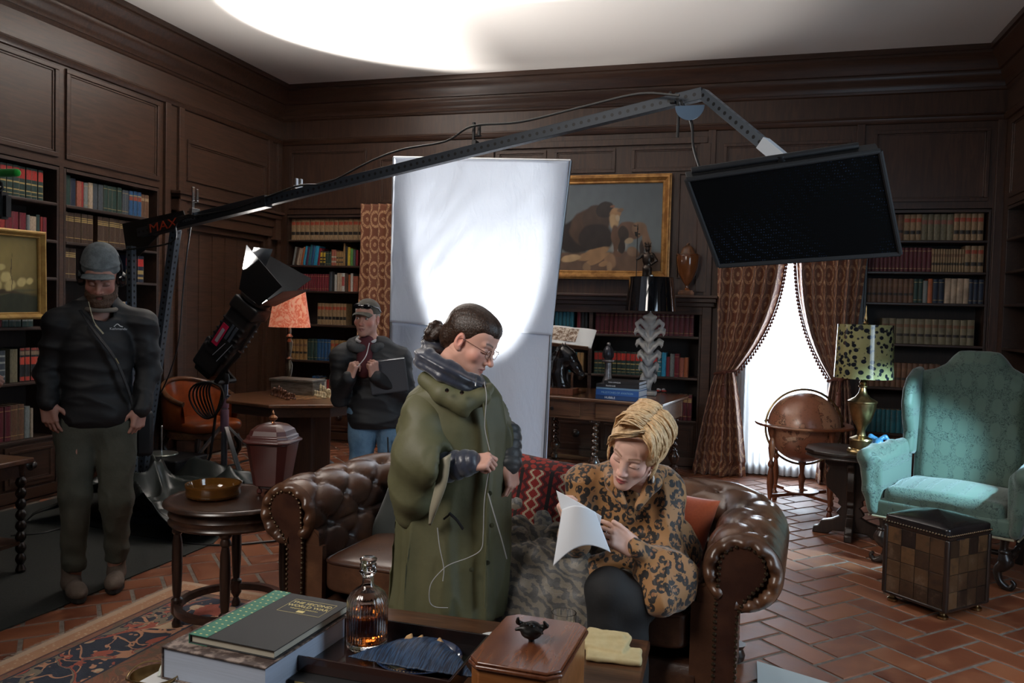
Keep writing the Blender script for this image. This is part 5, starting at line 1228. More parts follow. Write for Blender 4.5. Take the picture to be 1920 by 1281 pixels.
# ================= text helper =================
def text_mesh(txt, size, M, mt, parent, name='lettering', ext=.0006, align='CENTER', sx=1.0, space=1.0):
    c = bpy.data.curves.new('t', 'FONT'); c.body = txt; c.size = size; c.extrude = ext; c.align_x = align; c.align_y = 'CENTER'; c.space_character = space
    o = bpy.data.objects.new('t', c); COL.objects.link(o); dg = bpy.context.evaluated_depsgraph_get(); me = bpy.data.meshes.new_from_object(o.evaluated_get(dg))
    bpy.data.objects.remove(o); bpy.data.curves.remove(c); me.transform(M @ Matrix.Diagonal((sx, 1, 1, 1))); me.materials.clear()
    return obj(name, me, mt, parent, smooth=False)
FX = Matrix.Rotation(pi/2, 4, 'X')    # text standing up, facing -Y
def T3(x, y, z): return Matrix.Translation((x, y, z))
def RZ(d): return Matrix.Rotation(radians(d), 4, 'Z')
def RX(d): return Matrix.Rotation(radians(d), 4, 'X')
def RY(d): return Matrix.Rotation(radians(d), 4, 'Y')
def flat_book(name, label, M, w, d, h, cover, pages=(.55, .53, .47), group=None, cover2=None, hard=.003, spine='left'):
    t = thing(name, label, 'book', M=M, group=group); cm = mat('cover_'+name+str(len(bpy.data.objects)), cover, .6, 0, cover2, 22, .45, .6)
    g = G(); g.box((-w/2, -d/2, 0), (w/2, d/2, hard)); g.box((-w/2, -d/2, h-hard), (w/2, d/2, h))
    if spine == 'left': g.box((-w/2, -d/2, hard), (-w/2+.004, d/2, h-hard))
    else: g.box((-w/2, -d/2, hard), (w/2, -d/2+.004, h-hard))
    obj('cover', g, cm, t, smooth=False, bevel=.0012)
    s = NT('leaves_'+str(len(bpy.data.objects))); z = s.noise(260, 2, .5, s.co((.02, .02, 1))); s.p(col=s.mix(z, tuple(x*.72 for x in pages), pages), rough=.8)
    obj('page_block', G().box((-w/2+.005, -d/2+.005, hard), (w/2-.005, d/2-.005, h-hard)), s.m, t, smooth=False); return t
# ---- coffee table: books at the left ----
TZ = .4475
BM1 = T3(-1.315, 1.955, TZ) @ RZ(-4)
flat_book('picture_book', 'large white-edged book at the bottom of the coffee-table stack', BM1, .37, .40, .042, (.55, .56, .56), (.50, .56, .66))
t = flat_book('thick_book', 'very thick white-edged picture book in the middle of the coffee-table stack, with pale ribbon', T3(-1.29, 1.98, TZ+.0425) @ RZ(-4), .335, .385, .088, (.05, .03, .025), (.50, .57, .70), cover2=(.26, .20, .17), hard=.004)
obj('ribbon', G().tube(bez([(-.165, -.12, .06), (-.185, -.16, .03), (-.178, -.19, .004)]), .007, 6, flat=.2), mat('ribbon', (.5, .55, .5), .6), t)
t = flat_book('history_book', 'dark grey hardback with green spotted spine strip on top of the coffee-table book stack', T3(-1.265, 2.02, TZ+.131) @ RZ(-4), .275, .375, .024, (.014, .0145, .016), (.55, .50, .40), hard=.003)
GRN = mat('green_cloth', (.035, .16, .105), .6); YEL = mat('pale_gold_ink', (.62, .52, .20), .5)
obj('green_spine_strip', G().box((-.1385, -.1885, -.0005), (-.078, .1885, .0008)).box((-.1385, -.1885, .0235), (-.078, .1885, .0248)).box((-.139, -.1885, .0), (-.1365, .1885, .0248)), GRN, t, smooth=False)
g = G()
for i in range(15):
    for j in range(3):
        g.ball((-.130+j*.02+(i % 2)*.008, -.175+i*.0255, .0248), (.0042, .0026, .0005), 8, 4)
obj('gold_spots', g, YEL, t)
tl_ = lambda x, y: T3(x, y, .0243)
for s_, sz, yy, xx in (('THE SECOND', .022, .128, .04), ('WORLD WAR', .022, .104, .04), ('WINSTON S. CHURCHILL', .0085, .084, .04)):
    text_mesh(s_, sz, tl_(xx, yy), YEL, t, ext=.0003)
g = G()
for a, b in (((-.032, .150), (.112, .1508)), ((-.032, .052), (.112, .0528)), ((-.032, .052), (-.0312, .1508)), ((.1112, .052), (.112, .1508))): g.box((a[0], a[1], .024), (b[0], b[1], .0245))
g.box((.028, .06, .024), (.052, .074, .0246)); obj('title_frame', g, YEL, t, smooth=False)
# big book under tray
t = flat_book('art_book', 'big black art book lying under the black tray', T3(-.905, 2.03, TZ) @ RZ(-1.5), .44, .33, .062, (.012, .012, .013), (.5, .46, .38), spine='front')
SERIF = mat('silver_ink', (.34, .33, .28), .45); OCH = mat('ochre_ink', (.45, .36, .14), .5)
fr = lambda x, z: T3(x, -.1655, z) @ FX
obj('publisher_square', G().box((-.205, -.1657, .014), (-.178, -.165, .052)), OCH, t, smooth=False); text_mesh('DK', .018, T3(-.1915, -.1662, .033) @ FX @ RZ(90), BLACK, t)
text_mesh('THE', .017, fr(-.163, .033) @ RZ(90), SERIF, t); text_mesh('GREAT', .048, fr(-.150, .031), SERIF, t, align='LEFT', sx=.9); text_mesh('WAR', .048, fr(.02, .031), OCH, t, align='LEFT', sx=.9)
g = G(); g.box((-.20, -.166, .056), (-.17, -.165, .06)); obj('spine_colour_bar', g, OCH, t, smooth=False)
# tray
TRM = T3(-.915, 2.075, TZ+.0625) @ RZ(-1); BLKL = mat('black_lacquer', (.010, .009, .010), .14, coat=.6, cr=.08, col2=(.03, .012, .010), sc=2)
t = thing('tray', 'black lacquer tray holding the decanter and the plate of biscotti', 'tray', M=TRM)
w, d, hh = .225, .155, .042
g = G(); g.box((-w, -d, 0), (w, d, .006)); obj('tray_base', g, BLKL, t, smooth=False, bevel=.002)
for a, b in (((-w, -d-.004), (w, -d+.004)), ((-w, d-.004), (w, d+.004)), ((-w-.004, -d-.004), (-w+.004, d+.004)), ((w-.004, -d-.004), (w+.004, d+.004))):
    obj('tray_side', G().box((a[0], a[1], .0), (b[0], b[1], hh)), BLKL, t, smooth=False, bevel=.002)
# decanter
GLS = NT('clear_crystal'); GLS.p(col=(1, 1, 1), rough=.02, trans=1, ior=1.48); GLS = GLS.m
WH = NT('amber_whisky'); WH.p(col=(.62, .15, .02), rough=0, trans=1, ior=1.36); WH = WH.m
DM = TRM @ T3(-.105, .035, .0065)
t = thing('decanter', 'ribbed crystal decanter half full of amber whisky on the black tray', 'decanter', M=DM)
flute = lambda r, z, a: r*(1+.022*cos(a*32)) if .012 < z < .15 and r > .045 else r
outer = [(.001, 0), (.050, 0), (.057, .004), (.059, .012), (.057, .02), (.0585, .03), (.0585, .125), (.0575, .14), (.050, .158), (.036, .170), (.022, .178), (.0165, .186), (.0165, .205), (.019, .213), (.025, .218), (.026, .222), (.022, .223)]
inner = [(.014, .222), (.013, .205), (.013, .186), (.02, .174), (.034, .165), (.048, .154), (.053, .14), (.0535, .125), (.0535, .03), (.050, .02), (.03, .016), (.001, .016)]
obj('bottle', G().lathe(outer+inner, n=128, mod=flute), GLS, t, ang=60)
obj('whisky', G().lathe([(.001, .0165), (.03, .0165), (.0495, .0205), (.053, .031), (.053, .102), (.001, .102)], n=48), WH, t, ang=50)
obj('stopper', G().lathe([(.001, .207), (.012, .207), (.0135, .222), (.018, .226), (.024, .232), (.024, .242), (.019, .247), (.024, .252), (.025, .258), (.020, .262), (.001, .262)], n=32), GLS, t, ang=50)
# plate, napkin, biscotti
PM_ = TRM @ T3(.075, -.005, .0065)
t = thing('plate', 'navy plate with gold rim pattern under the folded blue napkin', 'plate', M=PM_)
obj('dish', G().lathe([(.001, 0), (.075, 0), (.08, .004), (.11, .012), (.122, .020), (.119, .022), (.108, .015), (.078, .008), (.001, .007)], n=64), mat('navy_glaze', (.010, .022, .06), .12, coat=.5), t)
g = G()
for i in range(60): a = 2*pi*i/60; g.box((.098*cos(a)-.003, .098*sin(a)-.003, .0115), (.098*cos(a)+.003, .098*sin(a)+.003, .0135))
obj('gold_pattern', g, BRASS, t, smooth=False)
s = NT('blue_striped_silk'); X_, Y_, _ = s.sep(s.co((1, 1, 1)))[:3]; st_ = s.noise(1, 3, .6, s.co((300, 22, 22), (0, 0, radians(-28))), .3)
s.p(col=s.mix(s.ramp(st_, .42, .6), (.003, .009, .028), (.018, .055, .125)), rough=.5, sheen=0); s.bump(st_, .6, .003)
def nap(u, v):
    # folded fan: wide at the front, pointing up at the back
    x = (u-.5)*2; e = 1-abs(x)**1.6; y = -.085-.03*e*0+v*.135*e; z = .018+.034*sin(v*pi*.62)*(e**.8)+.0012*sin(u*34+v*5)*e+.0006*sin(u*120)
    return (x*.178+.01*v, y+.01*x*x, z)
g = G(); g.grid(nap, 120, 30)
NPM = PM_ @ T3(.0, .0, .0)
me = mesh_of('napkin', g); o = obj('folded_napkin', me, s.m, ang=180, solid=.004); tag(o, 'dark blue finely striped napkin folded over the plate on the tray', 'napkin'); o.matrix_world = NPM; MW[o.name] = NPM
BIS = mat('biscotti', (.42, .21, .08), .8, col2=(.60, .37, .17), sc=60, bump=.5, bsc=180)
for i, (x, a, lab) in enumerate(((-.052, 14, 'leftmost biscotti standing up behind the blue napkin'), (-.016, 8, 'second biscotti from the left behind the blue napkin'), (.018, -4, 'third biscotti from the left, low behind the blue napkin'), (.05, -12, 'rightmost biscotti standing up behind the blue napkin'))):
    g = G(Matrix()); g.prism([(-.017, 0), (.017, 0), (.018, .03), (.012, .058), (.002, .074), (-.010, .062), (-.017, .035)], -.006, .006)
    o = one('biscotti', g, BIS, lab, 'biscuit', 'biscotti on the plate', bevel=.003, ang=50); o.matrix_world = PM_ @ T3(x, .040 if i != 2 else .036, .022 if i != 2 else .014) @ RY(a) @ RX(72)
one('coaster', G().lathe([(.001, 0), (.045, 0), (.048, .003), (.048, .007), (.043, .008), (.001, .006)], (-.735, 2.44, TZ+.0005), 40), mat('white_china', (.7, .7, .68), .2, coat=.3), 'small round white coaster half hidden between tray and wooden box', 'coaster')
# wooden box with black knob
BXM = T3(-.515, 2.055, TZ) @ RZ(-2); CHW = wood('chestnut_veneer', (.10, .028, .012), (.20, .068, .028), .25, 1, coat=.5)
t = thing('wooden_box', 'large polished chestnut wooden box with chamfered corners and a dark carved frog knob', 'box', M=BXM)
def cham(w, d, c): return [(-w+c, -d), (w-c, -d), (w, -d+c), (w, d-c), (w-c, d), (-w+c, d), (-w, d-c), (-w, -d+c)]
obj('box_body', G().prism(cham(.115, .168, .028), 0, .158), wood('orange_veneer', (.22, .075, .02), (.36, .14, .045), .3, 0, coat=.4), t, bevel=.003, ang=30)
obj('lid', G().prism(cham(.123, .176, .030), .159, .170).prism(cham(.119, .172, .029), .170, .178), CHW, t, bevel=.004, ang=30)
sd = SD((-.06, -.05, .15), (.06, .06, .24), .0022)
sd.ell((0, 0, .195), (.030, .032, .022)).ell((0, -.012, .21), (.014, .014, .012), k=.008).cap((.0, 0, .166), (0, 0, .185), .008, .006, k=.006)
for sg in (-1, 1):
    sd.cap((sg*.012, -.016, .205), (sg*.036, -.022, .20), .008, .004, k=.006).cap((sg*.016, .014, .195), (sg*.040, .004, .21), .009, .006, k=.006).cap((sg*.04, .004, .21), (sg*.036, -.008, .225), .006, .004, k=.004).ell((sg*.007, -.022, .218), (.005, .005, .005), k=.002)
obj('frog_knob', sd.mesh('k', M=T3(0, 0, .012), disp=lambda v, n: fnoise(v, 160, 2, .001)), mat('dark_bronze', (.02, .019, .018), .4, .6), t, ang=180)
# tumbler, gloves, brass bowl
p = on_z(1060, 1146, .535)
t = thing('tumbler', 'cut-glass whisky tumbler behind the wooden box', 'glass', (p.x, p.y-.02, TZ+.0005))
obj('glass', G().lathe([(.001, 0), (.036, 0), (.039, .004), (.040, .09), (.0375, .09), (.036, .018), (.034, .014), (.001, .012)], n=72, mod=lambda r, z, a: r*(1+.02*cos(a*18)) if z < .055 and r > .0385 else r), GLS, t, ang=60)
s = NT('cream_suede'); n = s.noise(40, 4, .6); s.p(col=s.mix(n, (.42, .33, .16), (.58, .47, .26)), rough=.85); s.bump(n, .3, .002)
sd = SD((-.56, 2.30, TZ-.01), (-.18, 2.66, TZ+.1), .0038)
q0 = V((-.365, 2.455, TZ))
sd.box(T3(q0.x+.015, q0.y-.02, TZ+.011) @ RZ(6), (.085, .052, .010), .009); sd.box(T3(q0.x-.02, q0.y+.03, TZ+.026) @ RZ(-8) @ RX(6), (.075, .058, .010), .009, k=.004)
sd.cap((q0.x-.09, q0.y+.02, TZ+.035), (q0.x+.03, q0.y+.045, TZ+.042), .012, .010, k=.012).cap((q0.x-.02, q0.y+.08, TZ+.03), (q0.x+.04, q0.y+.085, TZ+.028), .010, .012, k=.014)
me = sd.mesh('gl', disp=lambda v, n: fnoise(v, 42, 5, .0030)+fnoise(v, 90, 6, .001)); one('suede_gloves', me, s.m, 'folded cream suede gloves at the right end of the coffee table', 'gloves', ang=180)
p = on_z(280, 1276, .50)
t = thing('brass_bowl', 'small brass bowl with thin ring handle at the lower left corner of the coffee table', 'bowl', (-1.49, 1.80, TZ+.0005))
obj('bowl', G().lathe([(.001, 0), (.035, 0), (.05, .010), (.06, .03), (.064, .052), (.062, .052), (.057, .03), (.046, .014), (.001, .008)], n=48), BRASS, t)
obj('handle', G().tube([(.070*cos(a), .070*sin(a), .055+.006*sin(3*a)) for a in [2*pi*i/40 for i in range(41)]], .0022, 6), BRASS, t)

# ---- round side table ----
sx, sy, sz = -2.25, 3.22, .6035
t = thing('ashtray', 'round amber glass ashtray on the dark round side table', 'ashtray', (-2.335, 3.20, .6045))
AMB = NT('amber_glass'); AMB.p(col=(.24, .10, .02), rough=.06, trans=.6, ior=1.5, coat=.5); AMB = AMB.m
obj('dish', G().lathe([(.001, 0), (.10, 0), (.118, .008), (.122, .02), (.120, .045), (.126, .052), (.124, .062), (.116, .062), (.108, .04), (.105, .02), (.09, .012), (.001, .010)], n=96, mod=lambda r, z, a: r*(1+.012*cos(a*36)) if .005 < z < .045 and r > .11 else r), AMB, t, ang=60)
t = thing('lidded_urn_box', 'reddish-brown lidded tea caddy with domed lid and brass finial on the round table', 'caddy', M=T3(-2.135, 3.37, .6045) @ RZ(8) @ Matrix.Scale(.86, 4))
MAH = mat('oxblood_lacquer', (.055, .012, .010), .32, coat=.3, col2=(.075, .018, .014), sc=3)
def oct8(w, c): return cham(w, w, c)
def loft(g, levels):
    k = 8; vs = []
    for w, z in levels: vs += [(x, y, z) for x, y in oct8(w, w*.34)]
    return g.add(vs, [(i*k+j, i*k+(j+1) % k, (i+1)*k+(j+1) % k, (i+1)*k+j) for i in range(len(levels)-1) for j in range(k)]+[tuple(range(8))[::-1], tuple(range((len(levels)-1)*8, len(levels)*8))])
obj('body', loft(G(), [(.062, .03), (.066, .045), (.085, .05), (.118, .272), (.122, .28)]), MAH, t, ang=25, bevel=.002)
obj('lid', loft(G(), [(.124, .281), (.135, .288), (.135, .296), (.118, .308), (.116, .322), (.108, .328), (.100, .352), (.070, .378), (.035, .388)]), MAH, t, ang=25, bevel=.002)
obj('finial', G().lathe([(.012, .386), (.008, .395), (.010, .40), (.022, .408), (.024, .418), (.014, .428), (.006, .432), (.008, .438), (.004, .45), (.001, .458)], n=20), mat('copper', (.35, .16, .08), .3, 1), t)
g = G()
for sgn in (-1, 1):
    for r_ in range(2):
        x0 = sgn*.035; z0 = .17+r_*0; g.bar((x0-.02, -.103, .19), (x0+.02, -.103, .19), .003, .003); g.bar((x0-.02, -.100, .22), (x0+.02, -.100, .22), .003, .003); g.bar((x0-.02, -.103, .19), (x0-.02, -.1, .22), .003, .003, up=(1, 0, 0)); g.bar((x0+.01, -.103, .19), (x0+.01, -.1, .21), .003, .003, up=(1, 0, 0))
obj('fretwork', g, MAH, t, smooth=False)
for x in (-.05, .05):
    for y in (-.05, .05): obj('foot', G().lathe([(.006, 0), (.016, .01), (.012, .03)], (x, y, 0), 12), MAH, t)

# ---- oval table: brass lamp and blue ram ----
TP = .6025
s = NT('tortoise_shade'); v = s.vor(23, s.co((1, 1, 1.2))); v2 = s.vor(30, s.co((1, 1, .8), (.3, .2, 0))); n = s.noise(12, 4, .6)
spots = s.ma('MAXIMUM', s.ramp(v, .44, .36), s.ma('MULTIPLY', s.ramp(v2, .38, .3), s.ramp(n, .5, .55)))
s.p(col=s.mix(spots, s.mix(n, (.17, .155, .05), (.32, .29, .15)), (.010, .012, .016)), rough=.14, coat=.6, cr=.05); LEOP = s.m
t = thing('table_lamp', 'tall brass urn table lamp with glossy leopard-spotted drum shade', 'lamp', (.775, 5.86, TP))
obj('base', G().lathe([(.001, 0), (.085, 0), (.088, .012), (.08, .022), (.078, .03), (.070, .034), (.070, .085), (.076, .09), (.072, .10), (.05, .108), (.03, .118), (.024, .15), (.035, .175), (.036, .18), (.06, .22), (.085, .30), (.088, .335), (.094, .34), (.094, .35), (.085, .356), (.05, .375), (.03, .40), (.022, .425), (.020, .44), (.030, .446), (.030, .452), (.018, .46), (.026, .475), (.018, .49), (.018, .50)], n=40), BRASS, t)
obj('stem', G().lathe([(.012, .50), (.012, .58), (.006, .58), (.006, .86)], n=12), mat('candle_sleeve', (.40, .20, .06), .4, .4), t)
obj('lamp_shade', G().lathe([(.186, .505), (.174, .862), (.172, .862), (.184, .505), (.186, .505)], n=72), LEOP, t)
obj('finial', G().lathe([(.012, .862), (.018, .872), (.010, .885), (.014, .90), (.010, .92), (.006, .94), (.004, .975), (.001, .99)], n=14), BRASS, t)
sd = SD((-.08, -.07, -.01), (.08, .07, .15), .003)
sd.ell((0, 0, .055), (.035, .045, .035)).cap((0, -.02, .07), (-.02, -.05, .05), .026, .016, k=.02)
for sg in (-1, 1): sd.chain([(sg*.015, 0, .09), (sg*.045, .01, .105), (sg*.065, .0, .08), (sg*.055, -.02, .05), (sg*.035, -.02, .055)], [.014, .015, .013, .010, .007], k=.006)
sd.cap((0, 0, .0), (0, 0, .04), .04, .03, k=.02)
one('ram_figurine', sd.mesh('ram', disp=lambda v, n: fnoise(v, 150, 1, .0015)), mat('blue_glazed_stone', (.05, .18, .33), .35, coat=.3), 'small blue ram head ornament beside the brass lamp', 'ornament', loc=(.895, 5.95, TP), ang=180)

# ---- library table: books, bust, lamp ----
LZ = .7705
def on_tab(x, y, z=LZ): return on_z(x, y, z)
p = on_tab(1162, 752)
stk = [('HUBBLE', (.012, .05, .16), .034, .335, 'blue book lettered HUBBLE at the bottom of the stack on the library table'),
       ('MILESTONES OF AVIATION', (.02, .10, .34), .050, .335, 'thick blue book lettered MILESTONES OF AVIATION, second in the library table stack'),
       ('', (.16, .30, .46), .016, .33, 'thin pale blue book in the middle of the library table stack'),
       ('Rembrandt', (.012, .012, .016), .030, .33, 'black book lettered Rembrandt near the top of the library table stack'),
       ('MAN AFRIQUE', (.010, .010, .012), .026, .27, 'smaller black book on top of the stack on the library table')]
z = LZ
for i, (tx, c, h_, w_, lab) in enumerate(stk):
    M = T3(p.x-.01+(.03 if i == 4 else 0), p.y+.17, z) @ RZ(-10+i*.7)
    w_ *= 1.12; t = flat_book('picture_book', lab, M, w_, .26, h_, c, (.60, .66, .72), spine='front', hard=.0025)
    if tx:
        big = tx == 'HUBBLE'; text_mesh(tx, h_*(.78 if big else .46 if i == 1 else .62), T3(-.06 if i != 1 else .0, -.1305, h_/2) @ FX, mat('white_ink', (.75, .78, .8), .5) if i != 1 else mat('pale_ink', (.25, .45, .62), .5), t)
    z += h_+.0008
# horse bust facing right
HM = T3(-1.53, 7.02, LZ) @ RZ(-8)
t = thing('horse_bust', 'dark bronze horse head bust on a wooden plinth at the left of the library table', 'sculpture', M=HM)
obj('plinth', G().box((-.10, -.08, 0), (.12, .08, .055)), RED, t, smooth=False, bevel=.004)
sd = SD((-.2, -.11, .03), (.26, .11, .52), .0045)
sd.chain([(-.02, 0, .08), (-.04, 0, .18), (-.03, 0, .28), (.0, 0, .36)], [.078, .070, .062, .052], k=.05)
sd.chain([(.0, 0, .375), (.05, 0, .33), (.11, 0, .245), (.155, 0, .185)], [.056, .060, .044, .034], k=.04)
sd.ell((.035, 0, .30), (.05, .046, .05), k=.03).ell((.17, 0, .178), (.032, .030, .026), k=.02).ell((.155, 0, .150), (.022, .022, .016), k=.012)
for sg in (-1, 1):
    sd.cap((.0, sg*.028, .41), (-.005, sg*.034, .455), .014, .004, k=.01).ell((.062, sg*.044, .335), (.014, .008, .010), k=.006).ell((.18, sg*.024, .182), (.007, .007, .006), sub=True, k=.004)
    sd.cap((.05, sg*.040, .31), (.12, sg*.028, .235), .010, .006, k=.014)
for i in range(9): a = i/8; sd.cap((-.02-.06*sin(a*2), 0, .42-.30*a), (-.085-.03*sin(a*3), .012*(-1)**i, .39-.30*a), .020, .012, k=.02)
sd.cap((.02, 0, .42), (.06, 0, .38), .014, .008, k=.012); sd.ell((-.01, 0, .065), (.075, .06, .02), k=.03)
obj('horse_head', sd.mesh('horse', disp=lambda v, n: fnoise(v, 60, 4, .0016)), mat('black_bronze', (.014, .012, .012), .22, .5, coat=.4), t, ang=180)
# book on a stand
p = on_y(1072, 640, 7.25); bsm = T3(p.x, 7.25, 0) @ RZ(-6)
t = thing('book_stand', 'small wooden reading stand holding the open white book above the horse bust', 'stand', M=bsm)
obj('base', G().box((-.12, -.06, LZ), (.12, .10, LZ+.02)), WALN, t, smooth=False, bevel=.004); obj('post', G().tube([(0, .04, LZ+.02), (0, .04, 1.18)], .012, 10), WALN, t)
bt_ = T3(0, -.01, 1.27) @ RY(4) @ RX(-38)
obj('rest', G(bt_).box((-.17, .012, -.10), (.19, .022, .09)).box((-.17, -.03, -.11), (.19, .022, -.10)), WALN, t, smooth=False, bevel=.002)
t2 = thing('open_book', 'open white book with a brown engraving, propped on the reading stand', 'book', M=bsm @ bt_)
g = G(); g.grid(lambda u, v: ((u-.5)*.42, -.004-.010*abs(sin(2*pi*u))**.6, -.095+.20*v), 40, 6); g.grid(lambda u, v: ((u-.5)*.42, .008, -.095+.20*v), 2, 2); obj('pages', g, mat('white_paper', (.72, .72, .70), .7), t2)
s = NT('engraving'); s.p(col=s.mix(s.ramp(s.noise(34, 6, .7), .42, .6), (.16, .085, .045), (.66, .56, .46)), rough=.7); obj('engraving', G().box((-.19, -.0165, -.06), (.055, -.0155, .085)), s.m, t2, smooth=False)
# fluted finial ornament
p = on_y(1140, 690, 7.25)
t = thing('finial_ornament', 'silvery column finial ornament with a dark fluted bud behind the stacked books', 'ornament', (p.x, 7.25, LZ))
PEW = mat('aged_pewter', (.36, .34, .34), .35, .8, (.16, .14, .14), 14)
obj('shaft', G().lathe([(.10, 0), (.10, .03), (.085, .04), (.09, .06), (.075, .085), (.05, .11), (.036, .15), (.030, .20), (.030, .28), (.045, .29), (.055, .295), (.055, .305), (.04, .31)], n=32, mod=lambda r, z, a: r*(1+.08*cos(a*9)) if .035 < z < .09 else r), PEW, t)
obj('bud', G().lathe([(.03, .31), (.045, .33), (.048, .36), (.04, .40), (.022, .43), (.012, .435)], n=60, mod=lambda r, z, a: r*(1+.07*abs(cos(a*6)))), mat('dark_pewter', (.05, .05, .06), .3, .7), t); obj('tip', G().ball((0, 0, .448), .018), PEW, t)
# acanthus lamp with black shade
p = on_y(1216, 700, 7.30); AX, AY = p.x, 7.30
t = thing('leaf_table_lamp', 'carved acanthus-leaf table lamp with a glossy black drum shade on the library table', 'lamp', (AX, AY, LZ))
sd = SD((-.17, -.12, -.01), (.17, .12, .80), .006)
sd.box(T3(0, 0, .02), (.075, .06, .02), .008); sd.cap((0, 0, .02), (0, 0, .66), .026, .040, k=.01); sd.ell((0, -.01, .69), (.055, .045, .04), k=.02); sd.cap((0, 0, .70), (0, 0, .745), .03, .008, k=.02)
for lv in range(5):
    zb = .07+lv*.105; L_ = (.045+.012*lv)*.78
    for sg in (-1, 1):
        for k in range(3):
            y0 = -.03+k*.028; z0 = zb+k*.015
            sd.chain([(sg*.012, y0-.012, z0), (sg*(L_*.75), y0-.02, z0+.05), (sg*(L_*1.35), y0-.01, z0+.085), (sg*(L_*1.75), y0, z0+.07), (sg*(L_*1.7), y0, z0+.045)], [.018, .016, .013, .011, .006], k=.012)
for sg in (-1, 1):
    sd.chain([(sg*.02, -.02, .60), (sg*.08, -.025, .665), (sg*.115, -.02, .64), (sg*.105, -.02, .60), (sg*.08, -.02, .605)], [.022, .020, .016, .012, .007], k=.01)
    sd.ell((sg*.045, -.035, .70), (.020, .016, .018), k=.008)
sd.ell((0, -.045, .70), (.016, .012, .014), k=.004); sd.cap((0, -.035, .1), (0, -.045, .62), .006, .010, k=.01)
obj('leaf_base', sd.mesh('leaf'), mat('pale_painted_wood', (.26, .28, .30), .45, col2=(.40, .38, .35), sc=5), t, ang=180)
obj('lamp_shade', G().lathe([(.228, .755), (.196, 1.055), (.192, 1.055), (.224, .755), (.228, .755)], n=72), mat('black_gloss_shade', (.004, .005, .007), .07, coat=1, cr=.03), t)
obj('finial', G().lathe([(.008, 1.03), (.008, 1.06), (.016, 1.065), (.016, 1.075), (.001, 1.08)], n=14), STEEL, t); obj('harp_stem', G().tube([(0, 0, .74), (0, 0, 1.04)], .006, 8), STEEL, t)
p = on_tab(1246, 734); g = G()
for i in range(7): a = i*.9; g.ball((.03*cos(a), .03*sin(a), .014+.012*(i % 2)), (.022, .010, .010), 8, 5, i % 2, R=Matrix.Rotation(a, 3, 'Z'))
one('glass_sweets', g, [mat('red_foil', (.40, .04, .03), .2, coat=.5), mat('clear_foil', (.55, .55, .55), .15, .4)], 'small cluster of red and silver foil sweets on the library table', 'ornament', loc=(p.x-.02, p.y-.12, LZ), ang=180)

# ---- mantel: bronze halberdier and wooden urn ----
MZ = 1.6855
t = thing('knight_figurine', 'small bronze figurine of a soldier holding a tall halberd on the mantel shelf', 'figurine', (-.925, 7.885, MZ))
obj('plinth', G().lathe([(.06, 0), (.06, .02), (.05, .03), (.05, .04)], n=24), EBON, t)
sd = SD((-.15, -.07, .03), (.15, .07, .54), .0045)
sd.chain([(-.03, 0, .05), (-.028, 0, .15), (-.018, 0, .24)], [.016, .020, .026], k=.012).chain([(.035, -.01, .05), (.03, -.01, .15), (.018, 0, .24)], [.016, .020, .026], k=.012)
sd.ell((0, 0, .25), (.045, .032, .03), k=.02).ell((0, 0, .34), (.05, .034, .07), k=.03).ell((0, 0, .44), (.024, .026, .030), k=.01).cap((0, 0, .39), (0, 0, .43), .016, .014, k=.01)
sd.ell((0, 0, .465), (.034, .034, .010), k=.008).chain([(.045, 0, .385), (.085, .0, .33), (.045, -.025, .29)], [.020, .016, .013], k=.012).chain([(-.045, 0, .385), (-.075, -.01, .36), (-.095, -.02, .34)], [.020, .016, .014], k=.012)
for i in range(6): sd.cap((.02*cos(i), .02*sin(i), .47), (.034*cos(i), .034*sin(i), .50), .007, .004, k=.004)
obj('figure', sd.mesh('fig'), mat('brown_bronze', (.045, .032, .025), .35, .8, coat=.2), t, ang=180)
g = G(); g.tube([(-.1, -.02, .0), (-.1, -.02, .62)], .004, 8); g.hexa([(-.12, -.022, .56), (-.1, -.022, .55), (-.1, -.018, .55), (-.12, -.018, .56), (-.13, -.022, .60), (-.1, -.022, .60), (-.1, -.018, .60), (-.13, -.018, .60)]); g.tube([(-.1, -.02, .62), (-.1, -.02, .68)], [.008, .001], 8); g.tube([(-.125, -.02, .585), (-.075, -.02, .58)], [.003, .006], 6)
obj('halberd', g, mat('dark_bronze', (.02, .019, .018), .4, .6), t)
t = thing('wooden_urn', 'tall polished walnut lidded urn on the right end of the mantel shelf', 'urn', (-.545, 7.885, MZ))
obj('plinth', G().box((-.075, -.075, 0), (.075, .075, .03)).box((-.065, -.065, .03), (.065, .065, .045)), WALNZ, t, smooth=False, bevel=.003)
obj('body', G().lathe([(.05, .045), (.03, .055), (.014, .07), (.013, .09), (.022, .10), (.05, .14), (.082, .20), (.102, .28), (.108, .36), (.105, .375), (.112, .38), (.108, .388)], n=40), mat('polished_walnut', (.11, .035, .012), .16, col2=(.20, .07, .022), sc=4, coat=.7, st=(1, 1, .4)), t)
obj('lid', G().lathe([(.10, .388), (.075, .395), (.07, .405), (.06, .425), (.05, .45), (.025, .47), (.012, .475), (.016, .485), (.012, .495), (.001, .5)], n=40), WALNZ, t)

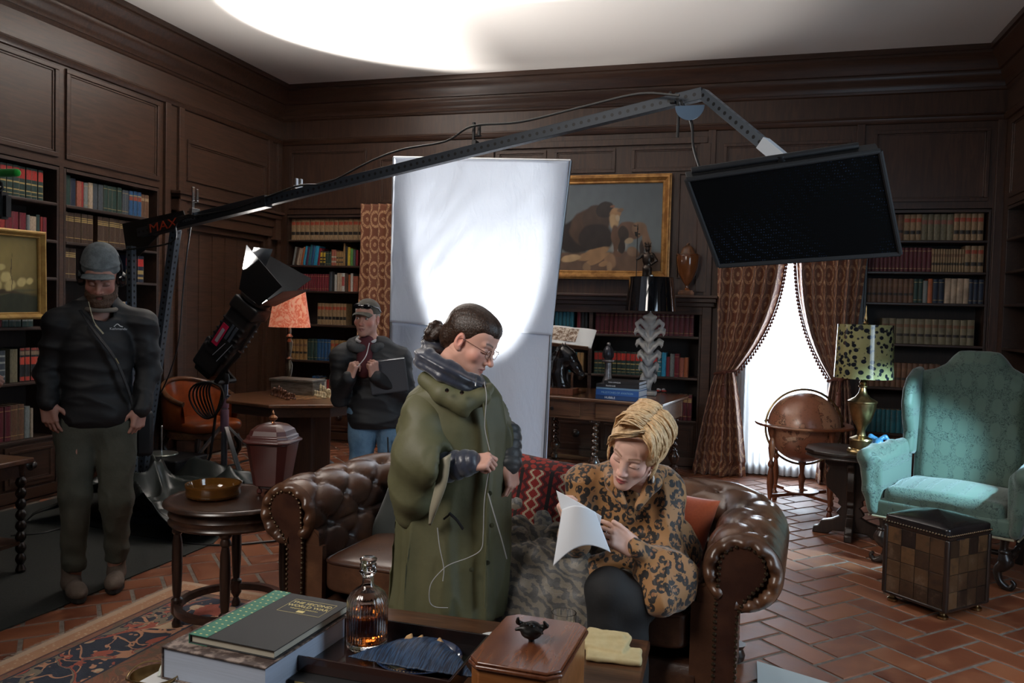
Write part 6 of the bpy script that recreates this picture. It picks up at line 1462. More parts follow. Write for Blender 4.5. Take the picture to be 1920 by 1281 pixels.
# ---- chess table ----
CM = MW[CT.name] @ RZ(66); CTZ = .7615
PW, PD = mat('ivory_pieces', (.62, .50, .30), .35, coat=.3), mat('rosewood_pieces', (.13, .045, .02), .35, coat=.3)
kinds = dict(pawn=[(.016, 0), (.017, .006), (.010, .012), (.006, .024), (.009, .028), (.006, .03), (.010, .036), (.008, .044), (.001, .047)], rook=[(.018, 0), (.019, .007), (.011, .014), (.009, .036), (.014, .04), (.014, .05), (.008, .05), (.008, .046), (.001, .046)],
  bishop=[(.018, 0), (.019, .007), (.010, .015), (.007, .042), (.012, .046), (.007, .05), (.010, .058), (.006, .068), (.002, .07), (.004, .074), (.001, .077)], knight=[(.018, 0), (.019, .007), (.012, .014), (.011, .025), (.013, .03), (.001, .031)],
  queen=[(.020, 0), (.021, .008), (.012, .016), (.008, .052), (.014, .057), (.008, .06), (.013, .078), (.010, .08), (.004, .083), (.001, .087)], king=[(.020, 0), (.021, .008), (.012, .016), (.009, .056), (.015, .062), (.009, .065), (.013, .084), (.006, .088), (.003, .092), (.003, .10), (.001, .102)])
proto = {}
order = ['rook', 'knight', 'bishop', 'queen', 'king', 'bishop', 'knight', 'rook']
for side, mt, cols2, nm in (('ivory', PW, (7, 6), 'right'), ('dark brown', PD, (0, 1), 'left')):
    for j in range(8):
        for col_, k in ((cols2[0], order[j]), (cols2[1], 'pawn')):
            if (k, side) not in proto:
                g = G(); g.lathe(kinds[k], n=16)
                if k == 'knight': g.tube(bez([(0, 0, .028), (0, -.006, .045), (0, .0, .06), (0, .013, .055), (0, .02, .047)], 4), [.011]*4+[.0115]*4+[.012]*4+[.008]*4+[.006], 8)
                me = mesh_of(k, g); setm(me, [mt]); me.shade_smooth(); proto[(k, side)] = me
            o = bpy.data.objects.new('chess_'+k, proto[(k, side)]); COL.objects.link(o); q = .05
            o.matrix_world = CM @ T3(-4*q+(col_+.5)*q, -4*q+(j+.5)*q, CTZ) @ RZ(-90 if side == 'ivory' else 90)
            lab = f'{side} chess {k} on the {nm} side of the games table board'; tag(o, lab, 'chess piece', lab+'s' if k not in ('king', 'queen') else None)
p = on_z(545, 742, .76)
t = thing('silver_box', 'long brushed silver box standing behind the chessboard', 'box', (-3.56, 5.98, .7605), radians(-2))
SILB = mat('brushed_silver', (.36, .35, .32), .42, .7, (.20, .18, .15), 10, bump=.2, st=(1, 1, 6))
obj('box_body', G().box((-.20, -.09, .0), (.20, .09, .105)), SILB, t, smooth=False, bevel=.004); obj('lid', G().box((-.215, -.10, .106), (.205, .10, .128)), SILB, t, smooth=False, bevel=.006, seg=3)
p = on_z(530, 718, .76)
s = NT('orange_parchment'); n = s.noise(7, 6, .7, s.co((1, 1, 1)), 1.5); s.p(col=s.mix(s.ramp(s.ma('ABSOLUTE', s.ma('SUBTRACT', n, .5)), .0, .07), (.60, .12, .06), (.80, .36, .22)), rough=.6, em=s.mix(s.ramp(s.ma('ABSOLUTE', s.ma('SUBTRACT', n, .5)), .0, .07), (.8, .14, .06), (1, .40, .24)), es=.32)
t = thing('orange_table_lamp', 'turned metal table lamp with a glowing marbled orange shade behind the stage light', 'lamp', M=T3(-3.79, 6.22, .7605) @ Matrix.Diagonal((.86, .86, 1.16, 1)))
obj('stem', G().lathe([(.065, 0), (.065, .01), (.03, .02), (.018, .04), (.028, .06), (.014, .08), (.03, .14), (.034, .19), (.016, .225), (.032, .235), (.014, .25), (.028, .32), (.032, .36), (.016, .385), (.034, .40), (.014, .42), (.018, .44), (.012, .47)], n=28), mat('antique_nickel', (.30, .24, .17), .3, .9, (.12, .09, .06), 16), t)
obj('lamp_shade', G().lathe([(.205, .47), (.150, .735), (.147, .735), (.202, .47), (.205, .47)], n=64), s.m, t)
# ================= film equipment =================
def perf(name, c, rough=.45):
    s = NT(name); X_, Y_, Z_ = s.sep(s.co((1, 1, 1)))[:3]
    u = s.ma('SUBTRACT', s.ma('FRACT', s.ma('DIVIDE', X_, .042)), .5); v = s.ma('DIVIDE', Z_, .042); v2 = s.ma('DIVIDE', Y_, .042)
    d1 = s.ma('ADD', s.ma('MULTIPLY', u, u), s.ma('MULTIPLY', v, v)); d2 = s.ma('ADD', s.ma('MULTIPLY', u, u), s.ma('MULTIPLY', v2, v2)); d = s.ma('MINIMUM', d1, d2)
    s.p(col=s.mix(s.ma('LESS_THAN', d, .045), c, (.004, .004, .005)), rough=rough, metal=.3); return s.m
SLOT = perf('slotted_grey_steel', (.028, .036, .048)); SLOT2 = perf('slotted_galvanised', (.075, .092, .115))
def beam(name, a, b, w, h, m, parent, up=(0, 0, 1)):
    """square tube in its own frame, x along its length, pinned under parent"""
    a = V(a); b = V(b); t = (b-a).normalized(); sd_ = V(up).cross(t).normalized(); u = t.cross(sd_); L_ = (b-a).length
    M = Matrix(((t.x, sd_.x, u.x, a.x), (t.y, sd_.y, u.y, a.y), (t.z, sd_.z, u.z, a.z), (0, 0, 0, 1)))
    o = obj(name, G().box((0, -w/2, -h/2), (L_, w/2, h/2)), m, parent, smooth=False, bevel=.002)
    o.matrix_basis = MW[parent.name].inverted() @ M; return o, M
A = on_y(262, 437, 4.75); B = on_y(1318, 176, 4.05); Cc = on_y(1478, 308, 3.78)
BS = V((A.x+.22, A.y+.05, 0))
bo = thing('camera_boom', 'long grey perforated steel boom arm reaching from the left upright over the seated woman', 'boom', (BS.x, BS.y, 0))
bm_, BMx = beam('main_beam', A, B, .045, .058, SLOT, bo)
AB = (B-A); J = A+AB*.30
beam('outer_sleeve', A+AB*.03+V((0, 0, 0)), J, .062, .074, perf('slotted_dark_steel', (.022, .025, .030)), bo)
o_, _ = beam('drop_arm', B, Cc, .042, .05, SLOT2, bo)
beam('white_tip', B.lerp(Cc, .72), Cc, .05, .058, mat('white_sleeve', (.62, .68, .75), .4), bo)
g = G(Matrix.Translation(B+(A-B).normalized()*.06+V((0, -.03, -.05))) @ RX(90)); g.prism([(.07*cos(radians(a)), .07*sin(radians(a))) for a in range(-180, 1, 12)], 0, .006); obj('gusset_plate', g, mat('blue_grey_plate', (.10, .16, .24), .4, .3), bo, world=True)
RED_ = mat('orange_red_paint', (.55, .06, .02), .5)
tm = BMx @ T3(.27, -.033, 0) @ RX(90); me = text_mesh('MAX', .085, MW[bo.name].inverted() @ tm, RED_, bo, sx=1.5, ext=.001)
text_mesh('MENACE', .03, MW[bo.name].inverted() @ BMx @ T3(.52, -.033, .0) @ RX(90), mat('grey_ink', (.12, .12, .12), .5), bo, sx=1.0, ext=.001)
def clamp(x, y, Yd, name, h=.12, m=None):
    p = on_y(x, y, Yd); g = G(); g.box((p.x-.012, p.y-.04, p.z-h*.75), (p.x+.012, p.y+.04, p.z-h*.45)); g.box((p.x-.02, p.y-.012, p.z-h*.75), (p.x-.008, p.y+.012, p.z+h*.5)); g.box((p.x+.010, p.y-.01, p.z-h*.2), (p.x+.024, p.y+.01, p.z+h*.4)); g.tube([(p.x-.02, p.y, p.z-.02), (p.x+.03, p.y, p.z-.02)], .006, 8)
    return obj(name, g, m or STEEL, bo, world=True, smooth=False, bevel=.002)
clamp(365, 372, 4.64, 'support_clamp', .15, CHROME); clamp(893, 248, 4.30, 'support_clamp', .11, BLACK); clamp(1262, 182, 4.07, 'support_clamp', .05, BLACK); clamp(560, 342, 4.52, 'support_clamp', .05, STEEL)
# end bracket and uprights
p0 = on_y(240, 430, 4.75); p1 = on_y(300, 500, 4.75)
g = G(Matrix.Translation((0, 4.78, 0)) @ RX(90)); q = [on_y(*c, 4.78) for c in ((231, 420), (345, 395), (352, 418), (300, 440), (262, 480), (240, 480))]; g.prism([(a.x, a.z) for a in q], 0, .01); obj('end_bracket', g, BLACK, bo, world=True, smooth=False)
b1, _ = beam('upright', on_y(246, 462, 4.72), on_y(250, 930, 4.68), .045, .045, SLOT2, bo, up=(0, 1, 0)); b2, _ = beam('upright', on_y(330, 430, 4.82), on_y(262, 925, 4.92), .055, .055, SLOT2, bo, up=(0, 1, 0))
for sg in (-1, 1): obj('base_foot', G().box((BS.x-.55, BS.y+sg*.28-.03, .008), (BS.x+.30, BS.y+sg*.28+.03, .05)), SLOT, bo, world=True, smooth=False)
obj('base_crossbar', G().box((BS.x-.16, BS.y-.28, .01), (BS.x-.08, BS.y+.28, .06)), SLOT, bo, world=True, smooth=False)
cb = [on_y(x, y, 4.74-.0007*(x-240)) for x, y in ((240, 470), (330, 455), (345, 415), (450, 392), (560, 352), (620, 345), (700, 305), (760, 283), (840, 268), (890, 240), (980, 232), (1100, 203), (1200, 180), (1275, 183))]
obj('cable', G().tube(bez([c+V((0, -.04, 0)) for c in cb], 6), .006, 6), BLACK, bo, world=True)
cb = [on_y(x, y, 4.75) for x, y in ((362, 395), (350, 480), (342, 560), (335, 640), (318, 700), (300, 740))]; obj('hanging_cable', G().tube(bez(cb, 6), .005, 6), BLACK, bo, world=True)
cb = [on_y(x, y, 4.05) for x, y in ((1276, 188), (1296, 230), (1300, 275), (1312, 315), (1322, 335))]; obj('power_cable', G().tube(bez(cb, 6), [.008]*8+[.006]*(len(bez(cb, 6))-8), 6), BLACK, bo, world=True)
cb = [on_y(x, y, 4.05) for x, y in ((1270, 190), (1272, 220), (1270, 258))]; obj('strap', G().tube(bez(cb, 6), .007, 6), BLACK, bo, world=True)
# light panel with honeycomb
q = [on_y(1287, 337, 3.55), on_y(1650, 283, 3.62), on_y(1688, 476, 3.92), on_y(1347, 499, 3.86)]
nrm = (q[1]-q[0]).cross(q[3]-q[0]).normalized(); nrm = -nrm if nrm.y < 0 else nrm   # pointing away from the camera
PO = (q[0]+q[1]+q[2]+q[3])/4
lp_ = thing('light_panel', 'large black soft light panel with honeycomb grid hanging tilted from the boom', 'studio light', (PO.x, PO.y, PO.z))
bk = [p+nrm*.07 for p in q]; c0 = sum(bk, V())/4; bk = [c0+(p-c0)*1.0 for p in bk]
obj('housing', G().hexa([q[3]+nrm*.012, q[2]+nrm*.012, bk[2], bk[3], q[0]+nrm*.012, q[1]+nrm*.012, bk[1], bk[0]]), BLACK, lp_, world=True, smooth=False, bevel=.004)
s = NT('honeycomb_grid'); v = s.vor(95, s.co((1, 1, 1)), 'F1', 'Distance', .25); n = s.noise(2.4, 2, .5)
s.p(col=s.mix(s.ma('MULTIPLY', s.ramp(v, .30, .16), s.ramp(n, .38, .72)), (.0012, .0013, .0016), (.02, .035, .07)), rough=.9, spec=.08)
obj('honeycomb_grid', G().add([q[3], q[2], q[1], q[0]], [(0, 1, 2, 3)]), s.m, lp_, world=True, smooth=False)
g = G()
for i in range(4): g.tube([q[i], q[(i+1) % 4]], .011, 8)
obj('grid_frame', g, mat('black_fabric_edge', (.004, .004, .005), .8), lp_, world=True)
a, b = q[0]+nrm*.03+V((0, 0, .02)), q[1]+nrm*.03+V((0, 0, .02)); obj('mounting_bar', G().tube([a.lerp(b, .03), a.lerp(b, .9)], .014, 10), BLACK, lp_, world=True)
obj('bracket', G().tube([Cc, (a+b)/2, c0], .02, 10), BLACK, lp_, world=True)
# moving-head style lamp on a stand
Yl = 5.86; F_ = lambda x, y, dy=0: on_y(x, y, Yl+dy)
p = on_z(425, 915, 0); st = V((-4.02, Yl, 0))
sl = thing('stage_light', 'black stage spotlight with barn doors turned up on a silver wheeled stand', 'studio light', (st.x, st.y, 0))
top = F_(422, 716); sx_ = top.x
obj('pole', G().tube([(sx_, Yl, .12), (sx_, Yl, top.z)], [.026, .026], 14).tube([(sx_, Yl, top.z-.25), (sx_, Yl, top.z)], .020, 14).ball((sx_+.04, Yl, top.z-.12), (.02, .012, .012)), mat('silver_tube', (.32, .37, .46), .3, .9), sl, world=True)
obj('collar', G().lathe([(.03, .42), (.035, .43), (.035, .60), (.03, .61)], (sx_, Yl, 0), 16).lathe([(.034, top.z-.22), (.034, top.z-.14)], (sx_, Yl, 0), 16), mat('pink_tape', (.35, .20, .30), .6), sl, world=True)
for k, (dx, dy) in enumerate(((.32, -.20), (.30, .26), (-.40, .02))):
    g = G(); g.bar((sx_+dx*.08, Yl+dy*.08, .46), (sx_+dx, Yl+dy, .05), .034, .020); g.bar((sx_+dx*.10, Yl+dy*.10, .13), (sx_+dx*.72, Yl+dy*.72, .19), .02, .012)
    l = obj('leg', g, mat('bright_aluminium', (.55, .56, .56), .4, .6), sl, world=True, smooth=False, bevel=.002); obj('caster', G().ball((sx_+dx, Yl+dy, .028), (.028, .028, .026)), mat('blue_rubber', (.03, .12, .28), .5), l, world=True)
# body: frame with x across, z along the beam
bA = F_(412, 668); bB = F_(480, 562); ax = (bB-bA).normalized(); yy = V((0, 1, 0)); xx = ax.cross(yy).normalized()*-1; xx = yy.cross(ax).normalized()
BMt = Matrix(((xx.x, yy.x, ax.x, bA.x), (xx.y, yy.y, ax.y, bA.y), (xx.z, yy.z, ax.z, bA.z), (0, 0, 0, 1)))
Lb = (bB-bA).length
sd = SD((-.26, -.2, -.26), (.26, .2, Lb+.1), .0085)
sd.box(T3(0, 0, Lb*.42), (.115, .10, Lb*.44), .03); sd.box(T3(-.03, 0, -.05), (.12, .095, .11), .025, k=.01); sd.box(T3(0, 0, Lb*.85), (.13, .115, .06), .02, k=.008)
sd.box(T3(-.02, 0, -.12), (.09, .08, .08), .02, k=.01); sd.cap((-.125, 0, Lb*.3), (-.125, 0, Lb*.6), .02, .02, k=.01).cap((.125, 0, Lb*.25), (.125, 0, Lb*.7), .016, .016, k=.01); sd.box(T3(-.11, 0, Lb*.05), (.06, .06, .07), .02, k=.01)
for i in range(6): sd.box(T3(0, 0, Lb*(.12+.09*i)), (.122, .106, .008), .003)
me = sd.mesh('body', M=BMt); body = obj('lamp_body', me, mat('black_housing', (.012, .013, .015), .4), sl, world=True, ang=180)
g = G(BMt); g.box((-.135, -.135, Lb*.12), (-.10, -.10, Lb*.38)); 
obj('red_label', G(BMt).box((-.075, -.112, .10), (-.01, -.106, .30)), mat('crimson_label', (.50, .01, .06), .4), body, world=True, smooth=False)
obj('data_plate', G(BMt).box((-.055, -.114, .13), (-.025, -.112, .26)), mat('grey_label', (.4, .38, .42), .5), body, world=True, smooth=False)
for k in range(2): obj('control_strip', G(BMt).box((.005+.04*k, -.115, .20), (.03+.04*k, -.108, .34)), mat('grey_blue_plastic', (.07, .09, .12), .4), body, world=True, smooth=False)
g = G(BMt); g.bar((.0, -.112, .02), (.04, -.112, .17), .004, .004); g.bar((.06, -.112, .0), (.10, -.112, .2), .004, .004); obj('edge_line', g, mat('pale_line', (.4, .45, .52), .4), body, world=True, smooth=False)
g = G(); g.tube(bez([F_(450, 660, -.14), F_(425, 690, -.15), top+V((0, -.13, .0))]), .020, 8); g.tube(bez([F_(450, 660, .14), F_(425, 690, .15), top+V((0, .13, .0))]), .020, 8); g.tube([top+V((0, -.13, 0)), top+V((0, .13, 0))], .022, 8); g.lathe([(.03, -.02), (.04, .03), (.03, .07)], top, 14)
obj('yoke', g, BLACK, sl, world=True)
# barn doors
m0 = Lb+.02; r0 = .115; r1 = .24; Ld = .36
BD = mat('black_leaf', (.010, .011, .013), .55)
for k in range(4):
    R4 = Matrix.Rotation(k*pi/2, 4, 'Z'); pp = [V((-r0, -r0, m0)), V((r0, -r0, m0)), V((r1*(1.0), -r1*.85, m0+Ld*.78)), V((-r1*.9, -r1*.85, m0+Ld))]
    if k == 3: pp = [V((-r0, -r0, m0)), V((r0, -r0, m0)), V((r1*.55, -r1*.8, m0+Ld*1.0)), V((-r1*.55, -r1*.8, m0+Ld*1.02))]
    if k == 1: pp[2:] = [V((r1*.8, -r1*1.1, m0+Ld*.8)), V((-r1*.8, -r1*1.1, m0+Ld*.7))]
    o = obj('barn_door', G().add([BMt @ (R4 @ p) for p in pp], [(0, 1, 2, 3)]), BD, sl, world=True, smooth=False, solid=.004)
obj('bellows_ring', G(BMt @ T3(0, 0, Lb-.02)).lathe([(.11, 0), (.13, .01), (.13, .035), (.11, .045)], n=28), BLACK, sl, world=True)
obj('lens', G(BMt @ T3(0, 0, Lb+.02)).lathe([(.001, 0), (.10, 0), (.10, .005), (.06, .014), (.001, .018)], n=28), mat('bright_lens', (.9, .9, .9), .2, em=(1, .97, .92), es=6.0), sl, world=True)
SPOT_AT = BMt @ V((0, 0, m0+Ld*.9)); 
# coiled cable hanging on the stand
g = G()
for i in range(7):
    c = F_(404, 748, -.05); g.tube([(c.x+(.085+.006*i)*cos(a)*(.6+.12*i), c.y-.02*i+.03*sin(a*2), c.z+.15*sin(a)) for a in [2*pi*k/28 for k in range(29)]], .008, 6)
g.tube(bez([F_(404, 780, -.05), F_(398, 830, -.1), F_(392, 860, -.1), F_(375, 885, -.2), F_(365, 915, -.3)]), .012, 6); g.tube(bez([F_(385, 870, -.1), F_(395, 905, -.1), F_(415, 893, -.06)]), .010, 6)
obj('coiled_cable', g, BLACK, sl, world=True); 
# microphone with green windscreen at the left edge
mp = on_y(38, 323, 3.35)
t = thing('boom_microphone', 'bright green foam microphone windscreen poking in at the upper left edge', 'microphone', (mp.x-.2, 3.35, mp.z))
sd = SD((-.30, -.03, -.03), (.24, .03, .03), .0035); sd.cap((-.28, 0, 0), (.175, 0, -.002), .022, .021)
s = NT('green_foam'); s.p(col=(.004, .36, .022), rough=.9, sheen=.3); s.bump(s.noise(240, 3), .6, .003); obj('windscreen', sd.mesh('ws'), s.m, t, ang=180)
g = G(); 
for i in range(9): a = i*.7; g.tube([(.02+.015*cos(a), .0, -.03), (.06+.02*cos(a*1.7), .02*sin(a), -.055-.01*i), (.085, .0, -.085)], .006, 6)
g.box((.06, -.02, -.24), (.10, .02, -.10)); g.box((.105, -.015, -.23), (.125, .015, -.12)); obj('shock_mount', g, BLACK, t, smooth=False)
obj('pole_clamp', G().box((.082, -.024, -.225), (.092, -.02, -.115)), CHROME, t, smooth=False)
obj('boom_pole', G().tube([(.08, 0, -.22), (-.9, .1, -.30)], .012, 10), BLACK, t)
# case, weight base with pin
bp = on_z(303, 852, .235)
t = thing('equipment_case', 'low black equipment case behind the crumpled rubber sheet', 'case', (bp.x, bp.y, .0065)); obj('shell', G().box((-.28, -.20, 0), (.30, .20, .225)), BLACK, t, smooth=False, bevel=.015, seg=3); obj('latch', G().box((-.04, -.206, .14), (.04, -.198, .19)), STEEL, t, smooth=False)
t = thing('weight_base', 'round metal stand base with an upright pin, by the orange tub chair', 'stand', (bp.x, bp.y, .2325)); obj('disc', G().lathe([(.001, 0), (.125, 0), (.13, .006), (.125, .014), (.04, .02), (.001, .022)], n=36), mat('dull_chrome', (.35, .36, .32), .3, .8), t); obj('pin', G().tube([(0, 0, .02), (0, 0, .23)], [.008, .008], 10).ball((0, 0, .235), .010), CHROME, t)
# dark bag behind the sofa arm
bp = on_z(585, 890, 0)
sd = SD((bp.x-.3, bp.y-.3, -.02), (bp.x+.3, bp.y+.3, .5), .010); rr = random.Random(3)
sd.chain([(bp.x, bp.y, .06), (bp.x-.08, bp.y, .18), (bp.x-.13, bp.y, .30)], [.12, .10, .07], k=.05); sd.ell((bp.x+.04, bp.y, .07), (.18, .14, .08), k=.05)
one('backpack', sd.mesh('bag', disp=lambda v, n: fnoise(v, 26, 9, .014)), mat('navy_black_nylon', (.008, .010, .020), .35, bump=.3, bsc=40), 'crumpled dark navy bag on the tiles between the tea caddy and the sofa', 'bag', ang=180)
# cable on the floor
pts = [on_z(x, y, .008) for x, y in ((20, 1005), (80, 1000), (150, 985), (230, 1000), (300, 1010), (360, 1020), (430, 1022), (500, 1016), (527, 1013), (560, 1010))]
one('floor_cable', G().tube(bez(pts, 8), .007, 6), BLACK, 'black cable running across the tiles behind the round table', 'cable')
# ================= people =================
def frame(O, yaw=None):
    """root frame: x to the right across the view of someone facing the camera, y away, z up"""
    a = math.atan2(-O[0], O[1]) if yaw is None else yaw
    return Matrix.Translation(V(O)) @ Matrix.Rotation(a, 4, 'Z')
def lpt(M):
    I = M.inverted(); c = I @ CAMP; R3 = I.to_3x3()
    def f(x, y, d=0.0):
        r = R3 @ (_F+_R*((x-960)/FPX)-_U*((y-640.5)/FPX)); return c+r*((d-c.y)/r.y)
    return f
def axes(o, y, z):
    """matrix with given origin, +y direction and approximate +z"""
    y = V(y).normalized(); x = y.cross(V(z)).normalized(); z = x.cross(y); o = V(o)
    return Matrix(((x.x, y.x, z.x, o.x), (x.y, y.y, z.y, o.y), (x.z, y.z, z.z, o.z), (0, 0, 0, 1)))
def head_sd(fem=False, open_eyes=False, h=.0026, neck=(0, .045, -.20), jaw=1.0, nose=1.0):
    s = SD((-.10, -.135, -.22), (.10, .125, .14), h); f = .93 if fem else 1.0
    s.ell((0, .018, .038), (.073, .090, .080)).ell((0, -.028, -.012), (.062*f, .064, .088), k=.03)
    for g_ in (-1, 1): s.cap((g_*.046*f, .0, -.052), (g_*.012, -.060, -.100), .023, .016*jaw, k=.03)
    s.ell((0, -.070, -.102), (.020*jaw, .015, .014), k=.02).ell((0, -.045, .052), (.056, .040, .038), k=.03).ell((0, -.062, -.066), (.034, .026, .034), k=.022)
    for g_ in (-1, 1):
        s.cap((g_*.012, -.083, .021), (g_*.042, -.073, .022), .0085 if not fem else .006, .007, k=.016); s.ell((g_*.045*f, -.055, -.030), (.020, .020, .020), k=.02)
    for g_ in (-1, 1): s.ell((g_*.031, -.094, .001), (.0185, .0155, .0115), k=.012, sub=True)
    for g_ in (-1, 1):
        s.ell((g_*.031, -.0735, .0), (.0155, .0135, .0125), k=.003)
        if not open_eyes: s.cap((g_*.021, -.0855, -.0055), (g_*.042, -.0815, -.0045), .0028, .0024, k=.003)
        else: s.ell((g_*.031, -.0885, .0005), (.0115, .0065, .0042), k=.002, sub=True)
    n = nose
    s.cap((0, -.082, .012), (0, -.105*n, -.034), .0065, .0095, k=.012).ell((0, -.1055*n, -.037), (.0115, .0105, .0095), k=.006)
    for g_ in (-1, 1): s.ell((g_*.0125, -.093, -.041), (.0075, .0105, .0072), k=.006)
    for g_ in (-1, 1): s.ell((g_*.0062, -.100, -.0475), (.0035, .005, .004), k=.002, sub=True)
    s.chain([(-.023, -.078, -.0695), (-.008, -.0895, -.0645), (0, -.0895, -.0660), (.008, -.0895, -.0645), (.023, -.078, -.0695)], [.003, .0052, .0048, .0052, .003], k=.005)
    s.chain([(-.020, -.0785, -.0725), (0, -.0880, -.0775), (.020, -.0785, -.0725)], [.003, .0066, .003], k=.005)
    s.chain([(-.024, -.086, -.0700), (0, -.0965, -.0712), (.024, -.086, -.0700)], [.0012, .0016, .0012], k=.002, sub=True)
    for g_ in (-1, 1):
        s.ell((g_*.0745, .012, -.008), (.010, .017, .031), k=.006).ell((g_*.083, .006, -.004), (.007, .010, .019), k=.004, sub=True).ell((g_*.073, .004, -.034), (.006, .009, .009), k=.005)
    s.cap((0, .022, -.05), neck, .048 if fem else .056, .055 if fem else .064, k=.03)
    return s
def hand_mesh(M, right, curls, spread=1.0, thumb=((.55, .62, -.55), (.15, .85, -.35)), scale=1.0, arm=.0):
    """wrist at origin, fingers +y, back of the hand +z, thumb towards -x for a right hand"""
    t = -1 if right else 1
    s = SD((-.13, -arm-.04, -.13), (.13, .22, .09), .0027)
    s.box(T3(t*-.002, .045, -.002), (.038, .045, .0125), .012); s.cap((0, -arm, 0), (0, .0, 0), .027, .024, k=.02).cap((t*.018, .01, 0), (t*.028, .085, 0), .012, .010, k=.012).cap((-t*.02, .01, -.002), (-t*.028, .075, -.002), .012, .010, k=.012)
    s.ell((t*.026, .028, -.012), (.018, .030, .016), k=.015)
    L = (.074, .082, .076, .060); bx = (.028, .0095, -.0095, -.0275); by = (.090, .094, .090, .080); rad = (.0088, .0090, .0086, .0076)
    for i in range(4):
        p = V((t*bx[i], by[i], .0)); a = 0; c = curls[i]; sp_ = (bx[i]*t)*3.2*spread; r = rad[i]; k = .008
        s.ell(p+V((0, -.002, .002)), (r*1.15, r*1.3, r*1.1), k=.008)
        for j, fr in enumerate((.46, .30, .24)):
            a += radians(c[j]); d = V((sin(sp_)*cos(a), cos(sp_)*cos(a), -sin(a))); q = p+d*L[i]*fr; s.cap(p, q, r, r*.93, k=.0022); p = q; r *= .92
    p = V((t*.026, .014, -.008)); r = .0125
    d0 = V(thumb[0]); d1 = V(thumb[1]); d0.x *= t; d1.x *= t; d0.normalize(); d1.normalize(); dm = (d0+d1).normalized()
    for d, l_, r2 in ((d0, .042, .0108), (dm, .032, .0098), (d1, .026, .0085)): q = p+d*l_; s.cap(p, q, r, r2, k=.006 if d is d0 else .003); p = q; r = r2
    return s.mesh('hand', M=M @ Matrix.Scale(scale, 4))
def hand_at(w, fdir, back, **k): return hand_mesh(axes(w, fdir, back), **k)
def skin(name, base, lip, brow, extra=None):
    s = NT(name); c = s.n('ShaderNodeAttribute', attribute_name='skin').outputs['Color']; s.p(col=c, rough=.55, sss=.12); s.b.inputs['Subsurface Radius'].default_value = (.010, .004, .002)
    s.bump(s.noise(180, 3), .06, .002); return s.m
def paint_skin(me, Hm, base, lip, brow, fem=False, beard=None, closed=True, flush=1.0):
    v = co_of(me); I = np.array(Hm.inverted()); p = v@I[:3, :3].T+I[:3, 3]; x, y, z = p[:, 0], p[:, 1], p[:, 2]; ax = np.abs(x)
    C = np.tile(np.array(base, float), (len(v), 1)); n = fnoise(v, 30, 3); C *= (1+.05*n)[:, None]
    def mixc(a, col): 
        a = np.clip(a, 0, 1)[:, None]; C[:] = C*(1-a)+np.array(col)*a
    g = lambda cx, cy, cz, r: np.exp(-(((ax-cx)/r[0])**2+((y-cy)/r[1])**2+((z-cz)/r[2])**2))
    red = np.array(base)*np.array([1.12, .62, .58])
    mixc(.45*flush*g(.045, -.06, -.03, (.025, .04, .022)), red); mixc(.5*flush*g(0, -.105, -.036, (.014, .02, .012)), red); mixc(.6*g(.078, .01, 0, (.012, .03, .035)), red)
    lipz = np.where(z > -.071, g(0, -.09, -.0665, (.024, .02, .0050)), g(0, -.088, -.0765, (.021, .02, .0062))); mixc(np.clip((lipz-.35)*4, 0, 1)*(y < -.07), lip)
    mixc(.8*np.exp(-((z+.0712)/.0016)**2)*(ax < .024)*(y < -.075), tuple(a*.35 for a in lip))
    br = np.exp(-(((z-(.0235+.006*np.sin(np.clip((ax-.012)/.04, 0, 1)*np.pi*.75))))/(.0032 if fem else .0048))**2)*(ax > .012)*(ax < .049)*(y < -.055); mixc(np.clip(br*1.4, 0, 1)*.85, brow)
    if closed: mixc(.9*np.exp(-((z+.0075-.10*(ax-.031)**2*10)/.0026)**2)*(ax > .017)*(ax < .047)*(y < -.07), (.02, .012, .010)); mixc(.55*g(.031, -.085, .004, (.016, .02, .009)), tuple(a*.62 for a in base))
    if beard is not None: mixc(beard(x, y, z), brow)
    at = me.color_attributes.new('skin', 'FLOAT_COLOR', 'POINT'); at.data.foreach_set('color', np.concatenate([C, np.ones((len(C), 1))], 1).astype(np.float32).ravel())
def hairmat(name, c1, c2, st=(90, 90, 9), rough=.38):
    s = NT(name); n = s.noise(2.2, 5, .65, s.co(st), .6); s.p(col=s.mix(s.ramp(n, .3, .7), c1, c2), rough=rough, spec=.45); s.bump(n, .6, .004); return s.m
def tf(me, M): me.transform(M); return me
def hm(c, face, up=(0, 0, 1)):
    y = -V(face).normalized(); z = V(up); x = y.cross(z).normalized(); z = x.cross(y)
    return Matrix(((x.x, y.x, z.x, c.x), (x.y, y.y, z.y, c.y), (x.z, y.z, z.z, c.z), (0, 0, 0, 1)))
def strand(g, P, w, n=6, flat=.45, up=None):
    k = len(P); g.tube(P, [w*(.45+.75*sin(pi*min(.97, .12+.85*i/(k-1)))) for i in range(k)], n, flat=flat, up=up)

# ---------- A: bearded man on the left ----------
MA = frame((-3.19, 3.40, 0)); A_ = lpt(MA)
PA = thing('person', 'bearded man in grey flat cap, headphones, black rain jacket and olive trousers standing at left', 'person', M=MA)
hc = A_(190, 522, -.07); HA = hm(hc, (-.14, -.88, -.38))
fl, fr_ = A_(137, 1085, -.05), A_(217, 1082, .03)
fl.z = fr_.z = .0
sh_l, sh_r = A_(112, 606, .0), A_(266, 604, .0); el_l, el_r = A_(90, 700, .03), A_(279, 698, .03); wr_l, wr_r = A_(89, 758, -.07), A_(263, 768, -.06)
hip_l, hip_r = A_(140, 810), A_(218, 812); kn_l, kn_r = A_(140, 925, -.04), A_(218, 935, -.03)
sd = SD((-.45, -.25, .0), (.45, .3, 1.65), .012)
sd.ell((0, .01, 1.22), (.17, .10, .24)).ell((0, .01, .95), (.15, .10, .16), k=.08)
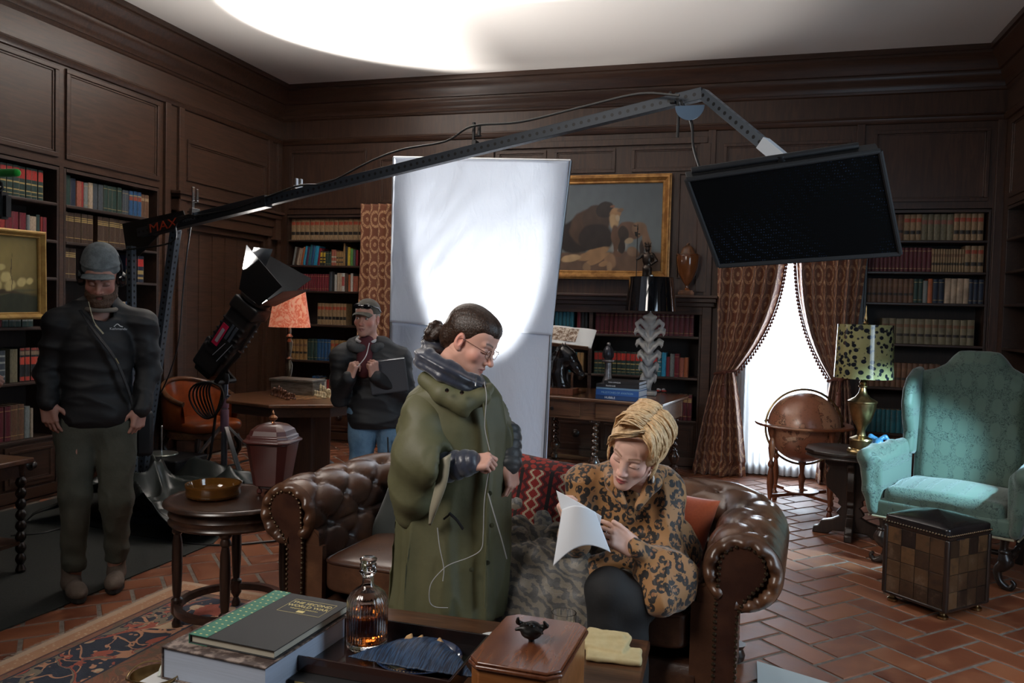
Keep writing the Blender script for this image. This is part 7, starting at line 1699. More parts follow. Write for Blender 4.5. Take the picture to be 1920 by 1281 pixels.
for a, b, c, d in ((sh_l, el_l, wr_l, 1), (sh_r, el_r, wr_r, 1)): sd.chain([a, b, c], [.05, .042, .028], k=.03)
for a, b, c in ((hip_l, kn_l, fl), (hip_r, kn_r, fr_)): sd.chain([a, b, V((c.x, c.y+.04, .10))], [.085, .055, .04], k=.04)
sd.cap((0, .01, 1.40), hc+V((0, .06, -.12)), .06, .055, k=.04)
body = join('body', [tf(head_sd(nose=1.02).mesh('h'), HA), hand_at(wr_l, (.16, -.10, -1), (-.45, -.9, 0), right=True, curls=((16, 22, 14), (20, 28, 16), (26, 32, 18), (32, 36, 20)), thumb=((.7, .7, -.25), (.25, 1, -.3))), hand_at(wr_r, (-.16, -.12, -1), (.6, -.8, 0), right=False, curls=((26, 34, 20), (36, 42, 24), (42, 46, 26), (44, 46, 28)), thumb=((.6, .75, -.4), (.0, 1, -.45))), sd.mesh('b')])
SKA = (.42, .215, .165); paint_skin(body, HA, SKA, (.30, .10, .09), (.07, .038, .025), beard=lambda x, y, z: .0*x, flush=1.4)
obj('body', body, skin('skin_ruddy', 0, 0, 0), PA, ang=180)
# beard and hair
s = SD((-.10, -.13, -.17), (.10, .12, .10), .003)
s.ell((0, -.052, -.088), (.062, .048, .050)).ell((0, -.074, -.112), (.040, .034, .036), k=.02)
for g_ in (-1, 1): s.cap((g_*.062, .0, -.015), (g_*.052, -.03, -.075), .014, .024, k=.02); s.cap((g_*.006, -.095, -.056), (g_*.032, -.082, -.072), .008, .008, k=.01)
s.ell((0, -.094, -.072), (.018, .012, .006), k=.004, sub=True); s.ell((0, -.09, -.028), (.045, .03, .030), k=.006, sub=True); s.ell((0, .02, .02), (.066, .07, .07), sub=True)
HB = hairmat('dark_brown_beard', (.055, .028, .017), (.12, .062, .035), (110, 110, 50), .6)
obj('beard', tf(s.mesh('be', disp=lambda v, n: fnoise(v, 190, 4, .0028)), HA), HB, PA, ang=180)
s = SD((-.10, -.02, -.08), (.10, .13, .09), .004); s.ell((0, .03, .02), (.079, .088, .075)); s.box(T3(0, -.06, 0), (.2, .055, .2), .01, sub=True); obj('hair', tf(s.mesh('ha', disp=lambda v, n: fnoise(v, 150, 6, .002)), HA), HB, PA, ang=180)
# flat field cap with short visor
CAPG = mat('washed_grey_cotton', (.10, .115, .12), .85, col2=(.16, .18, .185), sc=30, bump=.3, bsc=160)
s = SD((-.12, -.16, .01), (.12, .14, .19), .0042); s.ell((0, .016, .075), (.088, .104, .062)).cap((0, .016, .045), (0, .016, .10), .082, .084, k=.02); s.box(T3(0, .01, -.02), (.2, .2, .055), .005, sub=True)
s.ell((0, .015, .04), (.075, .09, .07), sub=True)
cp = obj('cap', tf(s.mesh('cp', disp=lambda v, n: .0025*np.sin(v[:, 2]*160)*(v[:, 2] < .085)+fnoise(v, 60, 2, .0012)), HA), CAPG, PA, ang=180)
g = G(HA); g.grid(lambda u, v: ((.074+.006*v)*sin((u-.5)*2.5), -.066-(.016+.056*v)*max(0, cos((u-.5)*2.5))**.8, .056-.010*v-.010*(abs(u-.5)*2)**2), 24, 5); obj('visor', g, CAPG, cp, ang=180, solid=.004)
g = G(HA); g.tube([(.086*sin(a), .012, .055+.10*cos(a)*1.03-.0) for a in [radians(-108+216*i/24) for i in range(25)]], .0075, 8, flat=2)
hp = obj('headphones', g, BLACK, PA)
for g_ in (-1, 1): obj('ear_cup', G(HA @ T3(g_*.082, .010, -.004) @ RY(90*g_)).lathe([(.001, -.008), (.036, -.006), (.040, .004), (.040, .018), (.030, .028), (.001, .030)], n=28), mat('glossy_black', (.006, .006, .008), .15, coat=.6), hp)
# jacket
JK = mat('black_shell_fabric', (.0055, .006, .0075), .62, col2=(.009, .0095, .012), sc=4, bump=.25, bsc=22)
s = SD((-.50, -.28, .78), (.50, .32, 1.66), .009)
s.ell((0, .0, 1.25), (.180, .130, .24)).ell((0, -.005, 1.02), (.158, .125, .20), k=.06); s.cap((-.045, 0, .92), (.045, 0, .92), .125, .125, k=.05)
for a, b, c in ((sh_l, el_l, wr_l), (sh_r, el_r, wr_r)): s.chain([a, b, b.lerp(c, .98)], [.076, .060, .044], k=.022); s.cap(V((a.x*.3, .01, 1.45)), a, .065, .070, k=.04)
s.cap((0, .03, 1.42), hc+V((0, .10, -.14)), .085, .085, k=.05); s.ell(hc+V((0, .02, -.175)), (.052, .062, .06), sub=True, k=.01)
s.ell((0, .13, 1.42), (.13, .07, .09), k=.05); s.box(T3(0, 0, .76), (.5, .5, .085), .004, sub=True)
def jdisp(v, n): return crease(v, 9, 7, .020, (1, 1, 1.7))+crease(v, 19, 8, .009, (1, 1, 1.4))
jk = obj('jacket', s.mesh('jk', disp=jdisp), JK, PA, ang=180)
p = A_(222, 613, -.15); g = G(); g.tube(bez([(p.x-.02, p.y, p.z), (p.x-.005, p.y-.002, p.z+.014), (p.x+.008, p.y, p.z+.004), (p.x+.02, p.y, p.z)], 4), .0022, 5)
LOGO = mat('pale_print', (.55, .58, .62), .5); lg = obj('chest_logo', g, LOGO, jk); text_mesh('Kathmandu', .017, T3(p.x, p.y-.004, p.z-.010) @ FX, LOGO, jk, name='chest_lettering')
g = G(); q = [A_(166, 566, -.13), A_(172, 590, -.17), A_(178, 606, -.175), A_(192, 624, -.175)]; g.tube(bez(q), .0022, 6); g.bar(A_(179, 609, -.178), A_(194, 626, -.178), .014, .007); obj('earpiece_cable', g, mat('beige_plastic', (.38, .35, .24), .5), PA)
g = G(); q = [A_(150, 582, -.12), A_(180, 625, -.165), A_(215, 672, -.17), A_(238, 725, -.15), A_(248, 760, -.10)]; g.tube(bez(q), .014, 6, flat=.3); g.bar(A_(217, 672, -.182), A_(223, 682, -.182), .010, .004, mi=1); obj('shoulder_strap', g, [JK, mat('brass_tab', (.35, .28, .14), .5)], PA)
g = G(); g.box((A_(262, 780).x-.02, .05, A_(262, 860).z), (A_(262, 780).x+.07, .16, A_(262, 775).z)); obj('hip_bag', g, JK, PA, bevel=.02, seg=3)
# collar shirt
g = G(); q = hc+V((0, .02, -.155)); g.tube([q+V((.066*cos(a), .066*sin(a)*.95, .006*sin(a))) for a in [2*pi*i/20 for i in range(21)]], .012, 8); obj('shirt_collar', g, mat('grey_beige_shirt', (.16, .14, .12), .9), PA)
TR = mat('olive_grey_trousers', (.060, .064, .048), .85, col2=(.085, .088, .068), sc=5, bump=.3, bsc=90)
s = SD((-.35, -.26, .06), (.35, .28, 1.0), .009)
for a, b, c in ((hip_l, kn_l, fl), (hip_r, kn_r, fr_)): s.chain([a+V((0, .01, .02)), b, V((c.x, c.y+.04, .13))], [.104, .075, .058], k=.03)
s.ell((A_(180, 800).x, .01, .88), (.168, .118, .13), k=.05)
s.box(T3(0, 0, .06), (.5, .5, .055), .004, sub=True)
def tdisp(v, n): return (crease(v, 10, 3, .020, (1.5, 1.5, .6))+crease(v, 20, 4, .007, (1, 1, 1)))*np.clip((1.0-v[:, 2])*3, .2, 1)+.003*np.sin(v[:, 2]*62+v[:, 0]*18)*np.exp(-((v[:, 2]-.2)/.10)**2)
obj('trousers', s.mesh('tr', disp=tdisp), TR, PA, ang=180)
BT = mat('taupe_suede', (.115, .085, .065), .85, col2=(.16, .12, .095), sc=12, bump=.3, bsc=120); SOL = mat('dark_sole', (.02, .018, .016), .7)
for c, sx_ in ((fl, -.22), (fr_, .10)):
    Mf = T3(c.x, c.y, 0) @ Matrix.Rotation(sx_*-1, 4, 'Z'); s = SD((-.08, -.19, .012), (.08, .13, .22), .005); s.ell((0, -.08, .045), (.048, .095, .045)).ell((0, .04, .05), (.040, .065, .045), k=.03).cap((0, .045, .06), (0, .05, .19), .043, .048, k=.03); s.box(T3(0, 0, -.02), (.2, .3, .042), .003, sub=True)
    b = obj('boot', tf(s.mesh('bt', disp=lambda v, n: fnoise(v, 50, 3, .0015)), Mf), BT, PA, ang=180); obj('sole', G(Mf).prism([(.049*cos(a)*(1 if sin(a) < 0 else .85), -.025+.145*sin(a)) for a in [2*pi*i/20 for i in range(20)]], .0065, .026), SOL, b, ang=30)

# ---------- B: man in the dark cap holding a tablet ----------
MB = frame((-2.40, 5.06, 0)); B_ = lpt(MB)
PB = thing('person', 'man in a brown cap with sunglasses, black jacket and jeans holding a grey laptop case', 'person', M=MB)
hc = B_(688, 597, -.02); HBm = hm(hc, (-.36, -.93, -.03), (.04, 0, 1))
shl, shr = B_(642, 668, .02), B_(748, 672, .03); ell_, elr = B_(637, 745, -.02), B_(762, 742, .0); wl, wr = B_(655, 708, -.17), B_(702, 706, -.19)
s = SD((-.45, -.3, 0), (.45, .3, 1.5), .013)
s.ell((0, .02, 1.05), (.16, .10, .22)).ell((0, .02, .82), (.15, .10, .14), k=.08); s.chain([shl, ell_, wl], [.05, .04, .028], k=.03).chain([shr, elr, wr], [.05, .04, .028], k=.03).cap((0, .02, 1.18), hc+V((.01, .04, -.11)), .06, .055, k=.04)
for x in (-.09, .09): s.chain([(x, .02, .78), (x*1.1, .0, .44), (x*1.1, .04, .08)], [.085, .055, .04], k=.04)
body = join('body', [tf(head_sd(open_eyes=True).mesh('h'), HBm), hand_at(wl, (.30, .0, .95), (-.75, -.65, .2), right=True, curls=((62, 55, 25), (66, 60, 30), (70, 62, 30), (72, 64, 30)), thumb=((.5, .8, -.6), (-.1, 1, -.5))), hand_at(wr, (-.10, -.15, .9), (.62, -.75, -.1), right=False, curls=((78, 80, 40), (80, 84, 42), (82, 84, 42), (82, 84, 40)), thumb=((.4, .8, -.7), (-.4, .7, -.6))), s.mesh('b')])
SKB = (.50, .27, .21); paint_skin(body, HBm, SKB, (.36, .14, .12), (.14, .085, .055), closed=False, flush=1.5, beard=lambda x, y, z: .12*np.clip((-.045-z)/.03, 0, 1)*(y < -.02))
obj('body', body, skin('skin_fair', 0, 0, 0), PB, ang=180)
for g_ in (-1, 1):
    g = G(HBm); g.ball((g_*.031, -.0745, .0), .0122, 16, 12); e = obj('eye', g, mat('eye_white', (.60, .56, .52), .2), PB); g = G(HBm); g.ball((g_*.031-.0015, -.0835, -.0), (.0052, .0045, .0052), 10, 8); obj('iris', g, mat('blue_grey_iris', (.03, .045, .06), .1), e)
s = SD((-.10, -.06, -.07), (.10, .13, .08), .004); s.ell((0, .024, .03), (.078, .092, .078)); s.box(T3(0, -.075, 0), (.2, .055, .2), .01, sub=True); s.box(T3(0, 0, -.09), (.2, .2, .045), .01, sub=True)
for g_ in (-1, 1): s.ell((g_*.08, .010, -.01), (.02, .02, .032), sub=True)
obj('hair', tf(s.mesh('ha', disp=lambda v, n: fnoise(v, 160, 6, .0015)), HBm), hairmat('light_brown_hair', (.12, .075, .045), (.20, .13, .08)), PB, ang=180)
CB_ = mat('brown_green_canvas', (.055, .050, .040), .85, col2=(.085, .078, .062), sc=14, bump=.3, bsc=140)
s = SD((-.12, -.14, .0), (.12, .14, .17), .0042); s.ell((0, .014, .05), (.083, .10, .085)); s.box(T3(0, .01, -.04), (.2, .2, .072), .005, sub=True); s.ell((0, .015, .03), (.076, .091, .078), sub=True)
cp = obj('baseball_cap', tf(s.mesh('cp'), HBm), CB_, PB, ang=180)
g = G(HBm); g.grid(lambda u, v: ((.074-.012*v)*sin((u-.5)*2.5), -.066-(.012+.070*v)*max(0, cos((u-.5)*2.3))**.6, .042-.016*v-.022*(abs(u-.5)*2)**2+.004), 26, 6); obj('visor', g, CB_, cp, ang=180, solid=.004)
g = G(HBm); 
for g_ in (-1, 1): g.ball((g_*.034, -.090, .083), (.030, .007, .018), 14, 8); g.tube([(g_*.062, -.082, .088), (g_*.088, -.02, .075), (g_*.084, .04, .045)], .0035, 6)
g.tube([(-.01, -.097, .086), (.01, -.097, .086)], .004, 6); obj('sunglasses', g, mat('glossy_black', (.006, .006, .008), .15, coat=.6), cp)
s = SD((-.50, -.32, .60), (.50, .34, 1.40), .0095)
s.ell((0, .02, 1.05), (.195, .14, .23)).ell((0, .02, .82), (.195, .145, .18), k=.08).cap((-.06, .02, .72), (.06, .02, .72), .14, .14, k=.05)
for a, b, c in ((shl, ell_, wl), (shr, elr, wr)): s.chain([a, b, b.lerp(c, .98)], [.080, .064, .046], k=.022); s.cap((a.x*.25, .03, 1.24), a, .06, .07, k=.05)
s.box(T3(0, .02, .60), (.5, .5, .075), .004, sub=True); s.cap(hc+V((.0, .02, -.12)), hc+V((.0, -.04, -.25)), .052, .035, sub=True, k=.02)
jk = obj('jacket', s.mesh('jk', disp=jdisp), JK, PB, ang=180)
s = SD((-.22, -.22, 1.0), (.24, .24, 1.42), .0075); q = hc+V((.0, .03, -.155))
for i in range(20): a = radians(-60+300*i/19); a2 = radians(-60+300*(i+1)/19); s.cap(q+V((.105*cos(a), .095*sin(a), -.05*(-sin(a)+1)*.5)), q+V((.105*cos(a2), .095*sin(a2), -.05*(-sin(a2)+1)*.5)), .032, .032, k=.012)
s.ell(q+V((0, .10, -.03)), (.10, .055, .07), k=.03)
obj('hood_collar', s.mesh('hd', disp=lambda v, n: fnoise(v, 34, 4, .004)), mat('charcoal_fleece', (.035, .037, .040), .9, col2=(.07, .072, .075), sc=8), jk, ang=180)
g = G(); q = hc+V((0, .01, -.145)); g.tube([q+V((.064*cos(a), .062*sin(a), .016*sin(a))) for a in [2*pi*i/20 for i in range(21)]], .011, 8); obj('tee_collar', g, mat('white_cotton', (.45, .44, .45), .9), PB)
s = SD((-.2, -.2, .95), (.2, .1, 1.35), .008); s.cap(q+V((0, -.02, -.02)), q+V((-.01, -.085, -.20)), .055, .06); obj('shirt', s.mesh('sh'), mat('maroon_shirt', (.075, .012, .018), .85), PB, ang=180)
a = wl+V((.055, -.03, .075)); obj('drawstring', G().tube(bez([a, a+V((.05, .0, .07)), q+V((.02, -.075, -.02))]), .0028, 6), mat('white_cord', (.6, .58, .58), .8), PB)
s = SD((-.3, -.25, .04), (.3, .28, .85), .011)
for x in (-.095, .095): s.chain([(x, .02, .78), (x*1.1, .0, .44), (x*1.1, .04, .10)], [.11, .082, .068], k=.02)
s.ell((0, .02, .74), (.18, .12, .10), k=.04); obj('jeans', s.mesh('jn', disp=tdisp), mat('blue_denim', (.055, .12, .20), .85, col2=(.12, .22, .33), sc=9, bump=.4, bsc=160), PB, ang=180)
obj('belt_strap', G().tube(bez([B_(727, 820, -.15), B_(728, 850, -.16), B_(729, 880, -.16)]), .018, 6, flat=.3), BLACK, PB)
for x in (-.105, .105):
    s = SD((-.08, -.2, .0), (.08, .13, .14), .007); s.ell((0, -.05, .045), (.045, .12, .042)).cap((0, .04, .05), (0, .04, .10), .04, .042, k=.03); s.box(T3(0, 0, -.02), (.2, .3, .022), .003, sub=True); obj('shoe', tf(s.mesh('so'), T3(x, .0, 0)), SOL, PB, ang=180)
lc = B_(725, 700, -.135); LM_ = MB @ (T3(lc.x, lc.y, lc.z-.02) @ RY(-8) @ RX(-4))
lm = thing('laptop_case', 'flat dark grey laptop case tucked under the arm of the man in the cap', 'laptop case', M=LM_); obj('shell', G().box((-.115, -.012, -.115), (.135, .012, .115)), mat('charcoal_felt', (.045, .045, .052), .8, bump=.3, bsc=200), lm, smooth=False, bevel=.012, seg=4); obj('seam', G().tube([(-.11, -.013, .105), (.13, -.013, .105)], .002, 5), STEEL, lm)

# ---------- C: woman in green poncho ----------
MC = frame((-1.0, 2.795, 0)); C_ = lpt(MC)
PC = thing('person', 'dark-haired woman with low bun and glasses in an olive green poncho standing before the sofa', 'person', M=MC)
hc = C_(884, 640, -.01); HC = hm(hc, (.80, -.42, -.46), (.16, 0, 1))
w1 = C_(872, 868, -.16); w2 = C_(957, 868, -.02)      # wrists
s = SD((-.35, -.25, 0), (.35, .25, 1.4), .012)
s.ell((-.0, .0, 1.02), (.13, .10, .20)).ell((0, .0, .78), (.13, .10, .14), k=.08)
for x in (-.07, .07): s.chain([(x, .0, .72), (x, .0, .40), (x, .02, .08)], [.08, .055, .04], k=.03)
s.chain([C_(825, 755, .02), C_(805, 865, -.06), w1], [.03, .030, .025], k=.02).chain([C_(890, 755, .02), C_(938, 822, .03), w2], [.03, .030, .025], k=.02).cap((0, 0, 1.15), hc+V((-.03, .03, -.10)), .05, .048, k=.04)
body = join('body', [tf(head_sd(fem=True, nose=1.03, h=.0022).mesh('h'), HC), hand_at(w1, (1, -.12, .13), (-.1, -.55, .85), right=True, curls=((48, 78, 40), (66, 86, 48), (70, 88, 50), (72, 88, 50)), thumb=((.30, .95, -.5), (-.10, 1, -.5)), scale=.93), hand_at(w2, (.10, -.25, -1), (.75, -.6, .15), right=False, curls=((30, 40, 22), (42, 52, 30), (50, 58, 32), (55, 60, 34)), thumb=((.45, .8, -.6), (-.05, 1, -.4)), scale=.93), s.mesh('b')])
SKC = (.56, .31, .24); paint_skin(body, HC, SKC, (.42, .15, .13), (.07, .040, .028), fem=True, flush=1.1)
obj('body', body, skin('skin_light', 0, 0, 0), PC, ang=180)
DH = hairmat('dark_brown_hair', (.012, .007, .005), (.045, .022, .013), (70, 14, 70), .32)
s = SD((-.10, -.12, -.12), (.10, .20, .15), .0032)
s.ell((0, .026, .044), (.081, .096, .086)); s.ell((0, .075, -.02), (.055, .05, .055), k=.03)
s.ell((0, -.022, .070), (.066, .068, .050), k=.02); s.box(T3(0, -.090, -.060) @ RX(14), (.12, .052, .098), .01, sub=True)
for g_ in (-1, 1): s.box(T3(g_*.075, -.035, -.05), (.03, .038, .055), .01, sub=True); s.ell((g_*.082, .012, -.010), (.024, .023, .034), k=.004, sub=True)
s.box(T3(0, 0, -.12), (.2, .2, .05), .01, sub=True)
hr = obj('hair', tf(s.mesh('ha', disp=lambda v, n: .00025*np.sin(v[:, 0]*520+v[:, 1]*60)+fnoise(v, 60, 3, .0006)), HC), DH, PC, ang=180)
s = SD((-.07, .06, -.13), (.07, .22, .04), .0035)
for i in range(9): a = i*.7; s.chain([(.03*cos(a), .135+.015*sin(a*1.7), -.045+.032*sin(a)), (.034*cos(a+1.2), .155, -.045+.034*sin(a+1.2)), (.025*cos(a+2.2), .15+.02*cos(a), -.05+.03*sin(a+2.2))], [.012, .014, .010], k=.004)
s.cap((0, .10, -.02), (0, .14, -.045), .022, .03, k=.02).ell((0, .145, -.048), (.034, .026, .036), k=.006); obj('hair_bun', tf(s.mesh('bu', disp=lambda v, n: fnoise(v, 150, 3, .0014)), HC), DH, hr, ang=180)
g = G(HC)
for i in range(7): a = radians(200+i*22); g.tube(bez([(.0+.01*cos(a), .15, -.03), (.03*cos(a), .17+.02*sin(a*3), -.02+.035*sin(a)), (.045*cos(a), .165, -.045+.05*sin(a+.5))], 5), .0012, 4)
obj('loose_strands', g, DH, hr)
g = G(HC); GLF = mat('rose_gold_wire', (.45, .32, .28), .2, 1)
for g_ in (-1, 1):
    g.tube([(g_*.031+.021*cos(a), -.101+.006*abs(cos(a))*(1), -.004+.0165*sin(a)) for a in [2*pi*i/28 for i in range(29)]], .0011, 6); g.tube([(g_*.052, -.098, .002), (g_*.066, -.085, .004), (g_*.079, .005, .006), (g_*.079, .022, -.006)], .0013, 6)
g.tube(bez([(-.010, -.103, .0), (0, -.106, .003), (.010, -.103, .0)], 4), .0011, 6)
gl = obj('glasses', g, GLF, PC); CLR = NT('clear_lens'); CLR.p(col=(1, 1, 1), rough=0, trans=1, ior=1.05, spec=.5); CLR = CLR.m
for g_ in (-1, 1): obj('lens', G(HC).add([(g_*.031+.020*cos(a), -.1012+.006*abs(cos(a)), -.004+.016*sin(a)) for a in [2*pi*i/24 for i in range(24)]], [tuple(range(24))]), CLR, gl, smooth=False)
# poncho
PON = mat('olive_waxed_cotton', (.072, .070, .032), .62, col2=(.095, .092, .044), sc=4, bump=.18, bsc=60)
LIN = mat('pale_lining', (.24, .22, .16), .5)
neck = C_(862, 724, .0)
s = SD((-.42, -.26, .36), (.36, .24, 1.32), .0085)
cxz = lambda y: None
lv = [(C_(862, 705).z, C_(862, 705).x, .085, .08), (C_(850, 740).z, C_(852, 740).x, .175, .115), (C_(850, 800).z, C_(850, 800).x, .205, .13), (C_(850, 900).z, C_(850, 900).x, .215, .135), (C_(846, 1000).z, C_(846, 1000).x, .215, .14), (C_(842, 1100).z, C_(842, 1100).x, .222, .145), (.40, C_(840, 1140).x, .226, .148)]
def cloak(x, y, z):
    zz = np.array([l[0] for l in lv][::-1]); ip = lambda k: np.interp(z, zz, np.array([l[k] for l in lv][::-1]))
    cx, rx, ry = ip(1), ip(2), ip(3); a = np.arctan2(y/ry, (x-cx)/rx); fold = 1+(.055*(1-2*np.abs(np.sin(a*4.5+1.2*np.sin(z*3)))**.7)+.018*np.sin(a*17+z*5+1))*np.clip((1.16-z)*1.6, 0, 1)
    r = np.sqrt(((x-cx)/rx)**2+(y/ry)**2)/fold; return np.maximum(np.maximum((r-1)*np.minimum(rx, ry), z-(neck.z+.01)), .385-z)*.85
s.loc(Matrix(), (-.42, -.25, .37), (.36, .24, neck.z+.02), cloak)
s.ell((C_(862, 735).x, -.0, neck.z-.035), (.12, .10, .05), k=.04)
po = obj('poncho', s.mesh('po', disp=lambda v, n: crease(v, 7, 4, .026, (2.0, 2.0, .35))+crease(v, 16, 5, .007, (1.5, 1.5, .6))), PON, PC, ang=180)
# wide batwing sleeves
def bell(P, R, k=.03):
    s = SD((-.50, -.34, .55), (.45, .28, 1.32), .0085); s.chain(P, R, k=k); return s
sl = bell([C_(818, 715, -.02), C_(796, 780, -.05), C_(790, 860, -.09), C_(780, 930, -.08)], [.052, .080, .092, .070], .05)
sl.chain([C_(785, 850, -.10), C_(818, 872, -.15)], [.095, .070], k=.05); sl.chain([C_(765, 900, -.06), C_(768, 968, -.04)], [.065, .045], k=.04); sl.box(T3(*C_(900, 905, -.2)) @ RY(32), (.06, .2, .14), .02, sub=True, k=.01)
sl.ell(C_(838, 880, -.17), (.055, .055, .085), sub=True, k=.01); sl.box(T3(0, 0, C_(772, 1016).z), (.6, .5, .05), .005, sub=True)
obj('wide_sleeve', sl.mesh('sl', disp=lambda v, n: crease(v, 9, 2, .030, (1.2, 1.2, .9))+crease(v, 17, 5, .008)), PON, po, ang=180)
g = G(); q = [C_(846, 850, -.20), C_(838, 905, -.215), C_(822, 950, -.20), C_(808, 985, -.16)]; q2 = [C_(826, 862, -.19), C_(815, 915, -.19), C_(806, 955, -.175), C_(804, 984, -.15)]
b1_, b2_ = bez(q, 8), bez(q2, 8); g.add(b1_+b2_, [(i, i+1, len(b1_)+i+1, len(b1_)+i) for i in range(len(b1_)-1)]); obj('sleeve_lining', g, LIN, po, ang=180, solid=.004)
sr = bell([C_(898, 722, .02), C_(914, 775, .03), C_(930, 825, .03), C_(938, 860, .02)], [.048, .062, .070, .052], .04)
obj('wide_sleeve', sr.mesh('sr', disp=lambda v, n: crease(v, 9, 4, .026, (1.2, 1.2, .8))+crease(v, 17, 5, .007)), PON, po, ang=180)
# yoke collar flap, snaps, zip, pocket, wires
s = SD((-.3, -.25, .95), (.3, .2, 1.3), .007); q = [C_(798, 712, -.05), C_(830, 738, -.115), C_(868, 756, -.13), C_(902, 745, -.11), C_(916, 728, -.03)]
s.chain(q, [.032, .034, .032, .028, .022], k=.03); s.chain([C_(850, 752, -.13), C_(872, 778, -.14)], [.030, .012], k=.02)
fp = obj('collar_flap', s.mesh('cf', disp=lambda v, n: fnoise(v, 22, 4, .003)), PON, po, ang=180)
for x, y in ((838, 732), (866, 736), (908, 724)):
    p = C_(x, y, -.178 if x < 900 else -.145); obj('snap', G(T3(*p) @ RX(90)).lathe([(.003, 0), (.007, 0), (.0072, .003), (.003, .004)], n=16), CHROME, po)
for x, y in ((918, 925), (922, 985), (914, 1055), (884, 1068)):
    p = C_(x, y, -.125 if x > 900 else -.14); obj('button', G(T3(*p) @ RX(90)).lathe([(.001, 0), (.008, 0), (.009, .003), (.001, .005)], n=14), mat('olive_button', (.04, .042, .022), .4), po)
obj('front_placket', G().tube(bez([C_(905, 750, -.13), C_(917, 850, -.13), C_(912, 960, -.13), C_(908, 1140, -.14)]), .012, 6, flat=.35), PON, po)
g = G(); q = [C_(842, 962, -.155), C_(856, 975, -.16), C_(868, 992, -.158)]; g.tube(bez(q), .010, 6, flat=.5); g.tube(bez([C_(832, 974, -.15), C_(842, 966, -.158)]), .004, 5); obj('pocket_zip', g, BLACK, po)
WIR = mat('grey_wire', (.30, .29, .28), .5)
def wire(P, r=.0017): obj('earphone_wire', G().tube(bez(P, 8), r, 5), WIR, PC)
wire([C_(908, 716, -.155), C_(912, 745, -.17), C_(909, 800, -.175), C_(918, 845, -.18)]); wire([C_(916, 885, -.175), C_(908, 940, -.165), C_(906, 1000, -.165), C_(902, 1030, -.168), C_(880, 1045, -.17), C_(845, 1058, -.175), C_(828, 1070, -.18), C_(808, 1095, -.185), C_(805, 1125, -.185), C_(815, 1138, -.18), C_(840, 1140, -.175)]); wire([C_(820, 990, -.16), C_(824, 1025, -.17), C_(832, 1065, -.18), C_(830, 1090, -.185)]); wire([C_(915, 925, -.165), C_(925, 960, -.165), C_(940, 1010, -.15), C_(950, 1048, -.12)], .0024)
# quilted navy jacket: sleeves and collar
QN = mat('navy_quilted_nylon', (.016, .019, .034), .38, col2=(.030, .035, .055), sc=9, bump=.4, bsc=40, sheen=.3)
s = SD((-.2, -.3, .7), (.3, .1, 1.1), .0045); e0 = C_(815, 880, -.11); s.chain([e0, w1+V((.012, 0, 0))], [.056, .043]); dx = (w1-e0).normalized()
obj('jacket_sleeve', s.mesh('qs', disp=lambda v, n: .005*np.abs(np.sin((v-np.array(e0))@np.array(dx)*pi/.036))+fnoise(v, 60, 3, .002)), QN, PC, ang=180)
s = SD((-.2, -.2, .7), (.4, .3, 1.1), .0045); e1 = C_(952, 815, .04); s.chain([e1, w2+V((0, 0, .0))], [.050, .040]); d2 = (w2-e1).normalized()
obj('jacket_sleeve', s.mesh('qs2', disp=lambda v, n: .004*np.abs(np.sin((v-np.array(e1))@np.array(d2)*pi/.034))), mat('grey_quilted', (.045, .05, .055), .5, bump=.4, bsc=50), PC, ang=180)
s = SD((-.32, -.22, 1.08), (.2, .26, 1.46), .005); q = C_(845, 692, -.01)
for i in range(22):
    a = 2*pi*i/22; a2 = 2*pi*(i+1)/22; f = lambda t: q+V((.098*cos(t), .098*sin(t), -.010-.050*cos(t)))
    s.cap(f(a), f(a2), .038+.006*sin(i*2), .038, k=.006)
s.chain([C_(800, 665, .05), C_(812, 650, .07), C_(835, 650, .09)], [.036, .040, .036], k=.02).chain([C_(800, 672, -.0), C_(830, 700, -.07), C_(865, 722, -.085)], [.034, .038, .034], k=.012)
obj('puffy_collar', s.mesh('pc', disp=lambda v, n: .0045*np.sin(v[:, 2]*150+v[:, 0]*70)+fnoise(v, 42, 6, .004)), QN, PC, ang=180)
obj('zip_pull', G().tube([C_(893, 707, -.125), C_(892, 724, -.14)], .003, 6), CHROME, PC)
for x in (-.07, .07): s = SD((-.08, -.2, .0), (.08, .13, .14), .007); s.ell((0, -.04, .045), (.04, .11, .042)).cap((0, .04, .05), (0, .02, .10), .036, .038, k=.03); s.box(T3(0, 0, -.02), (.2, .3, .034), .003, sub=True); obj('shoe', tf(s.mesh('so'), T3(x, .02, 0.001)), SOL, PC, ang=180)

# ---------- D: seated blonde woman ----------
MD = frame((-.30, 3.02, 0)); D_ = lpt(MD)
PD_ = thing('person', 'seated blonde woman in leopard-print blouse and black trousers reading white pages on the sofa', 'person', M=MD)
hc = D_(1192, 846, -.10); HD = hm(hc, (-.38, -.86, -.34), (.34, .0, 1)) @ Matrix.Scale(1.06, 4)
sl_, sr_ = D_(1092, 905, .02), D_(1248, 912, .04); e_l, e_r = D_(1080, 1010, -.03), D_(1246, 1060, -.05); w_l, w_r = D_(1068, 992, -.20), D_(1190, 1028, -.22)
pel = D_(1225, 1105, .20)
s = SD((-.4, -.5, .05), (.5, .5, 1.15), .012)
s.ell(pel, (.16, .13, .11)).ell((pel.x-.03, .14, .72), (.14, .105, .20), k=.08); s.chain([pel+V((-.04, -.06, 0)), D_(1140, 1108, -.22), D_(1150, 1270, -.22)], [.085, .06, .045], k=.03).chain([pel+V((.06, -.06, 0)), D_(1178, 1135, -.20), D_(1180, 1300, -.19)], [.085, .06, .045], k=.03)
s.chain([sl_, e_l, w_l], [.045, .038, .026], k=.03).chain([sr_, e_r, w_r], [.045, .038, .026], k=.03); s.cap((pel.x-.06, .08, .86), hc+V((.02, .045, -.10)), .052, .050, k=.04); s.cap(sl_, sr_, .05, .05, k=.04)
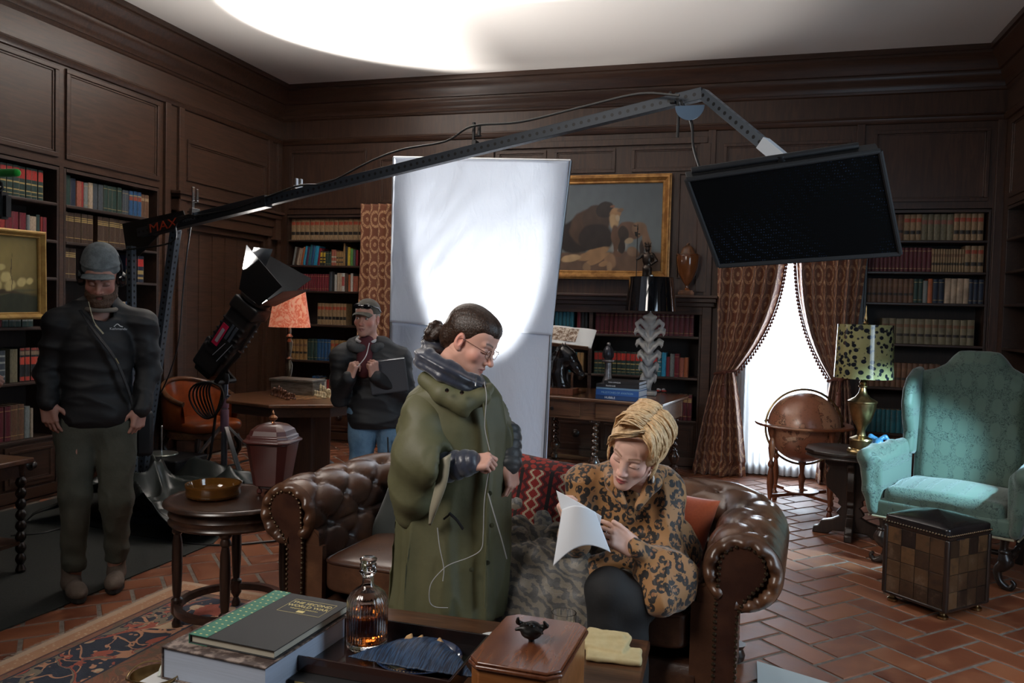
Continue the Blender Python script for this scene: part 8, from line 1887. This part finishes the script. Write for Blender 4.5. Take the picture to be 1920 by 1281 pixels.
hs = hand_at(w_r, (-.86, -.16, .50), (.30, -.90, .42), right=False, curls=((20, 26, 14), (34, 36, 20), (44, 44, 24), (50, 48, 26)), spread=.6, thumb=((.2, .95, .30), (.05, 1, .0)), scale=.98)
hl_ = hand_at(w_l, (-.35, -.05, .9), (-.9, -.35, 0), right=True, curls=((50, 60, 30), (54, 62, 30), (58, 64, 32), (60, 66, 32)), scale=.93)
body = join('body', [tf(head_sd(fem=True, h=.0021, nose=.985, neck=(.012, .065, -.20)).mesh('h'), HD), hs, hl_, s.mesh('b')])
SKD = (.66, .41, .33); paint_skin(body, HD, SKD, (.44, .11, .11), (.22, .12, .07), fem=True, flush=.8)
obj('body', body, skin('skin_pale', 0, 0, 0), PD_, ang=180)
# hair: volume plus swept locks
BH = hairmat('blonde_hair', (.46, .28, .13), (.80, .57, .33), (30, 30, 30), .42)
s = SD((-.14, -.13, -.12), (.14, .16, .20), .0036)
s.ell((.0, .028, .054), (.087, .098, .086)).ell((.050, .02, .03), (.047, .072, .070), k=.03).ell((-.050, .02, .035), (.046, .072, .062), k=.03).ell((0, .08, -.02), (.062, .04, .07), k=.03)
s.ell((0, -.100, -.015), (.070, .066, .088), sub=True, k=.008); s.box(T3(0, -.07, -.10), (.2, .07, .08), .01, sub=True); s.box(T3(0, 0, -.16), (.2, .2, .06), .01, sub=True)
for g_ in (-1, 1): s.ell((g_*.082, -.002, -.035), (.024, .022, .022), k=.004, sub=True)
hr = obj('hair', tf(s.mesh('ha', disp=lambda v, n: fnoise(v, 70, 3, .0012)), HD), BH, PD_, ang=180)
g = G(HD); rr = random.Random(5); c0 = V((0, .026, .045))
def onhead(ph, th, lift): return c0+V((sin(ph)*.088*lift, -cos(ph)*sin(th)*.0+th, cos(ph)*.090*lift))
for i in range(210):          # side sweeps from the part (on her left) over each side
    y0 = -.085+.165*rr.random(); side = 1 if rr.random() < .42 else -1; ph0 = radians(14); P = []; mx = radians(118 if side > 0 else 112)*(1 if y0 > -.03 else (.62 if side < 0 else .75)); lf = 1.0+.15*rr.random(); drift = rr.uniform(-.01, .035)
    yc = max(.25, 1-((y0)/.12)**2)**.5
    for k in range(9):
        t = k/8; ph = ph0+side*t*mx; L_ = (1+(lf-1)*sin(pi*min(1, t*1.15+.1))**.7)*(.80+.22*yc)
        P.append(c0+V((sin(ph)*.088*L_, y0*(1+.10*sin(pi*t))-.018*sin(pi*t)*(y0 < -.02)+drift*t+.004*sin(t*7+i), cos(ph)*.092*L_+(.012*sin(pi*t) if y0 < -.02 else 0))))
    strand(g, [p+V(noise.noise_vector(p*28+V((i, 0, 0))))*.006 for p in P], rr.uniform(.0024, .0056))
for i in range(70):           # back and nape
    ph = radians(rr.uniform(-100, 100)); P = []
    for k in range(7): t = k/6; th = radians(35+t*95); P.append(c0+V((sin(ph)*.086*sin(th)*1.06, .02+.088*sin(th)*max(.2, cos(ph*.8)), .090*cos(th)*1.06)))
    strand(g, P, rr.uniform(.004, .007))
for i in range(46):           # swept fringe from the part
    sd_ = -1 if i % 3 else 1; j = lambda a=.006: rr.uniform(-a, a); q = [(.030, -.062, .118), (-.002, -.088, .114), (-.044, -.088, .092), (-.075, -.064, .052), (-.086, -.032, .004)] if sd_ < 0 else [(.034, -.062, .116), (.060, -.072, .100), (.080, -.046, .058), (.088, -.014, .010)]
    dz = rr.uniform(-.006, .016); P = bez([(x+j(), y+j(.006)-dz*.3, z+dz*(1.2-k*.2)+j(.006)) for k, (x, y, z) in enumerate(q)], 4); strand(g, P, rr.uniform(.0024, .0046))
for i in range(26):           # ends flicking in front of the ears
    sd_ = 1 if i % 2 else -1; z0 = rr.uniform(-.02, .03); P = bez([(sd_*.083, -.010+rr.uniform(-.02, .03), z0+.03), (sd_*.088, -.022, z0-.01), (sd_*.080, -.034+rr.uniform(-.006, .01), z0-.045)], 4); strand(g, P, .0035)
obj('hair_locks', g, BH, hr, ang=180)
PEARL = mat('pearl', (.80, .77, .70), .18, coat=.5)
for g_ in (1,):
    e = obj('earring', G(HD).ball((.078, -.006, -.046), (.007, .007, .008)).ball((.077, -.010, -.040), .006), BRASS, PD_); p = HD @ V((.080, -.006, -.055)); obj('pearl_drop', G().lathe([(.001, 0), (.003, -.004), (.006, -.018), (.0085, -.028), (.007, -.036), (.001, -.040)], p, 14), PEARL, e)
rg = axes(w_r, (-.86, -.16, .50), (.30, -.90, .42)) @ V((-.0, .108, -.010)); 
obj('ring', G(axes(rg, (-.86, -.16, .50), (.30, -.90, .42)) @ RX(60)).tube([(.0105*cos(a), .0105*sin(a), 0) for a in [2*pi*i/20 for i in range(21)]], .0018, 6).ball((0, -.011, .002), .004), CHROME, PD_)
# leopard blouse
s = NT('leopard_print'); co = s.co((1, 1, .82)); w_ = s.n('ShaderNodeVectorMath', {0: co, 1: s.n('ShaderNodeVectorMath', {0: s.noise(24, 2, .5, co, out=1), 'Scale': .012}, operation='SCALE').outputs[0]}, operation='ADD').outputs[0]
v1 = s.n('ShaderNodeTexVoronoi', {'Scale': 35, 'Randomness': .75, 'Vector': w_}); d = v1.outputs['Distance']; rn = s.sep(v1.outputs['Color'])[0]
gap = s.noise(62, 2, .5, co); ringo = s.ma('MULTIPLY', s.ramp(d, .56, .52), s.ma('MAXIMUM', s.ramp(d, .20, .24), s.ma('GREATER_THAN', rn, .6))); ringo = s.ma('MULTIPLY', ringo, s.ramp(gap, .40, .46)); inner = s.ramp(d, .25, .2)
c = s.mix(s.noise(3, 2), (.28, .135, .045), (.38, .19, .07)); c = s.mix(s.ma('MULTIPLY', inner, .75), c, (.24, .085, .028)); c = s.mix(ringo, c, (.010, .007, .006))
s.p(col=c, rough=.62, sheen=.25); s.bump(s.noise(14, 4), .18, .01); LEO = s.m
s = SD((-.45, -.36, .36), (.55, .42, 1.12), .0078)
ch = V(((sl_.x+sr_.x)/2, .09, .80))
s.ell(ch+V((0, 0, -.02)), (.165, .115, .17)).ell((pel.x-.01, .15, .60), (.185, .135, .16), k=.08).cap(sl_+V((.03, .02, -.01)), sr_+V((-.03, .02, -.01)), .068, .068, k=.05)
s.chain([sl_, e_l, w_l+V((0, .02, -.01))], [.066, .058, .046], k=.03).chain([sr_, e_r, e_r.lerp(w_r, 1.0)], [.074, .070, .040], k=.03)
s.chain([pel+V((.03, -.05, .02)), D_(1250, 1085, -.16), D_(1238, 1122, -.24)], [.13, .10, .070], k=.04).chain([pel+V((.10, -.02, -.02)), D_(1290, 1128, -.02)], [.11, .055], k=.04).cap(D_(1195, 1040, -.02), D_(1110, 1075, -.05), .07, .045, k=.04)
s.cap(hc+V((.01, .03, -.10)), ch+V((-.035, -.13, .06)), .050, .030, sub=True, k=.02); s.box(T3(0, 0, .36), (.6, .6, .085), .01, sub=True)
bl = obj('blouse', s.mesh('bl', disp=lambda v, n: crease(v, 10, 5, .024, (1.1, 1, 1.3))+crease(v, 21, 6, .008)), LEO, PD_, ang=180)
s = SD((-.3, -.25, .75), (.3, .25, 1.08), .006); a = hc+V((.03, .05, -.125)); s.chain([D_(1140, 882, .02), D_(1148, 905, -.08), D_(1172, 950, -.11)], [.020, .024, .014], k=.02).chain([D_(1238, 884, .0), D_(1225, 905, -.08), D_(1196, 950, -.12)], [.024, .028, .014], k=.02).chain([D_(1140, 882, .03), a+V((0, .03, .0)), D_(1240, 885, .02)], [.022, .024, .024], k=.02)
obj('collar', s.mesh('co'), LEO, bl, ang=180)
s = SD((-.2, -.2, .7), (.2, .25, 1.0), .007); s.ell(ch+V((-.02, -.04, .015)), (.08, .07, .11)); obj('black_top', s.mesh('bt'), mat('black_knit', (.010, .010, .012), .9), PD_, ang=180)
s = SD((-.5, -.5, .03), (.5, .45, .75), .009)
s.ell(pel+V((0, 0, -.02)), (.18, .15, .10)); s.chain([pel+V((-.06, -.06, -.01)), D_(1140, 1108, -.24), D_(1146, 1270, -.24)], [.10, .076, .072], k=.03).chain([pel+V((.05, -.06, -.02)), D_(1178, 1132, -.22), D_(1180, 1300, -.20)], [.10, .074, .070], k=.03); s.box(T3(0, 0, .02), (.6, .6, .05), .005, sub=True)
obj('trousers', s.mesh('tr', disp=lambda v, n: .005*fnoise(v, 14, 3)), mat('black_trousers', (.009, .009, .010), .8, bump=.2, bsc=80), PD_, ang=180)
for x, y in ((1148, 1270), (1195, 1300)):
    q = D_(x, y, -.235); s = SD((-.07, -.18, .0), (.07, .12, .12), .007); s.ell((0, -.04, .04), (.038, .11, .036)).cap((0, .04, .045), (0, .02, .09), .034, .036, k=.03); s.box(T3(0, 0, -.02), (.2, .3, .034), .003, sub=True); obj('shoe', tf(s.mesh('so'), T3(q.x, q.y, .001)), SOL, PD_, ang=180)
# white pages held in both hands
PAP = NT('white_pages'); PAP.p(col=(.74, .78, .84), rough=.75); PAP = PAP.m
def sheet(name, lab, P, dpt, bow, grp=None):
    P = [D_(*p) for p in P]
    def fn(u, v):
        a = P[0].lerp(P[1], u); b = P[3].lerp(P[2], u); p = a.lerp(b, v)+V((0, -1, .12))*bow*sin(pi*u)+V((0, 0, 1))*.05*sin(pi*u)*(1 if dpt else .25)*(.4+.6*v); return p, (u, v)
    o = obj(name, tf(pat_mesh('pg', fn, 30, 30), MD), PAP, ang=180, solid=.0012); MW[o.name] = Matrix(); tag(o, lab, 'paper', grp)
sheet('paper_page', 'upper curled white page held by the seated blonde woman', [(1043, 920, -.30), (1128, 968, -.30), (1122, 1000, -.29), (1052, 955, -.30)], 0, .015)
sheet('paper_page', 'front white page bowed downwards in the seated blonde woman\'s hands', [(1054, 955, -.33), (1116, 960, -.335), (1145, 1036, -.31), (1037, 1062, -.33)], 1, .03)

# ---------- E: fingers at the left edge ----------
MEx = frame(tuple(on_y(-40, 640, 3.0).xy)+(0,)); E_ = lpt(MEx)
PE = thing('person', 'fingers of a person standing outside the left edge of the frame', 'person', M=MEx)
we = E_(-50, 715, -.05)
hb = hand_at(we, (1, -.05, .12), (-.1, -.6, .8), right=True, curls=((50, 62, 34), (56, 66, 36), (60, 68, 38), (64, 70, 38)), scale=1.0, arm=.26)
paint_skin(hb, T3(5, 5, 5), (.52, .29, .23), (.4, .1, .1), (.1, .1, .1)); obj('hand', hb, skin('skin_edge', 0, 0, 0), PE, ang=180)
